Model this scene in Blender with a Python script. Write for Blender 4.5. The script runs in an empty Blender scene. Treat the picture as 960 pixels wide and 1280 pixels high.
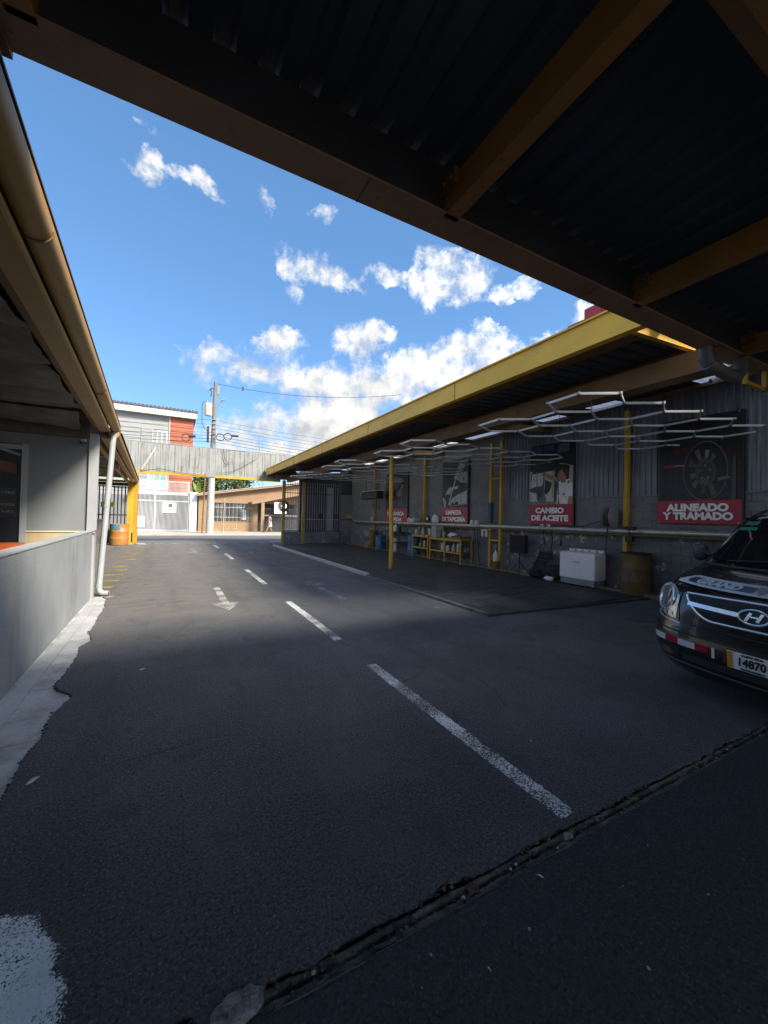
import bpy, bmesh, math, random
from mathutils import Vector, Matrix
R = math.radians
random.seed(11)
SC = bpy.context.scene
COL = SC.collection

# ---------------------------------------------------------------- camera
cam_d = bpy.data.cameras.new("camera")
cam = bpy.data.objects.new("camera", cam_d)
COL.objects.link(cam)
cam_d.sensor_fit = 'HORIZONTAL'
cam_d.sensor_width = 36.0
cam_d.lens = 36.0 * 495.0 / 960.0
cam_d.clip_start = 0.05
cam_d.clip_end = 3000
# right / up / forward axes of the lens, solved from the vanishing points of the yard
_r, _u, _f = Vector((0.881299, -0.471974, 0.02352)), Vector((-0.027632, -0.001781, 0.999617)), Vector((0.471751, 0.881611, 0.014611))
cam.matrix_world = Matrix(((_r.x, _u.x, -_f.x, 0), (_r.y, _u.y, -_f.y, 0), (_r.z, _u.z, -_f.z, 1.65), (0, 0, 0, 1)))
SC.camera = cam

# ---------------------------------------------------------------- sun and sky
SUN_AZ = math.atan2(0.54, -0.84)          # clockwise from +Y
SUN_EL = R(38)
sd = Vector((math.sin(SUN_AZ) * math.cos(SUN_EL), math.cos(SUN_AZ) * math.cos(SUN_EL), math.sin(SUN_EL)))
sl = bpy.data.lights.new("sun", 'SUN')
sl.energy = 2.0
sl.angle = R(15.0)                          # sun veiled by thin cloud: the photograph's shadow edges are soft
sl.color = (1.0, 0.90, 0.76)
sun = bpy.data.objects.new("sun", sl)
COL.objects.link(sun)
sun.rotation_euler = sd.to_track_quat('Z', 'Y').to_euler()

W = bpy.data.worlds.new("World")
SC.world = W
W.use_nodes = True
nt = W.node_tree
N = nt.nodes
L = nt.links
for n in list(N):
    N.remove(n)


def mth(op, a, b=None, c=None, clamp=False, tree=None):
    n = (tree or nt).nodes.new('ShaderNodeMath')
    n.operation = op
    n.use_clamp = clamp
    for i, x in enumerate((a, b, c)):
        if x is None:
            continue
        if isinstance(x, (int, float)):
            n.inputs[i].default_value = x
        else:
            (tree or nt).links.new(x, n.inputs[i])
    return n.outputs[0]


sky = N.new('ShaderNodeTexSky')
sky.sky_type = 'NISHITA'
sky.sun_disc = False
sky.sun_elevation = SUN_EL
sky.sun_rotation = SUN_AZ
sky.altitude = 2500
sky.air_density = 0.7
sky.dust_density = 0.05
sky.ozone_density = 2.6
tc = N.new('ShaderNodeTexCoord')
sep = N.new('ShaderNodeSeparateXYZ')
L.new(tc.outputs['Generated'], sep.inputs[0])
az = mth('ARCTAN2', sep.outputs[0], sep.outputs[1])
el = mth('ARCSINE', sep.outputs[2])
wn = N.new('ShaderNodeTexNoise')            # ragged, wind-drawn outlines
wn.inputs['Scale'].default_value = 11.0
wn.inputs['Detail'].default_value = 6
wn.inputs['Roughness'].default_value = 0.6
L.new(tc.outputs['Generated'], wn.inputs['Vector'])
ws_ = N.new('ShaderNodeSeparateColor')
L.new(wn.outputs['Color'], ws_.inputs[0])
azw = mth('ADD', az, mth('MULTIPLY', mth('SUBTRACT', ws_.outputs[0], 0.5), R(9.0)))
elw = mth('ADD', el, mth('MULTIPLY', mth('SUBTRACT', ws_.outputs[1], 0.5), R(6.0)))
# cloud banks: azimuth, elevation, half width, half height (degrees)
CLOUDS = [(1.39, 36.99, 3.55, 1.0, 0.75),
          (-3.39, 36.75, 2.21, 1.8, 0.7),
          (10.44, 37.68, 1.7, 1.26, 0.6),
          (18.79, 37.11, 2.05, 1.33, 0.6),
          (-5.46, 36.01, 1.79, 0.51, 0.35),
          (11.53, 42.31, 3.23, 0.62, 0.3),
          (17.53, 31.44, 6.52, 2.19, 0.75),
          (25.7, 31.74, 4.88, 1.87, 0.8),
          (36.87, 30.64, 6.25, 3.11, 0.95),
          (15.05, 28.4, 1.77, 1.41, 0.5),
          (47.19, 29.46, 2.71, 1.52, 0.55),
          (29.66, 32.25, 2.33, 0.84, 0.4),
          (8.88, 19.35, 8.25, 3.13, 0.85),
          (13.03, 22.79, 4.77, 1.72, 0.8),
          (24.09, 23.7, 3.93, 2.94, 0.95),
          (23.11, 17.32, 12.49, 4.86, 1.15),
          (40.26, 21.45, 8.84, 4.56, 1.2),
          (48.27, 21.98, 5.13, 2.28, 0.9),
          (11.02, 10.81, 8.95, 3.85, 1.15),
          (20.95, 12.01, 13.47, 5.51, 1.25),
          (55.05, 24.5, 3.34, 2.09, 0.95),
          (8.01, 6.29, 14.12, 3.22, 1.0),
          (4.67, 17.78, 3.91, 1.74, 0.5),
          (33.49, 19.83, 6.89, 4.12, 1.0),
          (-3.95, 39.8, 2.53, 0.47, 0.2),
          (43.38, 28.86, 2.17, 1.22, 0.4),
          (34.28, 32.85, 3.0, 1.16, 0.6)]
acc = None
for a0, e0, wa, we, st in CLOUDS:
    da = mth('MULTIPLY', mth('SUBTRACT', azw, R(a0)), 1 / R(wa * 1.02))
    de = mth('MULTIPLY', mth('SUBTRACT', elw, R(e0)), 1 / R(we * 1.02))
    d2 = mth('ADD', mth('MULTIPLY', da, da), mth('MULTIPLY', de, de))
    k = mth('MULTIPLY', mth('SUBTRACT', 1.0, d2, clamp=True), st)
    acc = k if acc is None else mth('MAXIMUM', acc, k)
# cumulus outside the view, its cover raised to fill the shade; none around the banks
mp = N.new('ShaderNodeVectorMath')
mp.operation = 'DIVIDE'
L.new(tc.outputs['Generated'], mp.inputs[0])
zz = mth('ADD', mth('MAXIMUM', sep.outputs[2], 0.0), 0.12)
cb = N.new('ShaderNodeCombineXYZ')
for i in range(3):
    L.new(zz, cb.inputs[i])
L.new(cb.outputs[0], mp.inputs[1])
gn = N.new('ShaderNodeTexNoise')
gn.inputs['Scale'].default_value = 0.9
gn.inputs['Detail'].default_value = 3
L.new(mp.outputs[0], gn.inputs['Vector'])
away = mth('SUBTRACT', mth('ABSOLUTE', mth('SUBTRACT', az, R(16))), R(52))
away = mth('MULTIPLY', away, 3.0, clamp=True)
gen = mth('MULTIPLY', mth('MULTIPLY', mth('SUBTRACT', gn.outputs['Fac'], 0.36), 5.0, clamp=True), away)
acc = mth('MAXIMUM', acc, gen)
n1 = N.new('ShaderNodeTexNoise')
n1.inputs['Scale'].default_value = 15.0
n1.inputs['Detail'].default_value = 12
n1.inputs['Roughness'].default_value = 0.66
n1.inputs['Distortion'].default_value = 0.15
L.new(tc.outputs['Generated'], n1.inputs['Vector'])
den = mth('ADD', mth('MULTIPLY', acc, 0.88), mth('MULTIPLY', mth('SUBTRACT', n1.outputs['Fac'], 0.5), 3.4))
den = mth('MULTIPLY', den, mth('GREATER_THAN', acc, 0.001))
fac = N.new('ShaderNodeMapRange')
fac.interpolation_type = 'SMOOTHSTEP'
fac.inputs['From Min'].default_value = 0.06
fac.inputs['From Max'].default_value = 1.05
L.new(den, fac.inputs['Value'])
# shaded bases and bright tops from a second, slightly shifted sample
sh = N.new('ShaderNodeVectorMath')
sh.operation = 'ADD'
sh.inputs[1].default_value = (0.02, -0.02, 0.045)
L.new(tc.outputs['Generated'], sh.inputs[0])
n2 = N.new('ShaderNodeTexNoise')
n2.inputs['Scale'].default_value = 15.0
n2.inputs['Detail'].default_value = 5
n2.inputs['Distortion'].default_value = 0.15
L.new(sh.outputs[0], n2.inputs['Vector'])
rel = mth('SUBTRACT', n1.outputs['Fac'], n2.outputs['Fac'])
lit = mth('ADD', 0.58, mth('MULTIPLY', rel, 3.4), clamp=True)
cm = N.new('ShaderNodeMix')
cm.data_type = 'RGBA'
cm.inputs[6].default_value = (1.20, 1.27, 1.38, 1)
cm.inputs[7].default_value = (2.15, 2.08, 1.92, 1)
L.new(lit, cm.inputs[0])
# air: the sky's own colour, a touch more saturated as a phone records it
hs = N.new('ShaderNodeHueSaturation')
hs.inputs['Saturation'].default_value = 1.42
hs.inputs['Value'].default_value = 1.12
gam = N.new('ShaderNodeGamma')             # the phone's flattened sky gradient
gam.inputs['Gamma'].default_value = 0.6
L.new(sky.outputs[0], gam.inputs['Color'])
L.new(gam.outputs[0], hs.inputs['Color'])
mx = N.new('ShaderNodeMix')
mx.data_type = 'RGBA'
L.new(fac.outputs[0], mx.inputs[0])
L.new(hs.outputs[0], mx.inputs[6])
# clouds brighten towards the sun by forward scatter, added to lift the shade
dt = N.new('ShaderNodeVectorMath')
dt.operation = 'DOT_PRODUCT'
dt.inputs[1].default_value = tuple(sd)
L.new(tc.outputs['Generated'], dt.inputs[0])
hf_ = mth('MULTIPLY', mth('ADD', dt.outputs['Value'], 1.0), 0.5)
fwd = mth('ADD', 0.92, mth('MULTIPLY', mth('MULTIPLY', hf_, hf_), 1.7))
cs = N.new('ShaderNodeVectorMath')
cs.operation = 'SCALE'
L.new(cm.outputs[2], cs.inputs[0])
L.new(fwd, cs.inputs['Scale'])
L.new(cs.outputs[0], mx.inputs[7])
bg = N.new('ShaderNodeBackground')
bg.inputs['Strength'].default_value = 0.10
L.new(mx.outputs[2], bg.inputs['Color'])
wo = N.new('ShaderNodeOutputWorld')
L.new(bg.outputs[0], wo.inputs[0])

SC.view_settings.view_transform = 'Standard'
SC.view_settings.look = 'None'
SC.view_settings.gamma = 1.0
SC.view_settings.exposure = 2.25
SC.cycles.max_bounces = 6
SC.cycles.diffuse_bounces = 4


# ---------------------------------------------------------------- materials
_mc = {}


def M(name, col, rough=0.7, var=0.12, vscale=2.5, grain=0.0, gscale=120.0, bdist=0.012, pits=0, bump=0.0, bscale=60.0,
      metal=0.0, coat=0.0, stain=None, sstr=0.5, sscale=3.0, slo=0.55, shi=0.7, stretch=(1, 1, 1), spec=0.5):
    """painted / mineral surface: base colour varied by position, speckle, stains with their own shape, fine relief"""
    if name in _mc:
        return _mc[name]
    m = bpy.data.materials.new(name)
    m.use_nodes = True
    t = m.node_tree
    b = t.nodes['Principled BSDF']
    b.inputs['Roughness'].default_value = rough
    b.inputs['Metallic'].default_value = metal
    b.inputs['Coat Weight'].default_value = coat
    b.inputs['Coat Roughness'].default_value = 0.06
    b.inputs['Specular IOR Level'].default_value = spec
    g = t.nodes.new('ShaderNodeNewGeometry')
    pos = g.outputs['Position']
    if stretch != (1, 1, 1):
        vm = t.nodes.new('ShaderNodeVectorMath')
        vm.operation = 'MULTIPLY'
        vm.inputs[1].default_value = stretch
        t.links.new(pos, vm.inputs[0])
        spos = vm.outputs[0]
    else:
        spos = pos

    def noise(scale, detail=4, rg=0.55, vec=None):
        n = t.nodes.new('ShaderNodeTexNoise')
        n.inputs['Scale'].default_value = scale
        n.inputs['Detail'].default_value = detail
        n.inputs['Roughness'].default_value = rg
        t.links.new(vec or pos, n.inputs['Vector'])
        return n.outputs['Fac']

    def mix(f, a, c):
        n = t.nodes.new('ShaderNodeMix')
        n.data_type = 'RGBA'
        t.links.new(f, n.inputs[0])
        for i, x in ((6, a), (7, c)):
            if isinstance(x, tuple):
                n.inputs[i].default_value = (*x, 1)
            else:
                t.links.new(x, n.inputs[i])
        return n.outputs[2]
    lo = tuple(max(0, c * (1 - var)) for c in col)
    hi = tuple(min(1, c * (1 + var)) for c in col)
    f = mth('MULTIPLY', mth('SUBTRACT', noise(vscale, 5), 0.3, tree=t), 2.5, clamp=True, tree=t)
    out = mix(f, lo, hi)
    if grain:
        v = t.nodes.new('ShaderNodeTexVoronoi')
        v.inputs['Scale'].default_value = gscale
        t.links.new(pos, v.inputs['Vector'])
        sp = t.nodes.new('ShaderNodeSeparateColor')
        t.links.new(v.outputs['Color'], sp.inputs[0])
        gf = mth('MULTIPLY', mth('POWER', sp.outputs[0], 3.0, tree=t), grain, tree=t)
        out = mix(gf, out, tuple(min(1, c * 2.6 + 0.02) for c in col))
    if pits:
        pn = noise(pits, 3, 0.6)
        dk = mth('MULTIPLY', mth('SUBTRACT', 0.50, pn, tree=t), 9.0, clamp=True, tree=t)
        out = mix(mth('MULTIPLY', dk, 0.8, tree=t), out, tuple(c * 0.25 for c in col))
        bp = noise(pits * 1.35, 2, 0.5)
        br = mth('MULTIPLY', mth('SUBTRACT', bp, 0.585, tree=t), 12.0, clamp=True, tree=t)
        out = mix(mth('MULTIPLY', br, 0.75, tree=t), out, tuple(c * 2.6 for c in col))
    if stain:
        s = t.nodes.new('ShaderNodeMapRange')
        s.inputs['From Min'].default_value = slo
        s.inputs['From Max'].default_value = shi
        s.inputs['To Max'].default_value = sstr
        t.links.new(noise(sscale, 8, 0.65, spos), s.inputs['Value'])
        out = mix(s.outputs[0], out, stain)
    t.links.new(out, b.inputs['Base Color'])
    if bump:
        bn = t.nodes.new('ShaderNodeBump')
        bn.inputs['Strength'].default_value = min(1.0, bump)
        bn.inputs['Distance'].default_value = bdist
        t.links.new(noise(bscale, 6, 0.7), bn.inputs['Height'])
        t.links.new(bn.outputs[0], b.inputs['Normal'])
    _mc[name] = m
    return m


def worn_paint(name, col, scale, cover, attr=None):
    """road paint worn off the high stones: where it is gone the asphalt below shows"""
    if name in _mc:
        return _mc[name]
    m = M(name, col, 0.85, 0.15, 7, bump=0.8, bscale=60)
    t = m.node_tree
    b = t.nodes['Principled BSDF']
    o = t.nodes['Material Output']
    g = t.nodes.new('ShaderNodeNewGeometry')
    n = t.nodes.new('ShaderNodeTexNoise')
    n.inputs['Scale'].default_value = scale
    n.inputs['Detail'].default_value = 4
    n.inputs['Roughness'].default_value = 0.7
    t.links.new(g.outputs['Position'], n.inputs['Vector'])
    big = t.nodes.new('ShaderNodeTexNoise')
    big.inputs['Scale'].default_value = 2.2
    big.inputs['Detail'].default_value = 4
    t.links.new(g.outputs['Position'], big.inputs['Vector'])
    f = mth('ADD', mth('MULTIPLY', mth('SUBTRACT', n.outputs['Fac'], 0.5, tree=t), 2.2, tree=t), mth('MULTIPLY', mth('SUBTRACT', big.outputs['Fac'], 0.5, tree=t), 1.2, tree=t), tree=t)
    f = mth('ADD', f, cover, tree=t)
    if attr:
        a = t.nodes.new('ShaderNodeAttribute')
        a.attribute_name = attr
        f = mth('ADD', f, a.outputs['Fac'], tree=t)
    f = mth('MULTIPLY', f, 6.0, clamp=True, tree=t)
    tr = t.nodes.new('ShaderNodeBsdfTransparent')
    x = t.nodes.new('ShaderNodeMixShader')
    t.links.new(f, x.inputs[0])
    t.links.new(tr.outputs[0], x.inputs[1])
    t.links.new(b.outputs[0], x.inputs[2])
    t.links.new(x.outputs[0], o.inputs[0])
    return m


def translucent(name, col):
    m = bpy.data.materials.new(name)
    m.use_nodes = True
    t = m.node_tree
    t.nodes.clear()
    o = t.nodes.new('ShaderNodeOutputMaterial')
    a = t.nodes.new('ShaderNodeBsdfTranslucent')
    a.inputs[0].default_value = (*col, 1)
    d = t.nodes.new('ShaderNodeBsdfDiffuse')
    d.inputs[0].default_value = (*col, 1)
    x = t.nodes.new('ShaderNodeMixShader')
    x.inputs[0].default_value = 0.3
    t.links.new(a.outputs[0], x.inputs[1])
    t.links.new(d.outputs[0], x.inputs[2])
    t.links.new(x.outputs[0], o.inputs[0])
    return m


def glass(name, tint=(0.02, 0.025, 0.03)):
    if name in _mc:
        return _mc[name]
    m = bpy.data.materials.new(name)
    m.use_nodes = True
    b = m.node_tree.nodes['Principled BSDF']
    b.inputs['Base Color'].default_value = (*tint, 1)
    b.inputs['Roughness'].default_value = 0.04
    b.inputs['Specular IOR Level'].default_value = 0.6
    _mc[name] = m
    return m


# ---------------------------------------------------------------- mesh helpers
class MB:
    def __init__(s):
        s.v, s.f, s.m = [], [], []

    def add(s, vs, fs, mi=0):
        k = len(s.v)
        s.v += [tuple(v) for v in vs]
        s.f += [tuple(i + k for i in f) for f in fs]
        s.m += [mi] * len(fs)
        return s

    def box(s, a, b, mi=0):
        x0, y0, z0 = (min(p, q) for p, q in zip(a, b))
        x1, y1, z1 = (max(p, q) for p, q in zip(a, b))
        return s.add([(x0, y0, z0), (x1, y0, z0), (x1, y1, z0), (x0, y1, z0), (x0, y0, z1), (x1, y0, z1), (x1, y1, z1), (x0, y1, z1)],
                     [(3, 2, 1, 0), (4, 5, 6, 7), (0, 1, 5, 4), (1, 2, 6, 5), (2, 3, 7, 6), (3, 0, 4, 7)], mi)

    def bar(s, p, q, w, h, up=(0, 0, 1), mi=0):
        """square bar from p to q, w across, h along 'up'"""
        p, q, up = Vector(p), Vector(q), Vector(up)
        d = (q - p).normalized()
        r = d.cross(up)
        if r.length < 1e-5:
            r = d.cross(Vector((1, 0, 0)))
        r.normalize()
        u = r.cross(d)
        c = [(-w / 2, -h / 2), (w / 2, -h / 2), (w / 2, h / 2), (-w / 2, h / 2)]
        vs = [p + r * a + u * b for a, b in c] + [q + r * a + u * b for a, b in c]
        return s.add(vs, [(3, 2, 1, 0), (4, 5, 6, 7), (0, 1, 5, 4), (1, 2, 6, 5), (2, 3, 7, 6), (3, 0, 4, 7)], mi)

    def cyl(s, p, q, r, r2=None, n=12, mi=0):
        return s.tube([p, q], [r, r if r2 is None else r2], n, mi=mi)

    def tube(s, pts, r, n=8, closed=False, mi=0, caps=True):
        pts = [Vector(p) for p in pts]
        m = len(pts)
        rr = r if isinstance(r, (list, tuple)) else [r] * m
        k = len(s.v)
        prev = None
        for i, p in enumerate(pts):
            if closed:
                d = pts[(i + 1) % m] - pts[i - 1]
            else:
                d = pts[min(i + 1, m - 1)] - pts[max(i - 1, 0)]
            d.normalize()
            if prev is None:
                a = d.cross(Vector((0, 0, 1)))
                if a.length < 1e-3:
                    a = d.cross(Vector((1, 0, 0)))
            else:
                a = prev - d * prev.dot(d)
            a.normalize()
            prev = a
            b = d.cross(a)
            for j in range(n):
                t = 2 * math.pi * j / n
                s.v.append(tuple(p + (a * math.cos(t) + b * math.sin(t)) * rr[i]))
        for i in range(m if closed else m - 1):
            for j in range(n):
                a0 = k + i * n + j
                a1 = k + i * n + (j + 1) % n
                b0 = k + ((i + 1) % m) * n + j
                b1 = k + ((i + 1) % m) * n + (j + 1) % n
                s.f.append((a0, a1, b1, b0))
                s.m.append(mi)
        if not closed and caps:
            s.f.append(tuple(k + j for j in range(n))[::-1])
            s.f.append(tuple(k + (m - 1) * n + j for j in range(n)))
            s.m += [mi, mi]
        return s

    def lathe(s, prof, c=(0, 0, 0), n=20, mi=0, axis='z'):
        k = len(s.v)
        for r, z in prof:
            for j in range(n):
                t = 2 * math.pi * j / n
                a, b = r * math.cos(t), r * math.sin(t)
                p = {'z': (a, b, z), 'x': (z, a, b), 'y': (a, z, b)}[axis]
                s.v.append((c[0] + p[0], c[1] + p[1], c[2] + p[2]))
        for i in range(len(prof) - 1):
            for j in range(n):
                s.f.append((k + i * n + j, k + i * n + (j + 1) % n, k + (i + 1) * n + (j + 1) % n, k + (i + 1) * n + j))
                s.m.append(mi)
        s.f.append(tuple(k + j for j in range(n))[::-1])
        s.f.append(tuple(k + (len(prof) - 1) * n + j for j in range(n)))
        s.m += [mi, mi]
        return s

    def prism(s, poly, ax, lo, hi, mi=0):
        """polygon in the plane across axis ax, extruded lo..hi; poly gives the two other coordinates in xyz order"""
        def pt(p, h):
            q = list(p)
            q.insert(ax, h)
            return tuple(q)
        n = len(poly)
        vs = [pt(p, lo) for p in poly] + [pt(p, hi) for p in poly]
        return s.add(vs, [tuple(range(n))[::-1], tuple(range(n, 2 * n))] + [(i, (i + 1) % n, n + (i + 1) % n, n + i) for i in range(n)], mi)

    def grid(s, fn, nu, nv, mi=0):
        vs = [fn(i / nu, j / nv) for j in range(nv + 1) for i in range(nu + 1)]
        w = nu + 1
        return s.add(vs, [(j * w + i, j * w + i + 1, (j + 1) * w + i + 1, (j + 1) * w + i) for j in range(nv) for i in range(nu)], mi)

    def slab(s, fn, nu, nv, th, mi=0):
        """grid with thickness: fn(u,v) -> top point, th a vector to the lower face"""
        k = len(s.v)
        s.grid(fn, nu, nv, mi)
        top = s.v[k:]
        th = Vector(th)
        k2 = len(s.v)
        s.v += [tuple(Vector(p) + th) for p in top]
        w = nu + 1
        for j in range(nv):
            for i in range(nu):
                s.f.append((k2 + j * w + i, k2 + (j + 1) * w + i, k2 + (j + 1) * w + i + 1, k2 + j * w + i + 1))
                s.m.append(mi)
        ring = [i for i in range(w)] + [j * w + nu for j in range(1, nv + 1)] + [nv * w + i for i in range(nu - 1, -1, -1)] + [j * w for j in range(nv - 1, 0, -1)]
        for a, b in zip(ring, ring[1:] + ring[:1]):
            s.f.append((k + b, k + a, k2 + a, k2 + b))
            s.m.append(mi)
        return s

    def build(s, name, mats, parent=None, smooth=False, angle=40, bevel=0, seg=2):
        me = bpy.data.meshes.new(name)
        me.from_pydata(s.v, [], s.f)
        if not isinstance(mats, (list, tuple)):
            mats = [mats]
        for m in mats:
            me.materials.append(m)
        if len(mats) > 1:
            me.polygons.foreach_set('material_index', s.m)
        bm = bmesh.new()
        bm.from_mesh(me)
        bmesh.ops.recalc_face_normals(bm, faces=bm.faces)
        bm.to_mesh(me)
        bm.free()
        if smooth:
            me.shade_smooth()
            me.set_sharp_from_angle(angle=R(angle))
        o = bpy.data.objects.new(name, me)
        COL.objects.link(o)
        if bevel:
            md = o.modifiers.new('bevel', 'BEVEL')
            md.width = bevel
            md.segments = seg
            md.limit_method = 'ANGLE'
            md.harden_normals = False
        if parent:
            attach(o, parent)
        return o


def attach(o, p):
    o.parent = p
    if p.type == 'EMPTY':
        o.matrix_parent_inverse = Matrix.Translation(-Vector(p.location))


def tag(o, label=None, cat=None, group=None, kind=None):
    for k, v in (('label', label), ('category', cat), ('group', group), ('kind', kind)):
        if v:
            o[k] = v
    return o


def thing(name, loc, label, cat, group=None):
    o = bpy.data.objects.new(name, None)
    o.location = loc
    o.empty_display_size = 0.2
    COL.objects.link(o)
    return tag(o, label, cat, group)


def copy_tree(o, parent=None):
    c = o.copy()
    COL.objects.link(c)
    if parent:
        c.parent = parent
    for ch in list(o.children):
        copy_tree(ch, c)
    return c


def inst(o, name, parent, loc, rotz=0.0):
    """another object on the same mesh, placed in its parent's frame"""
    c = bpy.data.objects.new(name, o.data)
    COL.objects.link(c)
    c.parent = parent
    c.location = loc
    c.rotation_euler = (0, 0, rotz)
    return c


def letters(body, height, width=None, bold=0.0, shear=0.0, line=1.15):
    """outline text turned into plain faces, centred; returns (verts2d, faces)"""
    cu = bpy.data.curves.new('lettering', 'FONT')
    cu.body = body
    cu.align_x = 'CENTER'
    cu.align_y = 'CENTER'
    cu.size = height / 0.72
    cu.offset = bold
    cu.shear = shear
    cu.space_line = line
    cu.resolution_u = 3
    o = bpy.data.objects.new('lettering', cu)
    COL.objects.link(o)
    dg = bpy.context.evaluated_depsgraph_get()
    dg.update()
    me = bpy.data.meshes.new_from_object(o.evaluated_get(dg))
    vs = [tuple(v.co[:2]) for v in me.vertices]
    fs = [tuple(p.vertices) for p in me.polygons]
    bpy.data.objects.remove(o)
    bpy.data.meshes.remove(me)
    xs = [v[0] for v in vs]
    ys = [v[1] for v in vs]
    cx, cy = (min(xs) + max(xs)) / 2, (min(ys) + max(ys)) / 2
    k = 1.0
    if width:
        k = width / (max(xs) - min(xs))
    return [((x - cx) * k, y - cy) for x, y in vs], fs


def write(name, body, o, right, up, height, mat, parent, width=None, bold=0.0, off=0.004, **kw):
    vs, fs = letters(body, height, width, bold, **kw)
    o, right, up = Vector(o), Vector(right), Vector(up)
    nrm = right.cross(up)
    mb = MB()
    mb.add([o + right * x + up * y + nrm * off for x, y in vs], fs)
    return mb.build(name, mat, parent)


def nz(x, y=0.0, z=0.0):
    from mathutils import noise
    return noise.noise(Vector((x, y, z)))


# palette -------------------------------------------------------
YEL = M('yellow_paint', (0.52, 0.30, 0.028), 0.5, 0.16, 3, bump=0.12, bscale=30, stain=(0.10, 0.065, 0.03), sstr=0.5, sscale=5, slo=0.56, shi=0.78)
OCH = M('ochre_gutter_paint', (0.37, 0.21, 0.045), 0.55, 0.12, 2, bump=0.08, bscale=14, stain=(0.16, 0.11, 0.06), sstr=0.5, sscale=4, slo=0.55, shi=0.8)
BRN = M('brown_beam_paint', (0.15, 0.078, 0.027), 0.6, 0.2, 3, bump=0.15, bscale=40, stain=(0.08, 0.05, 0.03), sstr=0.6, sscale=6)
DRK = M('dark_roof_metal', (0.038, 0.043, 0.062), 0.6, 0.25, 1.5, bump=0.1, bscale=25)
GRY = M('dark_grey_wall_paint', (0.185, 0.188, 0.197), 0.75, 0.2, 1.6, bump=0.35, bscale=35, stain=(0.05, 0.05, 0.055), sstr=0.55, sscale=1.7)
PEEL = M('peeling_wall_paint', (0.15, 0.155, 0.17), 0.8, 0.2, 1.6, bump=0.5, bscale=30, stain=(0.52, 0.52, 0.5), sstr=0.9, sscale=4.2, slo=0.60, shi=0.62)
BLK = M('grey_block_paint', (0.20, 0.202, 0.21), 0.85, 0.16, 1.2, grain=0.15, gscale=60, bump=0.8, bscale=40, stain=(0.07, 0.07, 0.075), sstr=0.6, sscale=2.4)
COR = M('blue_grey_sheet', (0.19, 0.205, 0.235), 0.42, 0.2, 1.2, bump=0.06, bscale=20, metal=0.25, stain=(0.05, 0.05, 0.055), sstr=0.6, sscale=3, stretch=(1, 1, 0.2))
LGR = M('light_grey_wall_paint', (0.27, 0.29, 0.305), 0.75, 0.12, 1.4, bump=0.45, bscale=34, stain=(0.16, 0.165, 0.165), sstr=0.8, sscale=2.6, slo=0.5, shi=0.75, stretch=(1, 1, 0.22))
LGC = M('light_grey_column_paint', (0.30, 0.32, 0.34), 0.6, 0.05, 2, bump=0.05, stain=(0.3, 0.3, 0.29), sstr=0.4, sscale=3)
CRM = M('cream_wall_paint', (0.42, 0.33, 0.19), 0.75, 0.1, 3, bump=0.2, bscale=40)
WHT = M('white_enamel', (0.84, 0.85, 0.85), 0.4, 0.04, 3, stain=(0.5, 0.47, 0.42), sstr=0.3, sscale=6, slo=0.55, shi=0.8)
WPL = M('white_plastic', (0.66, 0.67, 0.67), 0.5, 0.08, 6)
GPL = M('grey_plastic', (0.23, 0.24, 0.25), 0.5, 0.1, 6)
BPL = M('black_plastic', (0.018, 0.018, 0.02), 0.5, 0.2, 6, bump=0.1)
BFB = M('black_fabric', (0.02, 0.02, 0.022), 0.9, 0.3, 9, bump=0.4, bscale=90)
STL = M('galvanised_pipe', (0.50, 0.50, 0.49), 0.38, 0.15, 3, metal=0.55, stain=(0.25, 0.22, 0.17), sstr=0.6, sscale=5)
RUS = M('rusty_steel', (0.17, 0.085, 0.045), 0.8, 0.3, 8, bump=0.3, bscale=60)
BST = M('black_steel_bar', (0.03, 0.032, 0.036), 0.5, 0.2, 4)
BLU = M('blue_plastic', (0.045, 0.16, 0.33), 0.45, 0.12, 4, stain=(0.02, 0.05, 0.1), sstr=0.5, sscale=6)
RED = M('red_print', (0.38, 0.018, 0.038), 0.42, 0.06, 2)
PWH = M('white_print', (0.88, 0.88, 0.87), 0.5, 0.03, 5)
CON = M('pale_concrete', (0.39, 0.40, 0.41), 0.85, 0.2, 3, grain=0.2, gscale=160, bump=0.7, bscale=50, bdist=0.02, stain=(0.22, 0.215, 0.205), sstr=0.75, sscale=3.6, slo=0.47, shi=0.68)
CNB = M('brown_grey_concrete', (0.15, 0.13, 0.10), 0.9, 0.35, 7, grain=0.4, gscale=120, bump=1.0, bscale=55, stain=(0.04, 0.036, 0.03), sstr=0.8, sscale=9, slo=0.45, shi=0.62)
GLS = glass('dark_glass')

# ================================================================ GROUND
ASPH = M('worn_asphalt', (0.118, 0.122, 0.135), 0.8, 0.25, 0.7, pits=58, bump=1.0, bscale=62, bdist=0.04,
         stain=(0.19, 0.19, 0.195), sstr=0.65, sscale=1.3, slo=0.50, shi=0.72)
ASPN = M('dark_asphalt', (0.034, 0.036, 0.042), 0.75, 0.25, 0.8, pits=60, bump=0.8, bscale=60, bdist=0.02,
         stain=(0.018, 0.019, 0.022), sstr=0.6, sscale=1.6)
ROADM = M('street_asphalt', (0.105, 0.105, 0.11), 0.85, 0.12, 0.5, grain=0.3, gscale=60, bump=0.4, bscale=50)
EARTH = M('ground_earth', (0.10, 0.095, 0.08), 0.9, 0.3, 0.3)
PAVE = M('pavement_concrete', (0.36, 0.35, 0.32), 0.85, 0.12, 0.8, bump=0.2)
BAYM = M('oily_bay_concrete', (0.048, 0.050, 0.057), 0.62, 0.3, 1.2, bump=0.3, bscale=30,
         stain=(0.014, 0.015, 0.018), sstr=0.85, sscale=1.1, slo=0.5, shi=0.62, stretch=(1.6, 0.6, 1))
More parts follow.
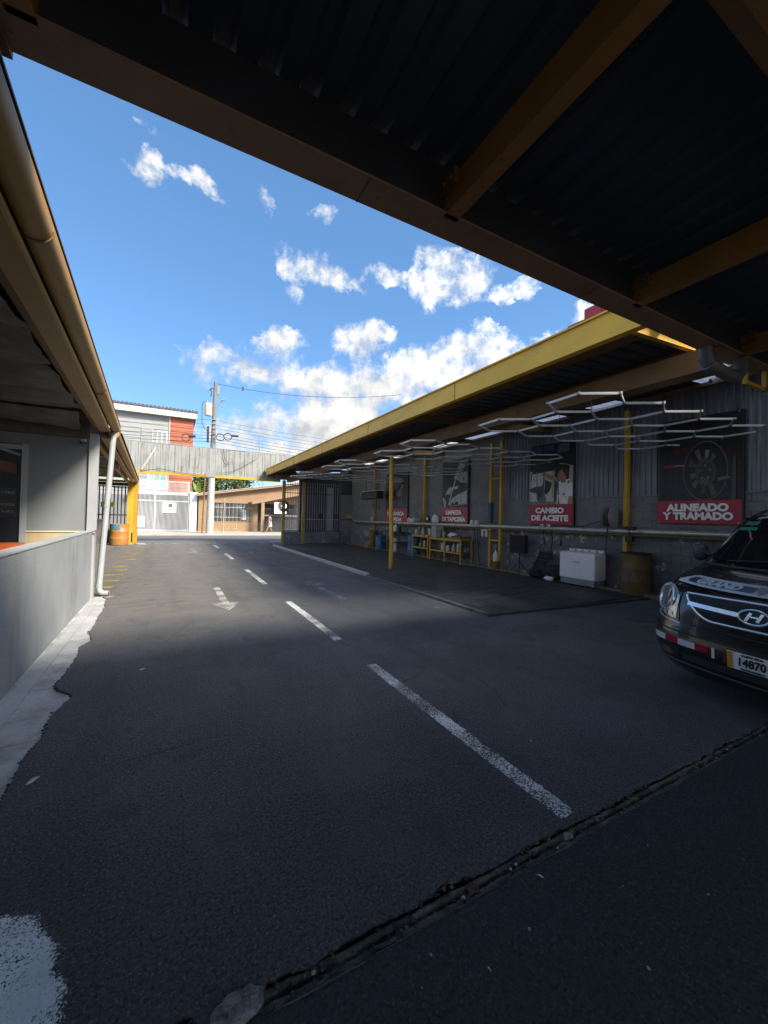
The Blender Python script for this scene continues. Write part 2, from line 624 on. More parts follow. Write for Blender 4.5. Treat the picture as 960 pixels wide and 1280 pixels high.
PAINT = worn_paint('worn_white_marking', (0.74, 0.74, 0.72), 95, 0.12)
PAINTF = worn_paint('faded_white_marking', (0.50, 0.50, 0.48), 60, -0.04)
PAINTA = worn_paint('arrow_white_marking', (0.50, 0.49, 0.46), 70, 0.06)
PYEL = worn_paint('worn_yellow_marking', (0.42, 0.31, 0.07), 50, 0.0)



def dusty_sunlit_lane(m, col):
    """paler asphalt on the sunlit left lane: dust, plus sunlight put into the colour, with ragged soft limits"""
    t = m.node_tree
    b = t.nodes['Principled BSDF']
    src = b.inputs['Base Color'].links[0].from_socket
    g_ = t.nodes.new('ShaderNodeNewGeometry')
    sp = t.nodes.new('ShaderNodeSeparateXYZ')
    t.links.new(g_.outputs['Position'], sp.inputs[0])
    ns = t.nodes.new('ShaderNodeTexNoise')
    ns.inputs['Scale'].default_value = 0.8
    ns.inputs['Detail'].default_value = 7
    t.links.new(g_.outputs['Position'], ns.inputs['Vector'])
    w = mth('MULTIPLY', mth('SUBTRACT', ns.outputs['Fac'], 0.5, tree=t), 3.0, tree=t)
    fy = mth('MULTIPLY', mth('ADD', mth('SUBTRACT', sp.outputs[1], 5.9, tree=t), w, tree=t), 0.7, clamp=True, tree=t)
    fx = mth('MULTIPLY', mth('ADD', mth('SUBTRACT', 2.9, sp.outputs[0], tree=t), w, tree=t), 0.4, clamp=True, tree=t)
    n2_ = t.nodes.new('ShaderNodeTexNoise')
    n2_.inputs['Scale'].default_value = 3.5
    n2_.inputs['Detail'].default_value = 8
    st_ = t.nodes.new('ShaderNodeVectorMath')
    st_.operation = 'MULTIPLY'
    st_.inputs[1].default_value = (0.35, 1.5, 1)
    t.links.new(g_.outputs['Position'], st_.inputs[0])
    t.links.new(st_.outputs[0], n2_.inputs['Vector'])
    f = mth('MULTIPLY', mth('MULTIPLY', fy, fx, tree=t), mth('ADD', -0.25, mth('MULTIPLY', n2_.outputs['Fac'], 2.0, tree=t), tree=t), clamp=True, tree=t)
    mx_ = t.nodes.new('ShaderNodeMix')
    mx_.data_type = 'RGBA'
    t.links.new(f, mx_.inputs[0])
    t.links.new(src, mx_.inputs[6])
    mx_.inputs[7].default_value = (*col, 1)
    # tyre lanes and old oil drips: long dark streaks along the way of travel, and blots
    sv = t.nodes.new('ShaderNodeVectorMath')
    sv.operation = 'MULTIPLY'
    sv.inputs[1].default_value = (1.5, 0.13, 1)
    t.links.new(g_.outputs['Position'], sv.inputs[0])
    tn = t.nodes.new('ShaderNodeTexNoise')
    tn.inputs['Scale'].default_value = 1.3
    tn.inputs['Detail'].default_value = 6
    t.links.new(sv.outputs[0], tn.inputs['Vector'])
    on = t.nodes.new('ShaderNodeTexNoise')
    on.inputs['Scale'].default_value = 2.6
    on.inputs['Detail'].default_value = 5
    t.links.new(g_.outputs['Position'], on.inputs['Vector'])
    ta = mth('MULTIPLY', mth('SUBTRACT', tn.outputs['Fac'], 0.50, tree=t), 5.0, clamp=True, tree=t)
    tb = mth('MULTIPLY', mth('SUBTRACT', on.outputs['Fac'], 0.60, tree=t), 14.0, clamp=True, tree=t)
    dk_ = mth('MAXIMUM', mth('MULTIPLY', ta, 0.38, tree=t), mth('MULTIPLY', tb, 0.5, tree=t), tree=t)
    m2 = t.nodes.new('ShaderNodeMix')
    m2.data_type = 'RGBA'
    m2.blend_type = 'MULTIPLY'
    t.links.new(dk_, m2.inputs[0])
    t.links.new(mx_.outputs[2], m2.inputs[6])
    m2.inputs[7].default_value = (0.40, 0.40, 0.43, 1)
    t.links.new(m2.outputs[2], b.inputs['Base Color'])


dusty_sunlit_lane(ASPH, (0.19, 0.178, 0.16))  # pale dust tint, with part of the sunlight baked into the colour
g = MB()
g.add([(-600, -600, -0.09), (600, -600, -0.09), (600, 900, -0.09), (-600, 900, -0.09)], [(0, 1, 2, 3)])
tag(g.build('ground', EARTH), kind='structure')

# street with kerbs and pavements
g = MB().box((-120, 24.55, -0.30), (120, 33.9, -0.055))
tag(g.build('street', ROADM), kind='structure')
g = MB().box((-120, 33.9, -0.3), (120, 39.2, 0.07)).box((-120, 33.72, -0.3), (120, 33.9, 0.08))
tag(g.build('far_pavement', PAVE), kind='structure')
g = MB().box((-30, 23.9, -0.3), (-1.2, 24.5, 0.02)).box((5.3, 23.9, -0.3), (30, 24.5, 0.05))
tag(g.build('near_pavement', PAVE), kind='structure')

# the yard: asphalt laid over a concrete apron, its left edge ragged, its front edge broken along the drain
EDGE = [(-0.80, 1.0), (-0.80, 2.2), (-0.83, 2.7), (-0.81, 3.01), (-0.81, 3.2), (-0.825, 3.47), (-0.78, 3.78), (-0.815, 4.06),
        (-0.735, 4.42), (-0.755, 4.47), (-0.87, 4.62), (-0.925, 4.75), (-0.92, 4.89), (-0.905, 5.25), (-0.90, 5.61), (-0.94, 5.99), (-0.86, 6.23),
        (-0.95, 6.66), (-0.94, 7.1), (-0.97, 7.61), (-0.96, 8.2), (-1.02, 8.7), (-1.04, 9.09), (-1.2, 9.42)]
front = []
x = -0.80
while x < 9.9:
    front.append((x, 1.442 - 0.003 * x + 0.030 * nz(x * 3.1) + 0.022 * nz(x * 11, 3) + 0.012 * nz(x * 37, 8) - (0.05 if 0.12 < x < 0.34 else 0)))
    x += 0.022
left = []
pts = [p for p in EDGE if p[1] > 1.5]
pts = [(-0.80, 1.47)] + pts
for (xa, ya), (xb, yb) in zip(pts, pts[1:]):
    n = max(1, int((yb - ya) / 0.03))
    for i in range(n):
        t = i / n
        y = ya + (yb - ya) * t
        left.append((xa + (xb - xa) * t + 0.010 * nz(y * 9, 5) + 0.008 * nz(y * 31, 9), y))
left.append((-1.2, 9.42))
outline = left[::-1] + front[1:] + [(9.9, 1.42), (9.9, 24.5), (-7, 24.5), (-7, 9.42)]
bm = bmesh.new()
vs = [bm.verts.new((px, py, 0)) for px, py in outline]
f = bm.faces.new(vs)
if f.normal.z < 0:
    f.normal_flip()
ex = bmesh.ops.extrude_face_region(bm, geom=[f])
for v in ex['geom']:
    if isinstance(v, bmesh.types.BMVert):
        v.co.z -= 0.045
bmesh.ops.triangulate(bm, faces=bm.faces[:])
bmesh.ops.recalc_face_normals(bm, faces=bm.faces)
me = bpy.data.meshes.new('yard_asphalt')
bm.to_mesh(me)
bm.free()
me.materials.append(ASPH)
yard = bpy.data.objects.new('yard_asphalt', me)
COL.objects.link(yard)
tag(yard, kind='structure')

# workshop slab under the near roof, its lip pale and chipped
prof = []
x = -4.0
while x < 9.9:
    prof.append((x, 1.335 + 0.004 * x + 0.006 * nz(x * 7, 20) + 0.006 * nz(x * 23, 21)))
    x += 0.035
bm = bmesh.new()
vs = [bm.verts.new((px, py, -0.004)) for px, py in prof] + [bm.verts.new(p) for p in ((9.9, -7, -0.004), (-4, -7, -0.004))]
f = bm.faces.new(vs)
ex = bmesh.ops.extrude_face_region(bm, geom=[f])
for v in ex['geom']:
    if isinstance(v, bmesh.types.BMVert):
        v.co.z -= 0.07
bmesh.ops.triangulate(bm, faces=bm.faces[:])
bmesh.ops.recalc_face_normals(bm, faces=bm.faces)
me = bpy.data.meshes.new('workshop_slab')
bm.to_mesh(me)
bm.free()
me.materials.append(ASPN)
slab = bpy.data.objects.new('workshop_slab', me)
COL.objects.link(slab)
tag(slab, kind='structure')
g = MB()
segs = [p for p in prof if -1 < p[0] < 6]
for (xa, ya), (xb, yb) in zip(segs, segs[1:]):
    w = 0.002 + 0.014 * max(0, nz(xa * 3, 31)) + 0.004 * nz(xa * 25, 5)
    g.add([(xa, ya - w, 0.0005), (xb, yb - w, 0.0005), (xb, yb + 0.001, 0.0005), (xa, ya + 0.001, 0.0005)], [(0, 1, 2, 3)])
g.build('slab_lip', M('pale_lip_concrete', (0.10, 0.10, 0.105), 0.9, 0.4, 14, bump=0.7), slab)


def chan(u, v):
    x = -1.0 + 10.9 * u
    y = 1.30 + 0.22 * v
    q = v + 0.05 * nz(x * 2.3, 40) + 0.03 * nz(x * 9, 41) - 0.012 * x * 0.18

    def bump_(c, w):
        return math.exp(-((q - c) / w) ** 4)
    z = -0.046 + 0.034 * bump_(0.50, 0.085 + 0.03 * nz(x * 4, 42)) + 0.034 * bump_(0.26, 0.13)
    z += 0.006 * nz(x * 14, y * 40) + 0.005 * nz(x * 40, y * 70, 4) + (0.008 * nz(x * 70, y * 90, 9) if q < 0.38 else 0)
    return (x, y, min(z, -0.002))


g = MB().grid(chan, 900, 22)
o = g.build('drain_channel', CNB, None, smooth=True, angle=80)
tag(o, kind='structure')
# loose lumps in and along the channel
g = MB()


def lump(mb, c, r, mi=0, flat=0.6):
    vs, fs = [], []
    for i, lat in enumerate((-0.9, -0.3, 0.4, 0.95)):
        for j in range(6):
            t = 2 * math.pi * j / 6 + i
            rr = r * math.sqrt(max(0.05, 1 - lat * lat)) * random.uniform(0.75, 1.2)
            vs.append((c[0] + rr * math.cos(t), c[1] + rr * math.sin(t), c[2] + lat * r * flat))
    for i in range(3):
        for j in range(6):
            fs.append((i * 6 + j, i * 6 + (j + 1) % 6, i * 6 + 6 + (j + 1) % 6, i * 6 + 6 + j))
    fs += [(5, 4, 3, 2, 1, 0), (18, 19, 20, 21, 22, 23)]
    mb.add(vs, fs, mi)


for k in range(200):
    x = random.uniform(-0.6, 5.2)
    y = random.choice((random.gauss(1.385, 0.022), random.gauss(1.36, 0.015)))
    r = random.uniform(0.003, 0.010)
    lump(g, (x, y, -0.014 + r * 0.4), r, random.choice((0, 0, 0, 0, 0, 1)))
crumbs = MB()
for k in range(620):                          # asphalt crumbling off along the joint
    x = random.uniform(-0.5, 6.5)
    if random.random() < 0.6:
        y = 1.447 - 0.003 * x + 0.030 * nz(x * 3.1) + 0.022 * nz(x * 11, 3) + random.gauss(-0.006, 0.014)
        z = -0.016 + 0.010 * random.random()
    else:
        y = 1.345 + 0.004 * x + random.gauss(0.012, 0.014)
        z = -0.018
    lump(crumbs, (x, y, z), random.uniform(0.003, 0.012), random.choice((0, 0, 1)))
for k in range(300):                          # and along the ragged edge by the parapet
    (xa, ya), (xb, yb) = random.choice(list(zip(EDGE[1:], EDGE[2:])))
    t_ = random.random()
    lump(crumbs, (xa + (xb - xa) * t_ + random.gauss(-0.004, 0.010), ya + (yb - ya) * t_, -0.014 + 0.012 * random.random()), random.uniform(0.003, 0.012), 0)
tag(crumbs.build('asphalt_crumbs', [M('crumb_asphalt', (0.045, 0.047, 0.053), 0.95, 0.4, 20, spec=0.15), CNB]), 'dark crumbs of asphalt along both lips of the drain joint', kind='stuff')
for k in range(60):
    x = random.uniform(-0.7, 6)
    y = random.uniform(1.6, 8)
    r = random.uniform(0.003, 0.008)
    lump(g, (x, y, r * 0.4), r, random.choice((0, 1)))
for k in range(26):
    x = random.uniform(0.6, 4)
    y = random.uniform(0.3, 1.3)
    r = random.uniform(0.003, 0.007)
    lump(g, (x, y, r * 0.4), r, random.choice((0, 1)))
o = g.build('gravel', [CNB, CON])
tag(o, 'scattered gravel and chips lying in and beside the broken drain joint', kind='stuff')


def chunk(name, poly, z, th, label, mat):
    mb = MB()
    pp = []
    for (xa, ya), (xb, yb) in zip(poly, poly[1:] + poly[:1]):
        for k in range(4):
            t = k / 4
            x, y = xa + (xb - xa) * t, ya + (yb - ya) * t
            pp.append((x + 0.010 * nz(x * 45, y * 45), y + 0.010 * nz(x * 45, y * 45, 6)))
    n = len(pp)
    cx = sum(p[0] for p in pp) / n
    cy = sum(p[1] for p in pp) / n
    lv = ((1.06, -th), (1.0, -0.014), (0.96, -0.005), (0.85, 0.0), (0.65, 0.002), (0.4, 0.002), (0.15, 0.001))
    for k, (sc, dz) in enumerate(lv):
        for px, py in pp:
            x, y = cx + (px - cx) * sc, cy + (py - cy) * sc
            mb.v.append((x, y, z + dz + (0.007 * nz(x * 26, y * 26, 1) + 0.003 * nz(x * 80, y * 80, 2) if k > 1 else 0)))
    for k in range(len(lv) - 1):
        for j in range(n):
            mb.f.append((k * n + j, k * n + (j + 1) % n, (k + 1) * n + (j + 1) % n, (k + 1) * n + j))
            mb.m.append(0)
    mb.f.append(tuple((len(lv) - 1) * n + j for j in range(n)))
    mb.m.append(0)
    return tag(mb.build(name, mat, None, smooth=True, angle=35), label, 'rubble')


chunk('concrete_chunk', [(0.13, 1.35), (0.19, 1.335), (0.26, 1.352), (0.315, 1.375), (0.335, 1.42), (0.31, 1.45), (0.255, 1.462), (0.20, 1.452), (0.15, 1.42)], 0.004, 0.05,
      'larger pale grey concrete lump bedded in the drain joint, tapering to the right', M('chunk_concrete', (0.30, 0.295, 0.275), 0.9, 0.3, 14, grain=0.3, gscale=150, bump=1.0, bscale=70, bdist=0.02, stain=(0.07, 0.065, 0.055), sstr=0.8, sscale=18, slo=0.5, shi=0.62))
chunk('concrete_chunk', [(-0.02, 1.33), (0.05, 1.322), (0.105, 1.335), (0.118, 1.385), (0.09, 1.42), (0.03, 1.43), (-0.03, 1.40)], 0.003, 0.05,
      'smaller pale grey concrete lump at the left end of the drain joint', M('chunk_concrete', (0.2, 0.2, 0.19)))
chunk('concrete_chunk', [(1.86, 1.375), (1.90, 1.365), (1.925, 1.38), (1.92, 1.405), (1.88, 1.41)], -0.002, 0.04,
      'grey stone in the drain joint just below the nearest lane line', M('chunk_concrete', (0.2, 0.2, 0.19)))
chunk('concrete_chunk', [(1.20, 1.365), (1.25, 1.36), (1.275, 1.385), (1.25, 1.41), (1.21, 1.40)], -0.004, 0.04,
      'dark reddish stone in the middle of the drain joint', M('dull_red_stone', (0.07, 0.035, 0.03), 0.9, 0.3, 20))

# concrete apron along the parapet with its skirting step
g = MB().box((-1.45, -1.5, -0.2), (-0.55, 9.40, -0.018))
apron = g.build('concrete_apron', CON)
tag(apron, kind='structure')
g = MB().bar((-1.115, -1.5, -0.009), (-1.20, 9.3, -0.009), 0.13, 0.022)
g.build('skirting_step', M('skirting_concrete', (0.37, 0.38, 0.385), 0.85, 0.16, 3, bump=0.4, stain=(0.2, 0.2, 0.2), sstr=0.6, sscale=5), apron)
g = MB()
for k in range(9):
    y = 0.6 + k * 1.03
    g.add([(-1.06, y, -0.0165), (-0.8, y + 0.02, -0.0165), (-0.8, y + 0.026, -0.0165), (-1.06, y + 0.006, -0.0165)], [(0, 1, 2, 3)])
g.build('apron_crack', M('crack_dirt', (0.10, 0.10, 0.10)), apron)


# painted markings
def ragged(mb, pts, z=0.004, step=0.03, amp=0.006, seed=0):
    out = []
    n = len(pts)
    for i in range(n):
        (xa, ya), (xb, yb) = pts[i], pts[(i + 1) % n]
        d = math.hypot(xb - xa, yb - ya)
        k = max(1, int(d / step))
        for j in range(k):
            t = j / k
            x, y = xa + (xb - xa) * t, ya + (yb - ya) * t
            out.append((x + amp * nz(x * 40, y * 40, seed), y + amp * nz(x * 40, y * 40, seed + 7), z))
    mb.add(out, [tuple(range(len(out)))])


def marking(name, polys, mat, amp=0.006, step=0.03, z=0.004, label=None):
    mb = MB()
    for i, p in enumerate(polys):
        ragged(mb, p, z, step, amp, i * 3.3)
    o = mb.build(name, mat, yard)
    if label:
        o['label'] = label
    return o


for y0, y1, w in ((1.475, 3.98, 0.10), (4.96, 7.57, 0.095), (9.67, 12.42, 0.10), (15.41, 17.69, 0.10), (20.6, 22.6, 0.10)):
    marking('lane_dash', [[(2.0 - w / 2, y0), (2.02 + w / 2, y0), (2.02 + w / 2, y1), (2.0 - w / 2, y1)]], PAINT, 0.016, 0.012)


def arrow(x, y0, y1, dirn, mat, hl=0.75, hw=0.30, sw=0.085, lab=None):
    """arrow lying along Y from y0 to y1; dirn -1 points towards the camera"""
    if dirn < 0:
        tip, neck, tail = y0, y0 + hl, y1
    else:
        tip, neck, tail = y1, y1 - hl, y0
    marking('lane_arrow', [[(x - sw, tail), (x + sw, tail), (x + sw, neck), (x + hw, neck), (x, tip), (x - hw, neck), (x - sw, neck)]], mat, 0.012, label=lab)


arrow(0.92, 7.25, 9.65, -1, PAINTA, 0.62, 0.25, 0.065, 'white lane arrow pointing towards the workshop')
arrow(3.07, 7.3, 9.75, 1, PAINTF, 0.6, 0.24, 0.07, 'faded lane arrow pointing towards the street')
arrow(0.86, 17.9, 20.4, -1, PAINTF, 0.9, 0.30, 0.09)
marking('paint_remnant', [[(4.35, 6.02), (4.72, 5.98), (4.76, 6.10), (4.40, 6.16)]], PAINTF, 0.02)
marking('paint_remnant', [[(3.0, 17.6), (3.1, 17.5), (3.2, 18.4), (3.05, 18.5)]], PAINTF, 0.02)
PATCH = [(-1.0, 1.40), (-0.30, 1.40), (-0.27, 1.60), (-0.285, 1.72), (-0.33, 1.80), (-0.345, 1.93), (-0.40, 2.02), (-0.43, 2.10), (-0.5, 2.13), (-0.58, 2.155), (-0.66, 2.16), (-1.0, 2.2)]


def edge_dist(x, y, poly):
    ins, best = False, 9
    for (xa, ya), (xb, yb) in zip(poly, poly[1:] + poly[:1]):
        if (ya > y) != (yb > y) and x < (xb - xa) * (y - ya) / (yb - ya) + xa:
            ins = not ins
        dx, dy = xb - xa, yb - ya
        t = max(0, min(1, ((x - xa) * dx + (y - ya) * dy) / (dx * dx + dy * dy)))
        best = min(best, math.hypot(x - xa - dx * t, y - ya - dy * t))
    return best if ins else -best


mb = MB().grid(lambda u, v: (-0.79 + 0.62 * u, 1.50 + 0.78 * v, 0.004), 62, 78)
o = mb.build('paint_patch', worn_paint('patch_white_marking', (0.88, 0.88, 0.87), 100, 0.0, 'cover'), yard)
at = o.data.attributes.new('cover', 'FLOAT', 'POINT')
at.data.foreach_set('value', [max(-1.6, min(0.34, edge_dist(v.co.x, v.co.y, PATCH) * 14)) for v in o.data.vertices])
o['label'] = 'broad worn white paint patch beside the drain'
for k in range(13):
    y = 10.2 + k * 0.98
    marking('walkway_bar', [[(-1.52 - 0.006 * k, y), (-1.08, y + 0.08), (-1.08, y + 0.40), (-1.52 - 0.006 * k, y + 0.32)]], PYEL, 0.02, 0.06)
for k in range(3):
    x = -3.0 + k * 0.75
    marking('walkway_bar', [[(x, 22.6), (x + 0.32, 22.6), (x + 0.42, 23.6), (x + 0.1, 23.6)]], PAINTF, 0.03, 0.08, label='faded white bar before the barrel')
mk = [[(-1.9 + 0.28 * k, 23.95), (-1.9 + 0.28 * k + 0.2, 23.95), (-1.9 + 0.28 * k + 0.2, 24.4), (-1.9 + 0.28 * k, 24.4)] for k in range(26)]
o = marking('threshold_line', mk, PAINTF, 0.03, 0.1)

# hairline cracks
for k, (x, y, a, n_) in enumerate(((-0.3, 5.2, 1.1, 40), (1.3, 3.2, 0.3, 34), (3.2, 4.6, 2.2, 46), (0.4, 11.0, 0.1, 40), (2.7, 2.4, 1.7, 26), (-0.5, 2.9, 0.6, 24))):
    mb = MB()
    p = (x, y)
    for i in range(n_):
        a += 0.35 * nz(i * 0.6, k * 3.1)
        q = (p[0] + 0.05 * math.cos(a) + 0.01 * nz(i * 2.0, k), p[1] + 0.05 * math.sin(a))
        w = 0.0022 * (1 - abs(2 * i / n_ - 1)) + 0.0006
        nx_, ny_ = -math.sin(a) * w, math.cos(a) * w
        mb.add([(p[0] - nx_, p[1] - ny_, 0.002), (q[0] - nx_, q[1] - ny_, 0.002), (q[0] + nx_, q[1] + ny_, 0.002), (p[0] + nx_, p[1] + ny_, 0.002)], [(0, 1, 2, 3)])
        p = q
    mb.build('crack', M('crack_black', (0.012, 0.012, 0.013), 0.9), yard)

# leaves and litter on the asphalt
def leaf(x, y, rot, l, col, label):
    mb = MB()
    c, s = math.cos(rot), math.sin(rot)
    ps = [(-l, 0, 0.004), (-l * 0.4, l * 0.28, 0.009), (l * 0.4, l * 0.3, 0.012), (l, 0, 0.006), (l * 0.4, -l * 0.26, 0.006), (-l * 0.4, -l * 0.3, 0.004), (0, 0, 0.016)]
    mb.add([(x + a * c - b * s, y + a * s + b * c, z) for a, b, z in ps], [(i, (i + 1) % 6, 6) for i in range(6)])
    tag(mb.build('dry_leaf', M('dry_leaf_' + str(col), col, 0.8, 0.2, 60)), label, 'leaf')


leaf(-0.70, 3.13, 0.9, 0.045, (0.42, 0.38, 0.33), 'pale dry leaf on the asphalt beside the ragged concrete edge')
leaf(-0.23, 4.85, 0.2, 0.035, (0.5, 0.48, 0.45), 'small whitish leaf flake alone in the middle of the left lane')
leaf(1.55, 1.28, 2.2, 0.022, (0.40, 0.38, 0.36), 'tiny pale curled leaf on the dark slab just below the drain joint')
leaf(1.07, 1.10, 1.9, 0.012, (0.45, 0.44, 0.42), 'tiny whitish chip on the dark slab nearest the camera')
leaf(2.42, 2.1, 0.5, 0.02, (0.42, 0.38, 0.32), 'small tan leaf to the right of the nearest lane line')
leaf(-1.02, 9.2, 0.3, 0.09, (0.36, 0.27, 0.18), 'brown dead leaf lying in front of the downpipe mouth')

# service bay: raised oily slab with a grooved face, edge strip, white kerb
bay = MB().box((4.90, 5.16, -0.2), (9.9, 22.55, 0.022)).build('bay_floor', BAYM)
tag(bay, kind='structure')
g = MB()
for k in range(46):                           # grooves scored across the slab
    y = 5.6 + k * 0.38
    g.bar((4.98, y, 0.0235), (9.3, y + 1.1, 0.0235), 0.022, 0.003)
g.build('floor_ridge', M('ridge_concrete', (0.030, 0.031, 0.036), 0.7, 0.3, 2), bay)
EDG = M('bay_edge_concrete', (0.11, 0.11, 0.115), 0.8, 0.3, 4, bump=0.5, stain=(0.04, 0.04, 0.042), sstr=0.8, sscale=3)
MB().bar((4.86, 5.18, 0.015), (4.86, 10.0, 0.015), 0.09, 0.05).build('edge_strip', EDG, bay)
MB().bar((4.815, 5.16, 0.013), (9.25, 4.92, 0.013), 0.06, 0.05).build('edge_strip', M('bay_edge_dark', (0.05, 0.05, 0.055), 0.7, 0.3, 4), bay)
MB().bar((9.42, 4.2, 0.04), (9.42, 22.4, 0.04), 0.07, 0.09).build('edge_strip', M('bay_edge_ochre', (0.16, 0.135, 0.08), 0.8, 0.3, 3, bump=0.4, stain=(0.05, 0.05, 0.05), sstr=0.8, sscale=2), bay)
k = MB().bar((4.88, 10.0, 0.04), (4.80, 21.3, 0.04), 0.10, 0.11).build('kerb', M('kerb_white_paint', (0.42, 0.415, 0.39), 0.75, 0.12, 3, bump=0.4, stain=(0.2, 0.2, 0.19), sstr=0.7, sscale=4), bay, bevel=0.012)
k['label'] = 'white painted kerb'
g = MB()
for i in range(22):
    lump(g, (4.3 + random.uniform(-0.15, 0.35), 12 + i * 0.28, 0.0), random.uniform(0.02, 0.09), 0, 0.25)
g.build('broken_patch', CNB, yard)['kind'] = 'stuff'
# oil patches near the van
for px, py, rx, ry in ((6.2, 3.4, 0.9, 0.35), (7.6, 3.9, 0.7, 0.3), (5.0, 4.3, 0.5, 0.18)):
    poly = [(px + rx * math.cos(t) * (1 + 0.3 * nz(t, px)), py + ry * math.sin(t) * (1 + 0.3 * nz(t, py))) for t in [i * math.pi / 16 for i in range(32)]]
    mb = MB()
    mb.add([(a, b, 0.003) for a, b in poly], [tuple(range(32))])
    mb.build('damp_patch', M('damp_asphalt', (0.075, 0.08, 0.088), 0.5, 0.3, 3, bump=0.3, stain=(0.04, 0.042, 0.05), sstr=0.8, sscale=5), yard)

# ================================================================ RIGHT BOUNDARY WALL
WX = 9.9
wall = thing('boundary_wall', (WX, 8, 0), 'long dark grey block wall with ribbed metal sheets above, behind the service bay', 'wall')
MB().box((WX + 0.015, -7, -0.1), (WX + 0.2, 23.6, 4.9)).build('wall_core', PEEL, wall)
BH, BW = 0.194, 0.40
bmesh_block = MB().box((0, 0.003, 0.003), (0.032, BW - 0.003, BH - 0.003)).build('brick_proto', BLK, None, bevel=0)
bmesh_block.data.name = 'brick'
n_b = 0
rest = MB()
rest_hi = MB()
for row in range(12):
    z = 0.0 + row * BH
    y = -2.0 - (BW / 2 if row % 2 else 0)
    while y < 13:
        near = 3.0 <= y <= 12.6 and row >= 7
        dx = -0.016 + 0.004 * nz(y * 3, row)
        if near and n_b < 300 and True:
            b = inst(bmesh_block, 'brick', None, (WX + dx, y, z))
            attach_loc = b.location.copy()
            b.parent = wall
            b.location = attach_loc - Vector(wall.location)
            n_b += 1
        else:
            (rest if row < 7 else rest_hi).box((WX + dx, y + 0.003, z + 0.003), (WX + dx + 0.032, y + BW - 0.003, z + BH - 0.003))
        y += BW
o = rest.build('brickwork', PEEL, wall)
o['kind'] = 'stuff'
rest_hi.build('brickwork', BLK, wall)['kind'] = 'stuff'
bpy.data.objects.remove(bmesh_block)
# plastered, painted stretch further along, peeling low down
MB().box((WX - 0.02, 13.0, -0.1), (WX + 0.01, 23.4, 1.30)).build('painted_render', PEEL, wall)
MB().box((WX - 0.022, 13.0, 1.302), (WX + 0.01, 23.4, 2.31)).build('painted_render', GRY, wall)
MB().box((WX - 0.03, 9.95, 2.325), (WX + 0.1, 23.4, 4.75)).build('upper_panel', M('upper_wall_paint', (0.20, 0.20, 0.20), 0.8, 0.15, 0.8, bump=0.2, stain=(0.08, 0.08, 0.08), sstr=0.5, sscale=1.2), wall)


def ribs(w, pitch=0.13, dep=0.032):
    """trapezoidal rib profile: (along, depth) pairs"""
    out = []
    n = int(round(w / pitch))
    for i in range(n):
        a = i * pitch
        out += [(a, 0), (a + pitch * 0.45, 0), (a + pitch * 0.58, dep), (a + pitch * 0.87, dep)]
    out.append((n * pitch, 0))
    return out


def rib_sheet(w, h, pitch=0.13, dep=0.032, th=0.004):
    """sheet in local frame: along +Y, up +Z, ribs towards -X"""
    p = ribs(w, pitch, dep)
    mb = MB()
    n = len(p)
    vs = [(-d, a, 0) for a, d in p] + [(-d, a, h) for a, d in p] + [(-d + th, a, 0) for a, d in p] + [(-d + th, a, h) for a, d in p]
    fs = []
    for i in range(n - 1):
        fs += [(i, i + 1, n + i + 1, n + i), (2 * n + i, 3 * n + i, 3 * n + i + 1, 2 * n + i + 1), (i, 2 * n + i, 2 * n + i + 1, i + 1), (n + i, n + i + 1, 3 * n + i + 1, 3 * n + i)]
    mb.add(vs, fs)
    return mb


sheet = rib_sheet(0.91, 2.42).build('metal_sheet', COR, None)
for k in range(16):
    y = -4.6 + k * 0.91
    c = sheet if k == 0 else bpy.data.objects.new('metal_sheet', sheet.data)
    if k:
        COL.objects.link(c)
    c.parent = wall
    c.location = Vector((WX - 0.02 + 0.004 * (k % 2), y, 2.34)) - Vector(wall.location)
MB().box((WX - 0.045, -7, 2.30), (WX + 0.0, 23.4, 2.345)).build('sheet_flashing', GRY, wall)

# banners ------------------------------------------------------------------
DK = M('print_black', (0.012, 0.012, 0.016), 0.45, 0.3, 3)
_pm = {}


def pc(c):
    if c not in _pm:
        _pm[c] = M('print_%d' % len(_pm), tuple(min(0.85, q * 1.35) for q in c), 0.45, 0.08, 8)
    return _pm[c]


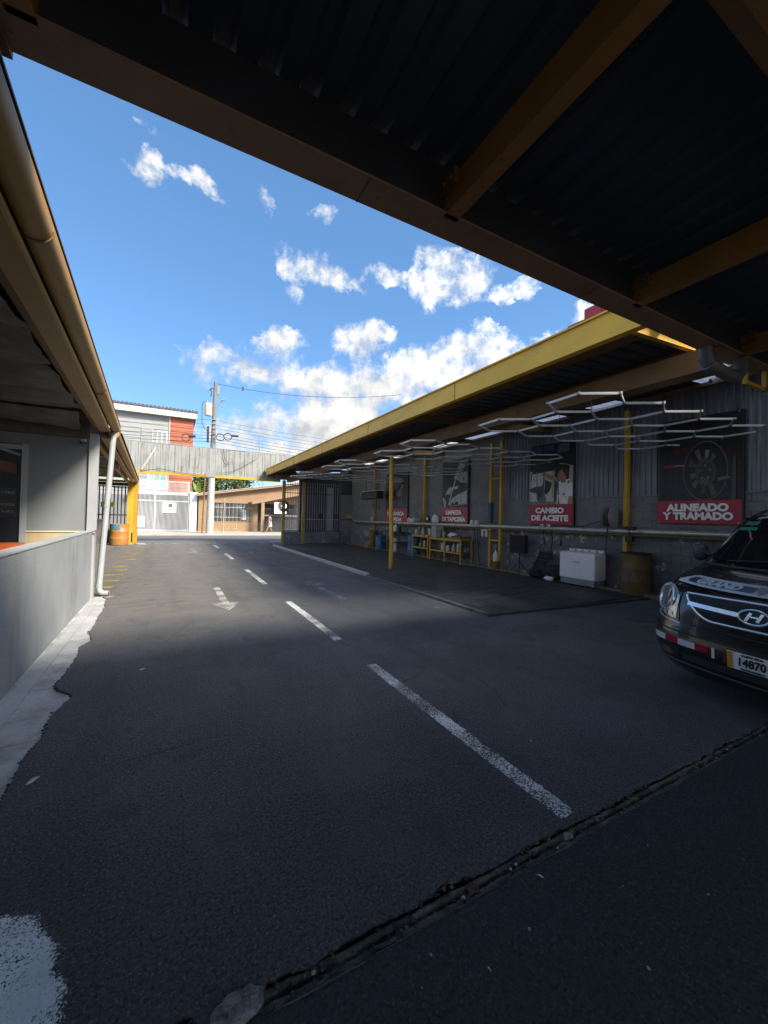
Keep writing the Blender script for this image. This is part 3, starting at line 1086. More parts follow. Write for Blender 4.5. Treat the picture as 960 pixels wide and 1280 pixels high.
def banner(yl, yr, z0, z1, zb, lines, art, label, th=0.11, widths=None):
    """printed banner on the wall; yl = reader's left edge (far), yr = right edge (near)"""
    x = WX - 0.11
    t = thing('service_banner', (x, (yl + yr) / 2, z0), label, 'banner', 'service banners on the right wall')
    w = yl - yr

    def face(u, v):      # slight billow of the fabric
        return (x - 0.012 * math.sin(u * 3.1) * math.sin(v * 3.1) + 0.004 * nz(u * 6, v * 9, yl), yl - w * u, z0 + (z1 - z0) * v)
    MB().slab(face, 14, 24, (0.012, 0, 0)).build('fabric', DK, t, smooth=True)
    mb = MB()
    mats = []
    for i, (c, poly) in enumerate(art):
        m = pc(c)
        if m not in mats:
            mats.append(m)
        zz = [(u, zb + (z1 - zb) * v) for u, v in poly]
        n = len(zz)
        mb.add([(face(u, (z - z0) / (z1 - z0))[0] - 0.0022 - 0.0006 * i, yl - w * u, z) for u, z in zz], [tuple(range(n))], mats.index(m))
    mb.build('printed_picture', mats, t)
    MB().slab(lambda u, v: (face(u, v * (zb - z0) / (z1 - z0))[0] - 0.006, yl - w * (u * 1.02 - 0.01), z0 + (zb - z0) * v), 14, 4, (0.004, 0, 0)).build('title_band', RED, t, smooth=True)
    hb = zb - z0
    for i, s in enumerate(lines):
        write('lettering', s, (x - 0.024, (yl + yr) / 2, z0 + hb * (0.70 if i == 0 else 0.33)), (0, -1, 0), (0, 0, 1), th, PWH, t, width=w * widths[i], bold=0.012)
    # hem rope and eyelets
    for yy in (yl - 0.03, yr + 0.03):
        for zz in (z0 + 0.03, z1 - 0.03):
            MB().cyl((x - 0.02, yy, zz), (x + 0.08, yy, zz), 0.012, n=8).build('eyelet', STL, t)
    MB().box((x - 0.004, yr - 0.05, z0), (x + 0.05, yr - 0.004, z1)).build('side_batten', BPL, t)
    return t


def arcpoly(cx, cy, rx, ry, a0=0, a1=360, n=24):
    return [(cx + rx * math.cos(R(a0 + (a1 - a0) * i / n)), cy + ry * math.sin(R(a0 + (a1 - a0) * i / n))) for i in range(n + (0 if a1 - a0 == 360 else 1))]


# 1: wheel with a torque tool
art = [((0.022, 0.010, 0.010), [(0.05, 0), (0.97, 0), (0.97, 0.82), (0.1, 0.95)]),
       ((0.055, 0.02, 0.018), [(0.32, 0.55), (0.85, 0.5), (0.9, 0.85), (0.4, 0.95)]),
       ((0.10, 0.012, 0.02), arcpoly(0.30, 0.86, 0.12, 0.05)),
       ((0.018, 0.022, 0.022), [(0.12, 0), (0.42, 0), (0.36, 0.55), (0.12, 0.52)]),
       ((0.045, 0.05, 0.05), [(0.23, 0.02), (0.25, 0.02), (0.245, 0.5), (0.235, 0.5)]),
       ((0.20, 0.20, 0.19), arcpoly(0.60, 0.52, 0.265, 0.44)),
       ((0.016, 0.015, 0.016), arcpoly(0.60, 0.52, 0.255, 0.425))]
random.seed(8)
for k in range(10):
    a = 36 * k + 12 + random.uniform(-4, 4)
    c = ((0.30, 0.29, 0.26), (0.20, 0.19, 0.17), (0.36, 0.35, 0.31))[k % 3]
    if k in (0, 9):
        continue
    r0, r1 = 0.10, random.uniform(0.17, 0.245)
    kf = random.uniform(0.35, 1.1)
    c = tuple(q * kf for q in c)
    poly = []
    for rr, da in ((r0, -7), (r1, -8.5), (r1, 8.5), (r0, 7)):
        poly.append((0.60 + rr * math.cos(R(a + da)), 0.52 + rr * 1.66 * math.sin(R(a + da))))
    art.append((c, poly))
art += [((0.10, 0.085, 0.075), arcpoly(0.61, 0.50, 0.125, 0.21)), ((0.05, 0.045, 0.042), arcpoly(0.61, 0.50, 0.09, 0.15)),
        ((0.16, 0.14, 0.12), [(0.55, 0.42), (0.60, 0.43), (0.66, 0.38), (0.63, 0.33), (0.57, 0.34)])]
for k in range(5):
    a = R(72 * k + 90)
    art.append(((0.30, 0.28, 0.26), arcpoly(0.61 + 0.06 * math.cos(a), 0.50 + 0.10 * math.sin(a), 0.012, 0.02, n=8)))
art += [((0.42, 0.02, 0.04), [(0.08, 0.60), (0.23, 0.605), (0.23, 0.645), (0.08, 0.645)]), ((0.42, 0.42, 0.42), [(0.23, 0.615), (0.36, 0.615), (0.36, 0.635), (0.23, 0.635)]),
        ((0.22, 0.2, 0.18), [(0.76, 0.36), (0.90, 0.40), (0.86, 0.43), (0.75, 0.41)]), ((0.10, 0.10, 0.10), [(0.90, 0), (0.955, 0), (0.95, 0.7), (0.92, 0.7)])]
banner(5.02, 3.53, 1.68, 3.95, 2.17, ('ALINEADO', 'Y TRAMADO'), [(tuple(q * 0.42 for q in c), [(u, max(0.0, v * 0.80 - 0.07)) for u, v in p]) for c, p in art],
       'nearest wall banner, red band reading ALINEADO Y TRAMADO under a wheel picture', 0.15, (0.76, 0.86))
# 2: mechanic under a lifted car
art = [((0.30, 0.29, 0.25), [(0, 0), (1, 0), (1, 0.60), (0.75, 0.66), (0, 0.60)]),
       ((0.40, 0.39, 0.34), [(0.05, 0.05), (0.60, 0.05), (0.60, 0.55), (0.05, 0.52)]),
       ((0.20, 0.19, 0.165), [(0.17, 0.1), (0.20, 0.1), (0.20, 0.55), (0.17, 0.55)]), ((0.22, 0.21, 0.18), [(0.36, 0.1), (0.38, 0.1), (0.38, 0.55), (0.36, 0.55)]),
       ((0.26, 0.25, 0.2), [(0.55, 0.1), (0.59, 0.1), (0.59, 0.55), (0.55, 0.55)]),
       ((0.02, 0.02, 0.022), [(0, 0.56), (0.28, 0.60), (0.70, 0.66), (0.75, 0.74), (0, 0.72)]),
       ((0.07, 0.065, 0.06), [(0.1, 0.66), (0.55, 0.69), (0.6, 0.715), (0.1, 0.70)]),
       ((0.03, 0.03, 0.03), [(0, 0.27), (0.18, 0.31), (0.36, 0.30), (0.30, 0.22), (0.20, 0.19), (0.05, 0.21), (0, 0.24)]),
       ((0.09, 0.085, 0.08), [(0.24, 0.12), (0.42, 0.12), (0.42, 0.02), (0.24, 0.02)]),
       ((0.07, 0.07, 0.065), [(0.31, 0.12), (0.39, 0.12), (0.38, 0.26), (0.32, 0.26)]),
       ((0.15, 0.14, 0.13), [(0.0, 0.0), (0.66, 0.0), (0.64, 0.05), (0.0, 0.05)]),
       ((0.56, 0.55, 0.50), [(0.66, 0.0), (1, 0), (1, 0.30), (0.94, 0.40), (0.82, 0.38), (0.70, 0.37), (0.67, 0.2)]),
       ((0.045, 0.12, 0.24), [(0.68, 0.0), (0.90, 0.0), (0.86, 0.11), (0.80, 0.17), (0.70, 0.17)]),
       ((0.04, 0.10, 0.20), [(0.79, 0.14), (0.83, 0.14), (0.95, 0.36), (0.91, 0.38)]), ((0.04, 0.10, 0.20), [(0.68, 0.15), (0.715, 0.15), (0.705, 0.36), (0.675, 0.36)]),
       ((0.27, 0.135, 0.08), [(0.34, 0.50), (0.40, 0.52), (0.66, 0.435), (0.70, 0.37), (0.60, 0.37), (0.42, 0.44)]),
       ((0.24, 0.12, 0.07), [(0.30, 0.49), (0.36, 0.535), (0.40, 0.52), (0.36, 0.47)]),
       ((0.26, 0.13, 0.075), arcpoly(0.78, 0.46, 0.095, 0.095)), ((0.22, 0.11, 0.06), [(0.74, 0.40), (0.86, 0.40), (0.86, 0.34), (0.76, 0.34)]),
       ((0.03, 0.02, 0.018), [(0.77, 0.54), (0.85, 0.575), (0.92, 0.53), (0.93, 0.45), (0.87, 0.40), (0.85, 0.47)]),
       ((0.33, 0.16, 0.08), [(0.90, 0.0), (1, 0), (1, 0.12), (0.92, 0.12)]),
       ((0.015, 0.03, 0.12), [(0.02, 0.86), (0.30, 0.87), (0.30, 0.97), (0.05, 0.95)]), ((0.02, 0.035, 0.10), [(0.34, 0.86), (0.6, 0.87), (0.6, 0.97), (0.34, 0.97)]),
       ((0.07, 0.075, 0.085), [(0.68, 0.83), (0.92, 0.83), (0.92, 0.97), (0.68, 0.97)])]
banner(8.72, 7.22, 1.56, 3.95, 2.16, ('CAMBIO', 'DE ACEITE'), art, 'wall banner with CAMBIO DE ACEITE on red under a mechanic in blue overalls', 0.155, (0.66, 0.86))
# 3: vacuum over a seat
art = [((0.018, 0.02, 0.03), [(0, 0), (1, 0), (1, 1), (0, 1)]), ((0.20, 0.21, 0.23), [(0.45, 0.62), (0.6, 0.72), (0.98, 0.72), (0.98, 0.48), (0.72, 0.52), (0.55, 0.60)]),
       ((0.30, 0.31, 0.32), [(0.30, 0.05), (0.98, 0.06), (0.98, 0.34), (0.62, 0.26), (0.40, 0.18)]), ((0.17, 0.18, 0.18), [(0.55, 0.1), (0.58, 0.1), (0.58, 0.25), (0.55, 0.24)]),
       ((0.17, 0.18, 0.18), [(0.75, 0.1), (0.78, 0.1), (0.78, 0.29), (0.75, 0.28)]), ((0.25, 0.25, 0.29), arcpoly(0.03, 0.08, 0.15, 0.14, -60, 90)),
       ((0.30, 0.30, 0.33), [(0.14, 0.28), (0.28, 0.42), (0.68, 0.45), (0.62, 0.38), (0.42, 0.38), (0.34, 0.28)]),
       ((0.34, 0.34, 0.35), [(0.27, 0.06), (0.31, 0.06), (0.60, 0.66), (0.56, 0.66)]), ((0.05, 0.11, 0.08), [(0.3, 0.04), (0.95, 0.08), (0.95, 0.05), (0.35, 0.0)]),
       ((0.14, 0.15, 0.18), [(0.58, 0.79), (0.72, 0.93), (0.90, 0.92), (0.88, 0.80)]), ((0.22, 0.23, 0.25), [(0.62, 0.6), (0.70, 0.72), (0.72, 0.6)])]
banner(13.25, 11.66, 1.46, 4.0, 2.12, ('LIMPIEZA', 'DE TAPICERÍA'), art, 'third wall banner, dark seat picture over a red band, above the yellow benches', 0.16, (0.62, 0.92))
# 4
art = [((0.015, 0.016, 0.024), [(0, 0), (1, 0), (1, 1), (0, 1)]), ((0.05, 0.055, 0.07), [(0.2, 0.1), (0.75, 0.15), (0.82, 0.6), (0.55, 0.85), (0.3, 0.7)]),
       ((0.10, 0.10, 0.11), arcpoly(0.62, 0.40, 0.13, 0.07)), ((0.02, 0.03, 0.10), [(0.3, 0.05), (0.8, 0.05), (0.8, 0.2), (0.35, 0.22)]), ((0.16, 0.15, 0.14), [(0.6, 0.42), (0.66, 0.42), (0.80, 0.62), (0.76, 0.64)])]
banner(18.1, 16.0, 1.36, 3.9, 2.12, ('MECÁNICA', 'RÁPIDA'), art, 'farthest wall banner, half behind the free standing yellow post', 0.17, (0.78, 0.60))

# rail along the wall
YB0 = M('dull_yellow_bar', (0.22, 0.15, 0.03), 0.6, 0.2, 4)
t = thing('pipe_rail', (9.62, 10, 1.44), 'long galvanised pipe over a yellow bar, running along the right wall', 'pipe')
MB().tube([(9.62, 2.4, 1.475), (9.62, 8, 1.45), (9.62, 15, 1.42), (9.62, 21.8, 1.40)], 0.058, 12).build('pipe', STL, t, smooth=True)
MB().tube([(9.64, 2.4, 1.39), (9.64, 8, 1.365), (9.64, 15, 1.335), (9.64, 21.8, 1.315)], 0.020, 8).build('yellow_bar', YB0, t, smooth=True)
for y in (3.2, 5.2, 7.4, 9.4, 11.5, 13.6, 15.7, 17.8, 19.9):
    MB().bar((9.62, y, 1.40), (9.93, y, 1.33), 0.05, 0.03).build('bracket', GPL, t)
    MB().cyl((9.62, y - 0.03, 1.465 - 0.004 * (y - 4)), (9.62, y + 0.03, 1.465 - 0.004 * (y - 4)), 0.066, n=12).build('collar', STL, t)

# ================================================================ SERVICE CANOPY (right)
can = thing('service_canopy', (7.3, 13, 0), 'long flat canopy with a yellow fascia along the right side of the yard', 'canopy')


def roofz(x):
    return 4.30 + 0.055 * (x - 4.85)


FAS = MB()
FAS.box((4.835, 2.52, 4.00), (4.865, 23.9, 4.345)).box((4.865, 2.52, 3.998), (4.95, 23.9, 4.022)).box((4.80, 2.52, 4.335), (4.88, 23.9, 4.36))
FAS.build('fascia', M('fascia_yellow', (0.68, 0.40, 0.038), 0.5, 0.10, 2, bump=0.08, stain=(0.36, 0.23, 0.06), sstr=0.5, sscale=3, stretch=(1, 0.3, 1)), can)
for y in (6.2, 10.1, 14.0, 17.9, 21.8):
    MB().box((4.828, y, 4.003), (4.834, y + 0.012, 4.334)).build('fascia_joint', BRN, can)
for k, y in enumerate((2.85, 8.05, 13.3, 18.55, 23.4)):
    MB().bar((4.98, y, 4.09), (9.88, y, 4.36), 0.07, 0.17).build('rafter', YEL if k == 0 else BRN, can)
    MB().bar((4.975, y, 4.09), (5.0, y, 4.09), 0.05, 0.07).build('rafter_cap', CRM, can)
MB().box((6.03, 2.52, 3.66), (6.25, 23.8, 3.96)).build('main_beam', BRN, can)
MB().box((6.0, 2.52, 3.655), (6.28, 23.8, 3.665)).build('beam_flange', BRN, can)
for x in (5.45, 7.1, 7.95, 8.75, 9.5):
    MB().bar((x, 2.52, roofz(x) - (0.11 if x < 7 else 0.045)), (x, 23.8, roofz(x) - (0.11 if x < 7 else 0.045)), 0.10, 0.17 if x < 7 else 0.07).build('purlin', BRN, can)
SKY_L = translucent('skylight_sheet', (0.80, 0.83, 0.85))
k = 0
y = 2.52
roof_protos = {}
while y < 23.7:
    w = 0.78
    sk = k in (1, 4, 6, 9, 10, 12, 13, 15, 17, 19, 21, 23, 25)  # some strips are extra, added to let more light into the bay
    spans = [(4.88, 10.15, DRK, 'roof_sheet')] if not sk else [(4.88, 8.2, DRK, 'roof_sheet'), (8.2, 9.55, SKY_L, 'skylight'), (9.55, 10.15, DRK, 'roof_sheet')]
    for xa, xb, m, nm in spans:
        mb = MB()
        p = [(0, 0), (0.10, 0), (0.12, 0.03), (0.16, 0.03), (0.18, 0), (0.36, 0), (0.38, 0.03), (0.42, 0.03), (0.44, 0), (0.62, 0), (0.64, 0.03), (0.68, 0.03), (0.70, 0), (0.785, 0)]
        vs = [(xa, y + a, roofz(xa) + b) for a, b in p] + [(xb, y + a, roofz(xb) + b) for a, b in p]
        n = len(p)
        vs += [(q[0], q[1], q[2] + 0.004) for q in vs]
        fs = []
        for i in range(n - 1):
            fs += [(i, i + 1, n + i + 1, n + i)]
            if nm == 'roof_sheet':
                fs += [(2 * n + i, 3 * n + i, 3 * n + i + 1, 2 * n + i + 1)]
        mb.add(vs, fs)
        mb.build(nm, m, can)
    y += w
    k += 1
# posts
MB().tube([(6.2, 11.06, 0.02), (6.215, 11.06, 0.9), (6.17, 11.06, 1.9), (6.15, 11.06, 3.66)], 0.068, 10).build('post', YEL, can, smooth=True)['label'] = 'slightly bent free standing post'
MB().cyl((6.2, 11.06, 0.022), (6.2, 11.06, 0.045), 0.11, n=12).build('base_plate', BRN, can)
for y in (5.72, 14.5, 19.4):
    MB().box((9.71, y - 0.05, 0.02), (9.81, y + 0.05, 4.4)).build('post', YEL, can)
for y in (10.28, 9.80):
    MB().box((9.62, y - 0.045, 0.02), (9.72, y + 0.045, 4.3)).build('post', YEL, can)
for z in (0.95, 3.05):
    MB().box((9.635, 9.845, z), (9.705, 10.235, z + 0.05)).build('post_rung', YEL, can)
MB().box((9.6, 10.22, 1.55), (9.735, 10.345, 2.25)).build('post_sleeve', M('blue_sleeve_paint', (0.05, 0.09, 0.17), 0.6, 0.2, 5), can)

# hexagonal light arrays, switched off -------------------------------------
TUBE = M('lamp_tube_plastic', (0.44, 0.45, 0.46), 0.35, 0.05, 8)
side = 0.535
tub = MB()
tub.box((-side / 2 + 0.02, -0.012, -0.012), (side / 2 - 0.02, 0.012, 0.012))
tub.box((-side / 2 + 0.025, -0.010, -0.021), (side / 2 - 0.025, 0.010, -0.012))
tub_o = tub.build('tube_proto', [TUBE], None)
tub_o.data.name = 'lamp_tube'
NODE = MB().lathe([(0.012, -0.02), (0.026, -0.018), (0.026, 0.018), (0.012, 0.02)], n=8).build('node_proto', GPL, None)


def hexarray(x0, y0, z, rows, cols, rot, label, tilt=0.0):
    t = thing('hexagon_light', (x0, y0, z), label, 'ceiling light', 'honeycomb ceiling lights under the canopy')
    t.rotation_euler = (0, tilt, rot)
    edges = {}
    nodes = set()
    w = side * math.sqrt(3)
    for r in range(rows):
        for c in range(cols - (1 if r % 2 and rows > 3 else 0)):
            cx = c * w + (w / 2 if r % 2 else 0)
            cy = r * side * 1.5
            ps = []
            for k in range(6):
                a = R(60 * k + 30)
                ps.append((round(cx + side * math.cos(a), 3), round(cy + side * math.sin(a), 3)))
            for a, b in zip(ps, ps[1:] + ps[:1]):
                key = tuple(sorted((a, b)))
                edges[key] = 1
                nodes.add(a)
    # merge near-identical keys from rounding
    seen = []
    for a, b in edges:
        m = ((a[0] + b[0]) / 2, (a[1] + b[1]) / 2)
        if any(abs(m[0] - q[0]) < 0.02 and abs(m[1] - q[1]) < 0.02 for q in seen):
            continue
        seen.append(m)
        inst(tub_o, 'lamp_tube', t, (m[0], m[1], 0), math.atan2(b[1] - a[1], b[0] - a[0]))
    ns = []
    for a in nodes:
        if any(abs(a[0] - q[0]) < 0.02 and abs(a[1] - q[1]) < 0.02 for q in ns):
            continue
        ns.append(a)
        inst(NODE, 'connector', t, (a[0], a[1], 0))
    hang = ns[4::17]
    for a in hang:
        mb = MB().cyl((a[0], a[1], 0.01), (a[0], a[1], 0.55), 0.005, n=6)
        o = mb.build('hanger', BST)
        o.parent = t
    return t


hexarray(5.30, 3.72, 3.40, 3, 5, R(-4), 'honeycomb tube light nearest the camera, above the van and wheel banner')
hexarray(5.15, 7.75, 3.40, 3, 5, R(-4), 'second honeycomb tube light along the canopy, before the CAMBIO DE ACEITE banner')
hexarray(5.05, 11.75, 3.42, 3, 5, R(-4), 'third honeycomb tube light along the canopy, beyond the free standing yellow post')
hexarray(5.0, 15.9, 3.42, 3, 5, R(-4), 'farthest honeycomb tube light, at the gate end of the canopy')
bpy.data.objects.remove(tub_o)
bpy.data.objects.remove(NODE)

# ================================================================ WORKSHOP CANOPY (overhead, near)
ws = thing('workshop_canopy', (3, 0, 3.5), 'dark workshop roof overhead with brown beams and edge gutter', 'canopy')
EY = 2.12
MB().box((-1.02, EY - 0.19, 3.50), (11.5, EY, 3.515)).build('gutter_bottom', M('brown_gutter_paint', (0.24, 0.13, 0.075), 0.6, 0.2, 2, bump=0.1, stain=(0.10, 0.065, 0.045), sstr=0.5, sscale=2.5), ws)
MB().box((-1.02, EY - 0.012, 3.515), (11.5, EY, 3.74)).build('gutter_face', BRN, ws)
MB().box((-1.02, EY - 0.17, 3.516), (11.5, EY - 0.155, 3.80)).build('gutter_back', M('gutter_back_paint', (0.018, 0.020, 0.028), 0.6, 0.3, 3), ws)
MB().box((-1.06, EY - 0.5, 3.47), (-0.62, EY + 0.004, 3.78)).build('corner_bracket', BRN, ws)
sheet = MB()
y0, y1 = -7.0, EY - 0.1
p = []
x = -6.0
while x < 13:
    p += [(x, 0), (x + 0.10, 0), (x + 0.125, 0.03), (x + 0.175, 0.03), (x + 0.2, 0)]
    x += 0.2001
n = len(p)
vs = [(a, y0, 3.80 + b) for a, b in p] + [(a, y1, 3.80 + b) for a, b in p] + [(a, y0, 3.806 + b) for a, b in p] + [(a, y1, 3.806 + b) for a, b in p]
fs = []
for i in range(n - 1):
    fs += [(i, i + 1, n + i + 1, n + i), (2 * n + i, 3 * n + i, 3 * n + i + 1, 2 * n + i + 1)]
fs += [(n + i, n + i + 1, 3 * n + i + 1, 3 * n + i) for i in range(n - 1)]
sheet.add(vs, fs)
sheet.build('roof_sheet', DRK, ws)
for x in (-2.5, -0.55, 1.46, 3.43, 5.42, 7.4, 9.4):
    MB().box((x - 0.047, -7, 3.50), (x + 0.047, EY - 0.16, 3.68)).build('beam', M('dull_yellow_beam', (0.24, 0.11, 0.026), 0.6, 0.2, 3, bump=0.1), ws)
for y in (0.70, -1.3, -3.4):
    MB().box((1.53, y - 0.05, 3.56), (11.5, y + 0.012, 3.78)).build('purlin', BRN, ws)
    MB().box((-6, y - 0.05, 3.69), (1.4, y + 0.05, 3.79)).build('purlin', DRK, ws)
BOLT = M('bolt_steel', (0.20, 0.19, 0.18), 0.5, 0.2, 9, metal=0.6)
for x in (-0.55, 1.46, 3.43, 5.42):           # cleats, bolts and a stray flex under the roof
    MB().box((x - 0.075, EY - 0.30, 3.60), (x - 0.0475, EY - 0.172, 3.70)).build('cleat', BRN, ws)
    for dy in (-0.27, -0.20):
        MB().cyl((x - 0.076, EY + dy, 3.65), (x - 0.088, EY + dy, 3.65), 0.011, n=6).build('bolt', BOLT, ws)
    for y in (1.5, 0.75, 0.0):
        MB().cyl((x - 0.02, y, 3.5), (x - 0.02, y, 3.492), 0.010, n=6).build('bolt', BOLT, ws)
for x in [k * 0.8 - 0.6 for k in range(9)]:
    MB().cyl((x, EY - 0.08, 3.50), (x, EY - 0.08, 3.493), 0.008, n=6).build('rivet', BOLT, ws)
for x in (0.9, 2.9, 4.9):
    MB().box((x, EY - 0.191, 3.497), (x + 0.006, EY + 0.002, 3.4995)).build('gutter_joint', DRK, ws)
MB().tube([(1.51, 1.9, 3.66), (1.52, 1.0, 3.63), (1.52, 0.2, 3.66)], 0.008, 6).tube([(3.48, 1.9, 3.66), (3.49, 1.2, 3.62), (3.49, 0.3, 3.66)], 0.008, 6).build('roof_flex', BPL, ws)
DPIPE = M('grey_pvc', (0.11, 0.11, 0.12), 0.45, 0.15, 4, stain=(0.1, 0.09, 0.08), sstr=0.5, sscale=7)
el_ = [(4.86, 2.06, 3.54), (4.86, 2.06, 3.46), (4.885, 2.06, 3.40), (4.94, 2.05, 3.345), (5.04, 2.03, 3.31), (5.25, 1.96, 3.22), (5.36, 1.93, 3.17), (5.40, 1.92, 3.08), (5.40, 1.92, 0.1)]
MB().tube([tuple(p) for p in el_[:5]], 0.068, 14).build('downpipe_elbow', DPIPE, ws, smooth=True)
for a, b in ((0, 1), (3, 3)):
    q = Vector(el_[a])
    d = (Vector(el_[a + 1]) - q).normalized()
    MB().cyl(q - d * 0.03, q + d * 0.04, 0.076, n=14).build('pipe_collar', DPIPE, ws, smooth=True)
MB().tube([(5.02, 2.033, 3.315), (5.25, 2.02, 3.285), (5.42, 2.0, 3.29), (5.48, 1.99, 3.36), (5.49, 1.99, 3.54)], 0.066, 12).build('drain_pipe', DPIPE, ws, smooth=True)
MB().box((5.66, 2.0, 3.30), (5.70, 2.04, 3.52)).box((5.66, 2.0, 3.26), (6.2, 2.04, 3.30)).box((6.16, 2.0, 3.26), (6.2, 2.04, 3.52)).build('strap_bracket', YEL, ws)
t = thing('security_camera', (5.6, 2.25, 3.47), 'small white bullet camera under the corner of the dark workshop roof', 'camera')
MB().tube([(5.62, 2.1, 3.52), (5.62, 2.16, 3.48), (5.60, 2.19, 3.43)], 0.014, 8).build('arm', WPL, t, smooth=True)
MB().cyl((5.66, 2.14, 3.44), (5.53, 2.28, 3.345), 0.036, n=14).build('body', WHT, t, smooth=True)
MB().cyl((5.528, 2.282, 3.343), (5.524, 2.286, 3.340), 0.028, n=12).build('lens', GLS, t)

# ================================================================ THINGS ALONG THE RIGHT WALL
# hose reel
t = thing('hose_reel', (9.62, 6.0, 1.5), 'grey hose reel on the pipe rail by the wall post left of the wheel banner', 'hose reel')
c = (9.60, 6.02, 1.80)
for s in (-0.10, 0.10):
    MB().lathe([(0.03, -0.008), (0.25, -0.008), (0.262, 0), (0.25, 0.008), (0.03, 0.008)], (c[0], c[1] + s, c[2]), 24, axis='y').build('reel_flange', GPL, t, smooth=True)
MB().lathe([(0.09, -0.095), (0.09, 0.095)], c, 20, axis='y').build('drum', BPL, t, smooth=True)
cp = []
for i in range(150):
    a = i * 0.42
    cp.append((c[0] + (0.12 + 0.03 * (i // 50)) * math.cos(a), c[1] - 0.08 + 0.16 * ((i % 50) / 50), c[2] + (0.12 + 0.03 * (i // 50)) * math.sin(a)))
MB().tube(cp, 0.016, 6).build('hose', M('grey_hose', (0.12, 0.12, 0.125), 0.5), t, smooth=True)
MB().bar((c[0] + 0.05, c[1] - 0.12, 1.5), (c[0] + 0.05, c[1] - 0.12, 2.0), 0.05, 0.02).bar((c[0] + 0.05, c[1] + 0.12, 1.5), (c[0] + 0.05, c[1] + 0.12, 2.0), 0.05, 0.02).box((c[0] - 0.05, c[1] - 0.15, 1.49), (c[0] + 0.1, c[1] + 0.15, 1.52)).build('frame', GPL, t)
tag(MB().tube([(9.56, 6.05, 1.66), (9.5, 6.06, 1.2), (9.48, 6.05, 0.95), (9.5, 6.0, 0.80)], 0.014, 7).build('hanging_hose', BPL, None, smooth=True),
    'black hose end hanging from the reel over the white washing machine', 'hose')
tag(MB().tube([(9.62, 6.2, 1.72), (9.6, 6.7, 1.56), (9.62, 7.3, 1.50), (9.66, 8.2, 1.53)], 0.014, 7).build('feed_hose', BPL, None, smooth=True),
    'black hose sagging from the reel along the pipe rail', 'hose')

# washing machine
t = thing('washing_machine', (9.45, 6.62, 0.06), 'white twin tub washing machine standing against the dark wall', 'washing machine')
MB().box((9.16, 6.12, 0.20), (9.62, 7.12, 0.86)).build('cabinet', WHT, t, bevel=0.03, seg=3)
MB().box((9.18, 6.14, 0.05), (9.60, 7.10, 0.197)).build('base', GPL, t, bevel=0.015)
MB().box((9.18, 6.14, 0.862), (9.52, 7.10, 0.885)).build('lid', WPL, t, bevel=0.008)
MB().box((9.525, 6.13, 0.862), (9.64, 7.11, 0.95)).build('control_panel', WPL, t, bevel=0.015)
for k in range(4):
    MB().cyl((9.523, 6.3 + k * 0.2, 0.91), (9.50, 6.3 + k * 0.2, 0.91), 0.024, n=12).build('knob', GPL, t)
MB().box((9.1565, 6.52, 0.62), (9.1585, 6.72, 0.64)).build('emblem', GPL, t)
for y in (6.2, 7.04):
    MB().cyl((9.24, y, 0.022), (9.24, y, 0.052), 0.03, n=10).build('foot', BPL, t)


def drum(x, y, z0, r, h, mat, label, name='drum', ribsz=(0.33, 0.66), lid=None, cat='barrel', lip=0.007, n=28):
    t = thing(name, (x, y, z0), label, cat)
    pr = [(r * 0.97, 0), (r, 0.02)]
    for f_ in ribsz:
        pr += [(r, h * f_ - 0.02), (r + lip, h * f_), (r, h * f_ + 0.02)]
    pr += [(r, h - 0.03), (r + lip * 0.8, h - 0.015), (r + lip * 0.8, h), (r - 0.02, h), (r - 0.02, h - 0.012)]
    MB().lathe(pr, (x, y, z0), n).build('shell', mat, t, smooth=True)
    if lid:
        MB().lathe([(r - 0.02, h - 0.010), (r + 0.016, h + 0.002), (r + 0.018, h + 0.03), (r - 0.03, h + 0.035)], (x, y, z0), n).build('lid', lid, t, smooth=True)
    return t


YB = M('yellow_drum_paint', (0.16, 0.105, 0.028), 0.6, 0.25, 3, bump=0.3, stain=(0.035, 0.05, 0.16), sstr=0.95, sscale=4.2, slo=0.60, shi=0.63)
drum(9.50, 5.33, 0.03, 0.29, 0.92, YB, 'large dull yellow drum with blue blotches, beside the nearest wall post', lid=BPL)
drum(9.45, 19.2, 0.03, 0.29, 0.95, M('yellow_blue_drum', (0.30, 0.20, 0.06), 0.6, 0.2, 2, stain=(0.03, 0.05, 0.15), sstr=0.95, sscale=1.6, slo=0.52, shi=0.56), 'yellow drum with blue lower half at the far end of the right wall', ribsz=(0.33, 0.66))
drum(9.42, 17.9, 0.03, 0.27, 0.72, BLU, 'short blue barrel seen just left of the free standing yellow post')
drum(9.42, 14.75, 0.03, 0.27, 0.90, BLU, 'tall blue plastic barrel at the left end of the yellow benches', ribsz=(0.25, 0.75))
drum(-2.26, 23.35, 0.02, 0.40, 1.02, M('painted_barrel', (0.38, 0.17, 0.035), 0.6, 0.15, 3, bump=0.2, stain=(0.30, 0.27, 0.22), sstr=0.9, sscale=3.3, slo=0.53, shi=0.58), 'big orange painted barrel with a blue rim patch, before the barred gate', ribsz=(0.3, 0.65))
BARREL = [o for o in bpy.data.objects if o.name.startswith('drum') and o.get('label', '').startswith('big orange')][0]
mb = MB()
for j in range(9):
    a0, a1 = R(200 + j * 9), R(209 + j * 9)
    zl = 0.80 + 0.05 * nz(j * 0.8, 3)
    mb.add([(-2.26 + 0.418 * math.cos(a), 23.35 + 0.418 * math.sin(a), z) for a, z in ((a0, zl), (a1, 0.80 + 0.05 * nz(j * 0.8 + 0.8, 3)), (a1, 1.0), (a0, 1.0))], [(0, 1, 2, 3)])
mb.build('blue_patch', M('blue_patch_paint', (0.05, 0.20, 0.32), 0.6, 0.2, 5), BARREL)

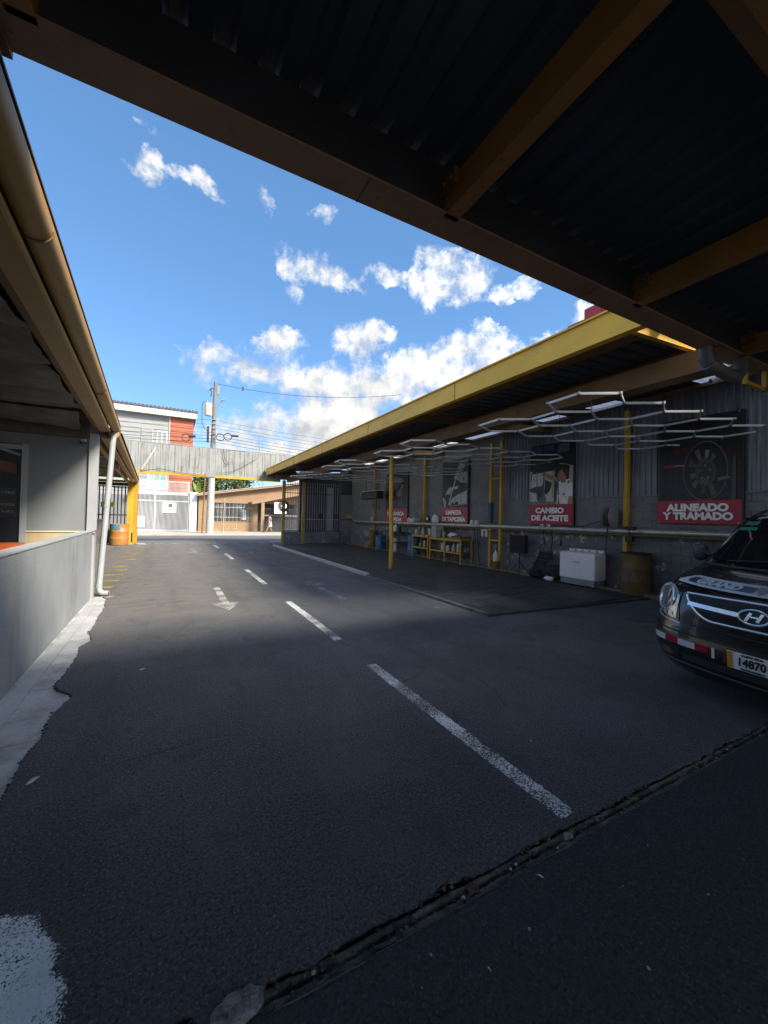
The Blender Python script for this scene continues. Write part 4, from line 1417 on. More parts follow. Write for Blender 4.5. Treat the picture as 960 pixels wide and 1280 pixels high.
# speaker on a tripod stand
t = thing('floor_light', (9.5, 8.85, 0.02), 'black box light on a tripod right of the double yellow post', 'floor light')
MB().box((9.44, 8.58, 0.66), (9.60, 9.16, 1.22)).build('head', BPL, t, bevel=0.02)
MB().box((9.434, 8.62, 0.70), (9.441, 9.12, 1.18)).build('front_panel', BFB, t)
MB().cyl((9.54, 8.86, 0.18), (9.54, 8.86, 0.68), 0.018, n=10).build('pole', BPL, t)
for a in (R(100), R(220), R(340)):
    MB().tube([(9.54, 8.86, 0.42), (9.54 + 0.12 * math.cos(a), 8.86 + 0.14 * math.sin(a), 0.25), (9.54 + 0.28 * math.cos(a), 8.86 + 0.33 * math.sin(a), 0.035)], 0.012, 7).build('leg', BPL, t)
MB().tube([(9.5, 9.2, 0.72), (9.5, 9.22, 1.28), (9.52, 9.1, 1.32)], 0.014, 7).build('side_tube', BPL, t)

# folded black chair and black bags
t = thing('folding_chair', (9.45, 7.95, 0.02), 'black folding chair tipped against the wall, left of the washing machine', 'chair')
for y in (7.82, 8.22):
    MB().tube([(9.25, y, 0.04), (9.66, y - 0.08, 0.78)], 0.013, 8).build('leg', BPL, t)
    MB().tube([(9.60, y, 0.04), (9.40, y, 0.46)], 0.013, 8).build('leg', BPL, t)
MB().slab(lambda u, v: (9.38 + 0.16 * v, 7.82 + 0.40 * u, 0.26 + 0.26 * v + 0.02 * math.sin(3 * u)), 5, 5, (0.03, 0, -0.02)).build('seat', BFB, t, smooth=True)
MB().slab(lambda u, v: (9.56 + 0.09 * v, 7.78 + 0.40 * u, 0.56 + 0.20 * v), 5, 4, (0.02, 0, -0.01)).build('backrest', BFB, t, smooth=True)


def bag(name, c, rx, ry, rz, label, mat, seed, cat='bag'):
    mb = MB()

    def fn(u, v):
        a = 2 * math.pi * u
        b = math.pi * (v - 0.5)
        d = 1 + 0.28 * nz(math.cos(a) * 1.6 + seed, math.sin(a) * 1.6, b * 1.4) + 0.10 * nz(math.cos(a) * 5, math.sin(a) * 5 + seed, b * 4)
        return (c[0] + rx * math.cos(b) * math.cos(a) * d, c[1] + ry * math.cos(b) * math.sin(a) * d, max(c[2] - rz + 0.002, c[2] + rz * math.sin(b) * d))
    mb.grid(fn, 22, 12)
    return tag(mb.build(name, mat, None, smooth=True, angle=70), label, cat)


bag('cloth_bag', (9.42, 7.48, 0.24), 0.20, 0.42, 0.215, 'crumpled black bag heaped on the floor at the left side of the washing machine', BFB, 2.2)
bag('cloth_bag', (9.36, 8.05, 0.15), 0.16, 0.24, 0.13, 'smaller black bundle lying under the folding chair', BFB, 7.7)
t = thing('plastic_bottle', (9.2, 7.45, 0.03), 'white plastic bottle lying on its side on the dark floor', 'bottle')
MB().lathe([(0.05, 0), (0.062, 0.01), (0.062, 0.20), (0.03, 0.25), (0.022, 0.25), (0.022, 0.275)], (9.18, 7.34, 0.088), 16, axis='y').build('body', WPL, t, smooth=True)
MB().lathe([(0.026, 0), (0.026, 0.025)], (9.18, 7.615, 0.088), 12, axis='y').build('cap', BLU, t)
# bucket and jug at the double post
t = thing('bucket', (9.45, 9.78, 0.025), 'small yellow bucket standing at the foot of the double yellow post', 'bucket')
MB().lathe([(0.11, 0), (0.14, 0.27), (0.15, 0.27), (0.15, 0.29), (0.132, 0.29), (0.105, 0.02)], (9.45, 9.78, 0.025), 20).build('pail', YB, t, smooth=True)
MB().tube([(9.45, 9.78 + 0.15 * math.cos(a), 0.30 + 0.05 * math.sin(a)) for a in [i * math.pi / 10 for i in range(11)]], 0.005, 6).build('handle', STL, t)


def bottle(x, y, z, r, h, mat, cap, label, group=None, name='bottle', kind=0):
    t = thing(name, (x, y, z), label, 'bottle' if kind != 2 else 'jar', group)
    if kind == 0:
        pr = [(r * 0.9, 0), (r, 0.012), (r, h * 0.58), (r * 0.85, h * 0.70), (r * 0.38, h * 0.86), (r * 0.34, h * 0.9)]
    elif kind == 1:
        pr = [(r * 0.95, 0), (r, 0.02), (r, h * 0.72), (r * 0.7, h * 0.84), (r * 0.3, h * 0.9)]
    else:
        pr = [(r * 0.95, 0), (r, 0.01), (r, h * 0.85), (r * 0.9, h * 0.9)]
    MB().lathe(pr, (x, y, z), 14).build('body', mat, t, smooth=True)
    k = {0: 0.36, 1: 0.34, 2: 0.96}[kind]
    MB().lathe([(r * k, 0), (r * k, h * 0.10)], (x, y, z + h * 0.9), 12).build('cap', cap, t)
    return t


bottle(9.45, 9.78, 0.06, 0.085, 0.62, WPL, PWH, 'white jug standing in the small yellow bucket', kind=1)
bottle(9.45, 16.45, 0.03, 0.10, 0.74, WPL, GPL, 'tall white canister on the floor right of the free standing yellow post', kind=1, name='canister')
GB = 'bottles and jars on the pipe rail and yellow benches'
for y, z, h, m, cp_, lab, kd in ((15.48, 1.47, 0.24, WPL, PWH, 'left one of three white bottles on the rail right of the farthest banner', 0),
                            (15.26, 1.47, 0.20, WPL, GPL, 'middle one of three white bottles on the rail right of the farthest banner', 0),
                            (15.08, 1.47, 0.22, WPL, PWH, 'right one of three white bottles on the rail right of the farthest banner', 0),
                            (11.12, 1.48, 0.18, WPL, GPL, 'left of two small white jars on the rail right of the third banner', 2),
                            (10.88, 1.48, 0.16, WPL, GPL, 'right of two small white jars on the rail right of the third banner', 2),
                            (19.3, 1.45, 0.30, WPL, BPL, 'white bottle on the rail near the gate, left of the free standing yellow post', 0)):
    bottle(9.58, y, z, 0.07 if kd == 0 else 0.08, h, m, cp_, lab, GB, kind=kd)
# junction boxes on the rail under banner 2
for y, lab in ((8.05, 'left white tap box on the rail under the CAMBIO DE ACEITE banner'), (7.82, 'right white tap box on the rail under the CAMBIO DE ACEITE banner')):
    t = thing('tap_box', (9.55, y, 1.48), lab, 'tap', 'white tap boxes on the rail')
    MB().box((9.54, y - 0.05, 1.475), (9.60, y + 0.05, 1.57)).build('box', WPL, t, bevel=0.01)
    MB().cyl((9.54, y, 1.52), (9.525, y, 1.52), 0.022, n=10).build('socket', BPL, t)
# coiled hose, small wheel, white bag, on the rail
t = thing('coiled_hose', (9.56, 14.62, 1.46), 'grey green coil of hose hung on the rail beside the third wall post', 'hose')
for k in range(5):
    rr = 0.21 - 0.028 * k
    MB().tube([(9.50 + 0.014 * k, 14.62 + rr * 1.25 * math.cos(a), 1.74 + rr * math.sin(a)) for a in [i * math.pi / 14 for i in range(28)]], 0.022, 6, closed=True).build('hose_turn', M('green_grey_hose', (0.16, 0.20, 0.20), 0.5, 0.2, 9), t, smooth=True)
t = thing('wall_clock', (9.56, 13.95, 1.66), 'small round black dial with a pale face on the rail left of the white bag', 'dial')
MB().lathe([(0.13, 0), (0.15, 0.02), (0.15, 0.05), (0.13, 0.06)], (9.53, 13.92, 1.66), 22, axis='x').build('rim', BPL, t, smooth=True)
MB().lathe([(0.06, 0), (0.06, 0.012)], (9.517, 13.92, 1.66), 18, axis='x').build('face', WPL, t)
bag('plastic_bag', (9.53, 13.36, 1.62), 0.10, 0.20, 0.19, 'knotted white plastic bag hanging on the rail left of the third banner', WPL, 5.1)

# two yellow workbenches
for y0, y1, zt, zl, lab in ((13.32, 14.55, 0.97, 0.46, 'left yellow steel bench loaded with cleaning things, beside the blue barrel'),
                            (11.25, 13.22, 0.92, 0.44, 'right and longer yellow steel bench under the third wall banner')):
    t = thing('work_bench', (9.45, (y0 + y1) / 2, 0.02), lab, 'bench', 'yellow benches along the wall')
    MB().box((9.18, y0, zt - 0.03), (9.74, y1, zt)).build('top', YEL, t)
    MB().box((9.20, y0 + 0.02, zl - 0.02), (9.72, y1 - 0.02, zl)).build('shelf', BRN, t)
    MB().box((9.17, y0, zt - 0.08), (9.179, y1, zt - 0.001)).box((9.185, y0, zl - 0.05), (9.199, y1, zl + 0.004)).build('rail', YEL, t)
    for xx in (9.20, 9.70):
        for yy in (y0 + 0.03, y1 - 0.03) + (((y0 + y1) / 2,) if y1 - y0 > 1.5 else ()):
            MB().box((xx - 0.022, yy - 0.022, 0.022), (xx + 0.022, yy + 0.022, zt - 0.031)).build('leg', YEL, t)
t = thing('carton', (9.4, 13.05, 0.92), 'pale cardboard carton standing at the left end of the longer yellow bench', 'box')
MB().box((9.26, 12.88, 0.925), (9.62, 13.20, 1.37)).build('body', M('pale_carton', (0.40, 0.38, 0.35), 0.8, 0.1, 5), t)
MB().box((9.26, 12.88, 1.37), (9.44, 13.20, 1.378)).box((9.445, 12.88, 1.37), (9.62, 13.20, 1.376)).build('flap', M('carton_flap', (0.34, 0.31, 0.27), 0.8), t)
cols = [((0.5, 0.5, 0.5), 'white'), ((0.10, 0.07, 0.14), 'purple'), ((0.30, 0.15, 0.10), 'rusty red'), ((0.16, 0.20, 0.10), 'olive'), ((0.42, 0.40, 0.36), 'cream'), ((0.05, 0.10, 0.20), 'blue'), ((0.05, 0.05, 0.055), 'black')]
random.seed(5)
SPOT = [(0, 13.45, .97), (1, 13.62, .97), (4, 13.80, .97), (2, 13.98, .97), (3, 14.16, .97), (0, 14.36, .97), (5, 13.5, .46), (0, 13.75, .46), (3, 14.0, .46), (6, 14.3, .46),
        (3, 12.72, .92), (4, 12.52, .92), (2, 12.70, .44), (0, 12.45, .44), (0, 12.1, .44), (4, 11.85, .44), (0, 11.6, .44), (6, 11.42, .44)]
for i, (ci, y, z) in enumerate(SPOT):
    c, nm = cols[ci]
    where = {.97: 'on top of the left yellow bench', .46: 'on the lower shelf of the left yellow bench', .92: 'on top of the longer yellow bench', .44: 'on the lower shelf of the longer yellow bench'}[z]
    same = [q for q in SPOT if q[0] == ci and q[2] == z]
    extra = ''
    if len(same) > 1:
        extra = ['left ', 'right '][0 if y == max(q[1] for q in same) else 1] if len(same) == 2 else '%s ' % ('left' if y == max(q[1] for q in same) else 'right' if y == min(q[1] for q in same) else 'middle')
    bottle(random.uniform(9.26, 9.42), y, z + 0.002, random.uniform(0.05, 0.085), random.uniform(0.22, 0.34), M('jug_' + nm.replace(' ', '_'), c, 0.5, 0.12, 8), random.choice((WPL, GPL, BPL)),
           '%s%s container %s' % (extra, nm, where), GB, kind=random.choice((0, 1, 2)))
bag('cloth', (9.4, 12.0, 1.03), 0.16, 0.24, 0.105, 'white crumpled cloth thrown on top of the longer yellow bench', WPL, 9.4, 'cloth')
t = thing('tool_tray', (9.4, 11.5, 0.92), 'ochre metal tray on the right end of the longer yellow bench', 'tray')
MB().box((9.16, 11.26, 0.925), (9.66, 11.78, 0.94)).build('bottom', YEL, t)
MB().box((9.155, 11.25, 0.941), (9.165, 11.79, 1.04)).box((9.165, 11.25, 0.941), (9.66, 11.26, 1.04)).box((9.165, 11.78, 0.941), (9.66, 11.79, 1.04)).build('side', YB, t)
# hanging hoses and flex on the wall
for pts, lab in (([(9.70, 10.95, 1.40), (9.66, 10.9, 0.9), (9.6, 10.75, 0.3), (9.45, 10.5, 0.05), (9.3, 10.2, 0.045)], 'long black hose looping from the rail to the floor left of the double yellow post'),
                 ([(9.68, 11.15, 1.38), (9.7, 11.05, 0.8), (9.68, 10.85, 0.75), (9.7, 10.75, 1.35)], 'black hose loop hanging from the rail at the end of the longer bench'),
                 ([(9.6, 7.75, 1.44), (9.62, 7.72, 1.1), (9.66, 7.80, 0.8), (9.66, 7.72, 0.55)], 'thin black flex hanging below the CAMBIO DE ACEITE banner, right one'),
                 ([(9.6, 8.02, 1.44), (9.64, 8.05, 1.2), (9.64, 7.98, 0.95)], 'thin black flex hanging below the CAMBIO DE ACEITE banner, left one')):
    tag(MB().tube(pts, 0.016, 7).build('hanging_hose', BPL, None, smooth=True), lab, 'hose')
t = thing('work_light', (9.62, 7.72, 0.98), 'small black hand lamp hanging on its flex under the CAMBIO DE ACEITE banner', 'lamp')
MB().lathe([(0.02, 0), (0.035, 0.03), (0.035, 0.13), (0.018, 0.16)], (9.62, 7.44, 0.98), 10).build('body', BPL, t)
MB().tube([(9.62, 7.44, 1.14), (9.62, 7.45, 1.42)], 0.006, 6).build('flex', BPL, t)
t = thing('pipe_clamp', (9.60, 5.55, 1.36), 'black clamp on the pipe rail beside the nearest wall post', 'clamp')
MB().box((9.52, 5.42, 1.52), (9.66, 5.66, 1.58)).box((9.54, 5.46, 1.22), (9.64, 5.62, 1.34)).build('jaw', BPL, t, bevel=0.01)
MB().cyl((9.58, 5.54, 1.30), (9.58, 5.54, 1.56), 0.02, n=8).build('screw', BPL, t)
# valve gear by the double post
t = thing('filter_regulator', (9.58, 10.5, 1.2), 'small white air filter set on the rail left of the double yellow post', 'air filter')
for y in (10.35, 10.55):
    MB().lathe([(0.03, 0), (0.05, 0.02), (0.05, 0.12), (0.035, 0.14), (0.035, 0.2)], (9.56, y, 1.08), 12).build('bowl', WPL, t, smooth=True)
MB().box((9.53, 10.28, 1.28), (9.61, 10.62, 1.33)).build('body', STL, t, bevel=0.008)
# air curtain / heater box and rags hung at the back
t = thing('air_unit', (9.2, 18.7, 2.65), 'long black air unit with a pale top edge, hung high left of the farthest banner', 'air conditioner')
MB().box((9.05, 17.75, 2.62), (9.45, 19.55, 3.02)).build('casing', BPL, t, bevel=0.03)
MB().box((9.04, 17.75, 3.022), (9.46, 19.55, 3.05)).build('top_strip', WPL, t)
MB().lathe([(0.03, 0), (0.17, 0.01), (0.19, 0.04), (0.16, 0.07)], (9.2, 19.62, 2.84), 18, axis='y').build('fan_guard', STL, t, smooth=True)
MB().tube([(9.25, 17.9, 3.05), (9.25, 17.9, 4.3)], 0.012, 6).tube([(9.25, 19.4, 3.05), (9.25, 19.4, 4.3)], 0.012, 6).build('hanger', BST, t)
for k, y in enumerate((18.3, 18.65, 19.0)):
    tag(MB().tube([(9.5, y, 2.6), (9.5, y + 0.03, 2.3), (9.5, y - 0.04, 2.05 + 0.05 * k)], [0.012, 0.035, 0.05], 7).build('hung_rag', M('rag_cloth', (0.16, 0.16, 0.15), 0.9, 0.3, 9), None, smooth=True),
        'grey rag hanging under the black air unit, %s of three' % ('right', 'middle', 'left')[k], 'rag', 'rags under the air unit')
t = thing('shelf_rack', (9.5, 17.0, 0.02), 'dark low rack of shelves behind the free standing yellow post', 'shelf')
for z in (0.5, 0.98):
    MB().box((9.2, 15.7, z), (9.75, 17.5, z + 0.03)).build('shelf', BST, t)
for y in (15.72, 17.48):
    for x in (9.22, 9.73):
        MB().box((x - 0.02, y - 0.02, 0.022), (x + 0.02, y + 0.02, 1.0)).build('leg', BST, t)
bottle(9.35, 16.3, 1.012, 0.09, 0.36, WPL, GPL, 'white jug on the dark rack, just right of the free standing yellow post', kind=1)
bottle(9.35, 15.9, 1.012, 0.08, 0.30, BPL, GPL, 'black jug on the dark rack beside the white one', kind=1)

# ================================================================ GATE AND FRONT SCREEN (right)
GY = 22.75
gt = thing('street_gate', (7.5, GY, 0), 'black barred gate with grey lower sheets between dull yellow posts under the canopy', 'gate')
WB = M('pale_bar_paint', (0.34, 0.34, 0.35), 0.5, 0.2, 4)
for x in (5.62, 6.80):
    MB().box((x - 0.07, GY - 0.07, 0.02), (x + 0.07, GY + 0.07, 3.66)).build('post', M('dull_yellow_post', (0.36, 0.24, 0.05), 0.6, 0.25, 3, bump=0.1, stain=(0.12, 0.08, 0.05), sstr=0.7, sscale=5), gt)
SHT = M('gate_sheet_paint', (0.12, 0.135, 0.155), 0.6, 0.2, 2, stain=(0.40, 0.41, 0.42), sstr=0.7, sscale=3.2, slo=0.60, shi=0.66)
for x0, x1 in ((5.70, 6.72), (6.88, 9.1)):
    MB().box((x0, GY - 0.012, 0.05), (x1, GY + 0.012, 0.74)).build('lower_sheet', SHT, gt)
    for z in (0.76, 1.44, 2.95, 3.42):
        MB().box((x0, GY - 0.018, z), (x1, GY + 0.018, z + 0.035)).build('crossbar', BST if z != 1.44 else WB, gt)
    n = int((x1 - x0) / 0.145)
    for i in range(n + 1):
        x = x0 + 0.02 + i * (x1 - x0 - 0.04) / n
        MB().box((x - 0.012, GY - 0.008, 0.8), (x + 0.012, GY + 0.010, 3.62)).build('bar', WB, gt)
t = thing('coiled_chain', (5.6, GY - 0.12, 2.2), 'dark round coil of chain hung on the gate post, street side of the canopy', 'chain')
for k in range(4):
    rr = 0.31 - 0.045 * k
    MB().tube([(5.62 + rr * math.cos(a), GY - 0.10 - 0.02 * k + 0.015 * math.sin(5 * a), 2.18 + rr * math.sin(a)) for a in [i * math.pi / 12 for i in range(24)]], 0.022, 6, closed=True).build('turn', M('chain_rust', (0.20, 0.14, 0.11), 0.8, 0.3, 12), t, smooth=True)
sc = thing('screen_partition', (9.6, GY, 0), 'grey panelled partition closing the street end beside the barred gate', 'partition')
for k, x in enumerate((9.12, 10.0, 10.9)):
    MB().box((x, GY - 0.01, 0.75), (x + 0.84, GY + 0.02, 3.0)).build('panel', M('partition_grey', (0.17, 0.17, 0.18), 0.7, 0.15, 2), sc)
    MB().box((x - 0.035, GY - 0.03, 0.02), (x + 0.002, GY + 0.03, 3.1)).build('frame_post', BST, sc)
MB().box((9.12, GY - 0.015, 0.05), (11.7, GY + 0.015, 0.74)).build('lower_panel', SHT, sc)
MB().box((9.12, GY - 0.03, 1.44), (11.7, GY - 0.011, 1.48)).build('crossbar', BST, sc)
MB().box((9.1, GY - 0.02, 3.0), (11.7, GY + 0.04, 4.4)).build('upper_panel', DRK, sc)
for x, z, w, h, m, lab in ((9.55, 1.68, 0.42, 0.24, YEL, 'crumpled yellow vest hung at the grey partition, left and wider one'), (9.62, 2.02, 0.001, 0.001, YEL, None), (10.3, 1.64, 0.20, 0.28, YEL, 'small yellow rag hung at the grey partition, nearer the wall'),
                           (8.75, 1.66, 0.30, 0.26, M('dark_red_cloth', (0.20, 0.02, 0.035), 0.8), 'dark red cloth hung on the pale bars of the gate'), (9.85, 1.6, 0.14, 0.3, M('navy_cloth', (0.02, 0.03, 0.10), 0.8), 'navy cloth hung beside the yellow vest'), (7.75, 1.66, 0.18, 0.3, M('navy_cloth', (0.02, 0.03, 0.10)), 'navy rag tied to the middle of the barred gate')):
    if lab:
        mb = MB()
        mb.slab(lambda u, v: (x + w * u, GY - 0.05 - 0.02 * math.sin(u * 9) - 0.01 * math.sin(v * 7), z + h * (v - 0.5) * (1 - 0.35 * abs(u - 0.4)) + 0.03 * nz(u * 3, v * 3, x)), 8, 8, (0, 0.008, 0))
        tag(mb.build('hung_cloth', m, None, smooth=True), lab, 'cloth')
# store behind the gate
st = thing('store_wall', (9, 24.2, 0), 'dark store wall seen through the bars of the street gate', 'wall')
MB().box((6.9, 23.98, 0.05), (12, 24.2, 4.3)).build('wall_face', DRK, st)
MB().box((8.7, 23.96, 0.05), (9.1, 23.979, 3.5)).build('pale_strip', M('pale_strip_paint', (0.28, 0.29, 0.30), 0.7), st)

# ================================================================ STREET HEADER
hd = thing('header_sign', (1.8, 24.1, 3.7), 'long weathered grey sheet metal header over the yard entrance on a yellow beam', 'header')
WEA = M('weathered_zinc', (0.25, 0.262, 0.255), 0.6, 0.12, 1.5, bump=0.1, stain=(0.06, 0.058, 0.055), sstr=0.85, sscale=5.0, slo=0.50, shi=0.68, stretch=(1.7, 1, 0.16))
x = -2.35
k = 0
while x < 5.9:
    p = [(0, 0), (0.10, 0), (0.115, 0.018), (0.135, 0.018), (0.15, 0), (0.40, 0), (0.415, 0.018), (0.435, 0.018), (0.45, 0), (0.72, 0), (0.735, 0.018), (0.755, 0.018), (0.77, 0), (0.985, 0)]
    mb = MB()
    n = len(p)
    zt = 5.27 + 0.012 * (k % 3) + 0.0 * x
    y0 = 24.0 + 0.006 * (k % 2)
    vs = [(x + a, y0 - b, 3.80) for a, b in p] + [(x + a, y0 - b, zt) for a, b in p] + [(x + a, y0 - b + 0.01, 3.80) for a, b in p] + [(x + a, y0 - b + 0.01, zt) for a, b in p]
    fs = []
    for i in range(n - 1):
        fs += [(i, i + 1, n + i + 1, n + i), (2 * n + i, 3 * n + i, 3 * n + i + 1, 2 * n + i + 1), (n + i, n + i + 1, 3 * n + i + 1, 3 * n + i)]
    fs += [(0, n, 3 * n, 2 * n), (n - 1, 2 * n - 1, 4 * n - 1, 3 * n - 1)]
    mb.add(vs, fs)
    mb.build('sheet', WEA, hd)
    MB().box((x + 0.985, y0 - 0.02, 3.80), (x + 1.0, y0 + 0.02, zt)).build('seam', GPL, hd)
    x += 1.0
    k += 1
MB().box((-2.35, 23.98, 5.30), (5.95, 24.06, 5.33)).build('capping', GPL, hd)
MB().box((-2.1, 23.95, 3.66), (5.7, 24.1, 3.795)).build('beam', YEL, hd)
MB().box((1.58, 23.92, 3.68), (2.05, 23.949, 3.92)).build('centre_bracket', GPL, hd)
MB().bar((-1.45, 23.90, 3.85), (-0.85, 23.96, 5.05), 0.05, 0.05).build('stay', M('stay_cream', (0.5, 0.46, 0.36), 0.6), hd)
MB().cyl((4.44, 24.05, 5.2), (4.42, 24.05, 6.35), 0.022, n=8).build('mast', GPL, hd)
tag(MB().tube([(-1.5, 23.9, 3.78), (-0.6, 23.88, 3.95), (0.4, 23.88, 3.80), (1.6, 23.88, 3.76)], 0.014, 6).build('cable', BPL, None), 'black cable arched along the yellow beam of the header', 'cable')
tag(MB().tube([(2.45, 23.9, 5.3), (2.5, 23.88, 4.9), (2.62, 23.88, 4.6), (2.58, 23.88, 4.42), (2.72, 23.88, 4.45), (2.70, 23.88, 4.62)], 0.018, 6).build('cable', BPL, None), 'tangle of black wire hanging on the grey header sheets', 'cable')
tag(MB().tube([(4.3, 23.9, 4.95), (3.6, 23.88, 4.45), (2.9, 23.88, 4.05), (2.1, 23.88, 3.9)], 0.010, 6).build('cable', BPL, None), 'thin wire running down across the grey header to the centre bracket', 'cable')

# ================================================================ LEFT BUILDING
lb = thing('left_building', (-1.3, 5, 0), 'low grey building along the left with a parapet, recessed wall and wide ochre gutter', 'building')


def px_(y):
    return -1.225 - 0.0105 * y


MB().slab(lambda u, v: (px_(-1.5 + 10.75 * u), -1.5 + 10.75 * u, -0.1 + (1.225 + 0.0045 * (-1.5 + 10.75 * u) + 0.1) * v), 60, 14, (-0.15, 0, 0)).build('parapet', LGR, lb)
MB().slab(lambda u, v: (px_(-1.5 + 10.75 * u) + 0.008 - 0.166 * v, -1.5 + 10.75 * u, 1.232 + 0.0045 * (-1.5 + 10.75 * u)), 40, 2, (0, 0, -0.014)).build('coping', M('coping_paint', (0.36, 0.38, 0.39), 0.6, 0.1, 3, stain=(0.5, 0.5, 0.48), sstr=0.5, sscale=6), lb)
# recessed cross wall with cream dado, and window
WY = 9.30
MB().box((-2.30, WY, 1.262), (-1.42, WY + 0.12, 3.2)).build('cross_wall', M('recess_grey_paint', (0.175, 0.193, 0.205), 0.75, 0.06, 1.2, bump=0.15), lb)
MB().box((-6, WY + 0.02, 3.201), (-1.42, WY + 0.1, 3.75)).build('wall_infill', GRY, lb)
MB().box((-2.30, WY - 0.012, -0.05), (-1.42, WY + 0.12, 1.255)).build('dado', CRM, lb)
MB().box((-2.31, WY - 0.03, 1.245), (-1.42, WY - 0.013, 1.268)).build('dado_strip', M('cream_strip', (0.62, 0.54, 0.36), 0.6), lb)
MB().box((-6, WY, -0.05), (-4.2, WY + 0.12, 3.2)).box((-4.2, WY, 2.82), (-2.30, WY + 0.12, 3.2)).box((-4.2, WY, -0.05), (-2.301, WY + 0.12, 0.9)).build('cross_wall', GRY, lb)
wf = MB().box((-2.39, WY - 0.02, 0.9), (-2.30, WY + 0.10, 2.82)).box((-4.2, WY - 0.02, 2.72), (-2.391, WY + 0.10, 2.80)).box((-4.2, WY - 0.02, 0.9), (-4.12, WY + 0.1, 2.719)).build('window', LGC, lb)
MB().tube([(-4.1, WY - 0.03, 2.72), (-3.3, WY - 0.03, 2.76), (-2.7, WY - 0.03, 2.72), (-2.41, WY - 0.03, 2.62)], 0.025, 8).build('arched_trim', LGC, wf)
MB().box((-4.12, WY + 0.03, 0.9), (-2.391, WY + 0.036, 2.72)).build('pane', M('dim_glass', (0.012, 0.014, 0.02), 0.35, 0.4, 2, spec=0.25), wf)
o = tag(MB().box((-3.3, WY + 0.015, 1.50), (-2.44, WY + 0.025, 2.02)).build('window_notice', BPL, None), 'black notice with grey capital lettering inside the left window', 'notice')
for s, z, h in (('CTRO', 1.94, 0.05), ('ROSSA', 1.73, 0.05), ('4-602', 1.61, 0.05)):
    write('lettering', s, (-2.57, WY + 0.014, z), (1, 0, 0), (0, 0, 1), h, M('grey_lettering', (0.22, 0.22, 0.23), 0.6), o, off=0.002)
tag(MB().slab(lambda u, v: (-3.4 + 0.95 * u, WY - 0.06 - 0.03 * math.sin(u * 5), 2.40 + 0.20 * v - 0.14 * u + 0.04 * nz(u * 4, v * 3)), 12, 5, (0, 0.02, 0)).build('hung_sack', M('brown_sack', (0.12, 0.06, 0.03), 0.8, 0.3, 6), None, smooth=True), 'brown sack hung inside the top of the left window', 'sack')
t = thing('tool_tray', (-2.8, 8.85, 0.92), 'orange red tray on the counter behind the parapet under the left window', 'tray')
MB().box((-3.5, 8.70, 0.93), (-2.26, 9.1, 0.945)).build('bottom', M('orange_tray', (0.50, 0.10, 0.02), 0.45, 0.1, 4), t)
for a, b in (((-3.5, 8.69, 0.946), (-2.26, 8.71, 1.07)), ((-2.28, 8.711, 0.946), (-2.26, 9.1, 1.07)), ((-3.5, 9.09, 0.946), (-2.281, 9.11, 1.07))):
    MB().box(a, b).build('side', M('orange_tray', (0.5, 0.1, 0.02)), t)
t = thing('counter', (-2.8, 8.8, 0), 'mint green topped counter under the orange tray behind the parapet', 'counter')
MB().box((-3.6, 8.5, 0.88), (-2.2, 9.15, 0.925)).build('top', M('mint_top', (0.42, 0.55, 0.48), 0.5, 0.06, 4), t)
for x, y in ((-3.5, 8.6), (-2.3, 8.6), (-3.5, 9.05), (-2.3, 9.05)):
    MB().box((x - 0.03, y - 0.03, 0), (x + 0.03, y + 0.03, 0.879)).build('leg', LGC, t)
# corner column
MB().box((-1.415, 9.24, -0.02), (-1.285, 9.40, 3.12)).build('column', LGC, lb)
MB().box((-1.285, 9.27, 1.285), (-1.270, 9.36, 3.1)).build('column_plate', LGC, lb)
tag(MB().slab(lambda u, v: (-1.40 + 0.19 * u, 9.19 - 0.015 * v, 1.285 - 0.055 * abs(u - 0.5) - 0.10 * max(0, u - 0.75) + 0.012 * math.sin(u * 9)), 10, 2, (0, 0, -0.02)).build('cord', M('red_cord', (0.28, 0.05, 0.06), 0.8), None, smooth=True), 'frayed red ribbon tied over the end of the grey parapet', 'cord')  # frayed red cord, modelled as a thin flat strip


def goff(y):
    return -0.540 - 0.0455 * y


def gut1(u, a):
    """half-round gutter"""
    pass


def sweep(prof, y0, y1, n, off, z, name, mat, smooth=True, dz=0.0, thick=0.0):
    """profile (x offset, z offset) swept along the eaves line off(y)"""
    mb = MB()
    m = len(prof)
    for i in range(n + 1):
        y = y0 + (y1 - y0) * i / n
        for a, b in prof:
            mb.v.append((off(y) + a, y, z + b + dz * (y - y0)))
    for i in range(n):
        for j in range(m - 1):
            mb.f.append((i * m + j, i * m + j + 1, (i + 1) * m + j + 1, (i + 1) * m + j))
            mb.m.append(0)
    for e in (0, n):
        mb.f.append(tuple(e * m + j for j in range(m)))
        mb.m.append(0)
    o = mb.build(name, mat, lb, smooth=smooth, angle=50)
    if thick:
        s = o.modifiers.new('thick', 'SOLIDIFY')
        s.thickness = thick
    return o


GR = 0.080
half = [(-GR + GR * math.cos(R(a)), 0.06 + GR * math.sin(R(a))) for a in range(0, -181, -15)]
half = [(0, 0.10)] + half + [(-2 * GR, 0.10)]
for y0, y1 in ((-1.2, 3.05), (3.06, 6.6), (6.61, 9.85)):
    sweep(half, y0, y1, 8, goff, 3.27, 'gutter', OCH)
    MB().tube([(goff(y1) - GR + (GR + 0.006) * math.cos(R(a)), y1, 3.33 + (GR + 0.005) * math.sin(R(a))) for a in range(0, -181, -15)], 0.006, 6).build('gutter_joint', BRN, lb)
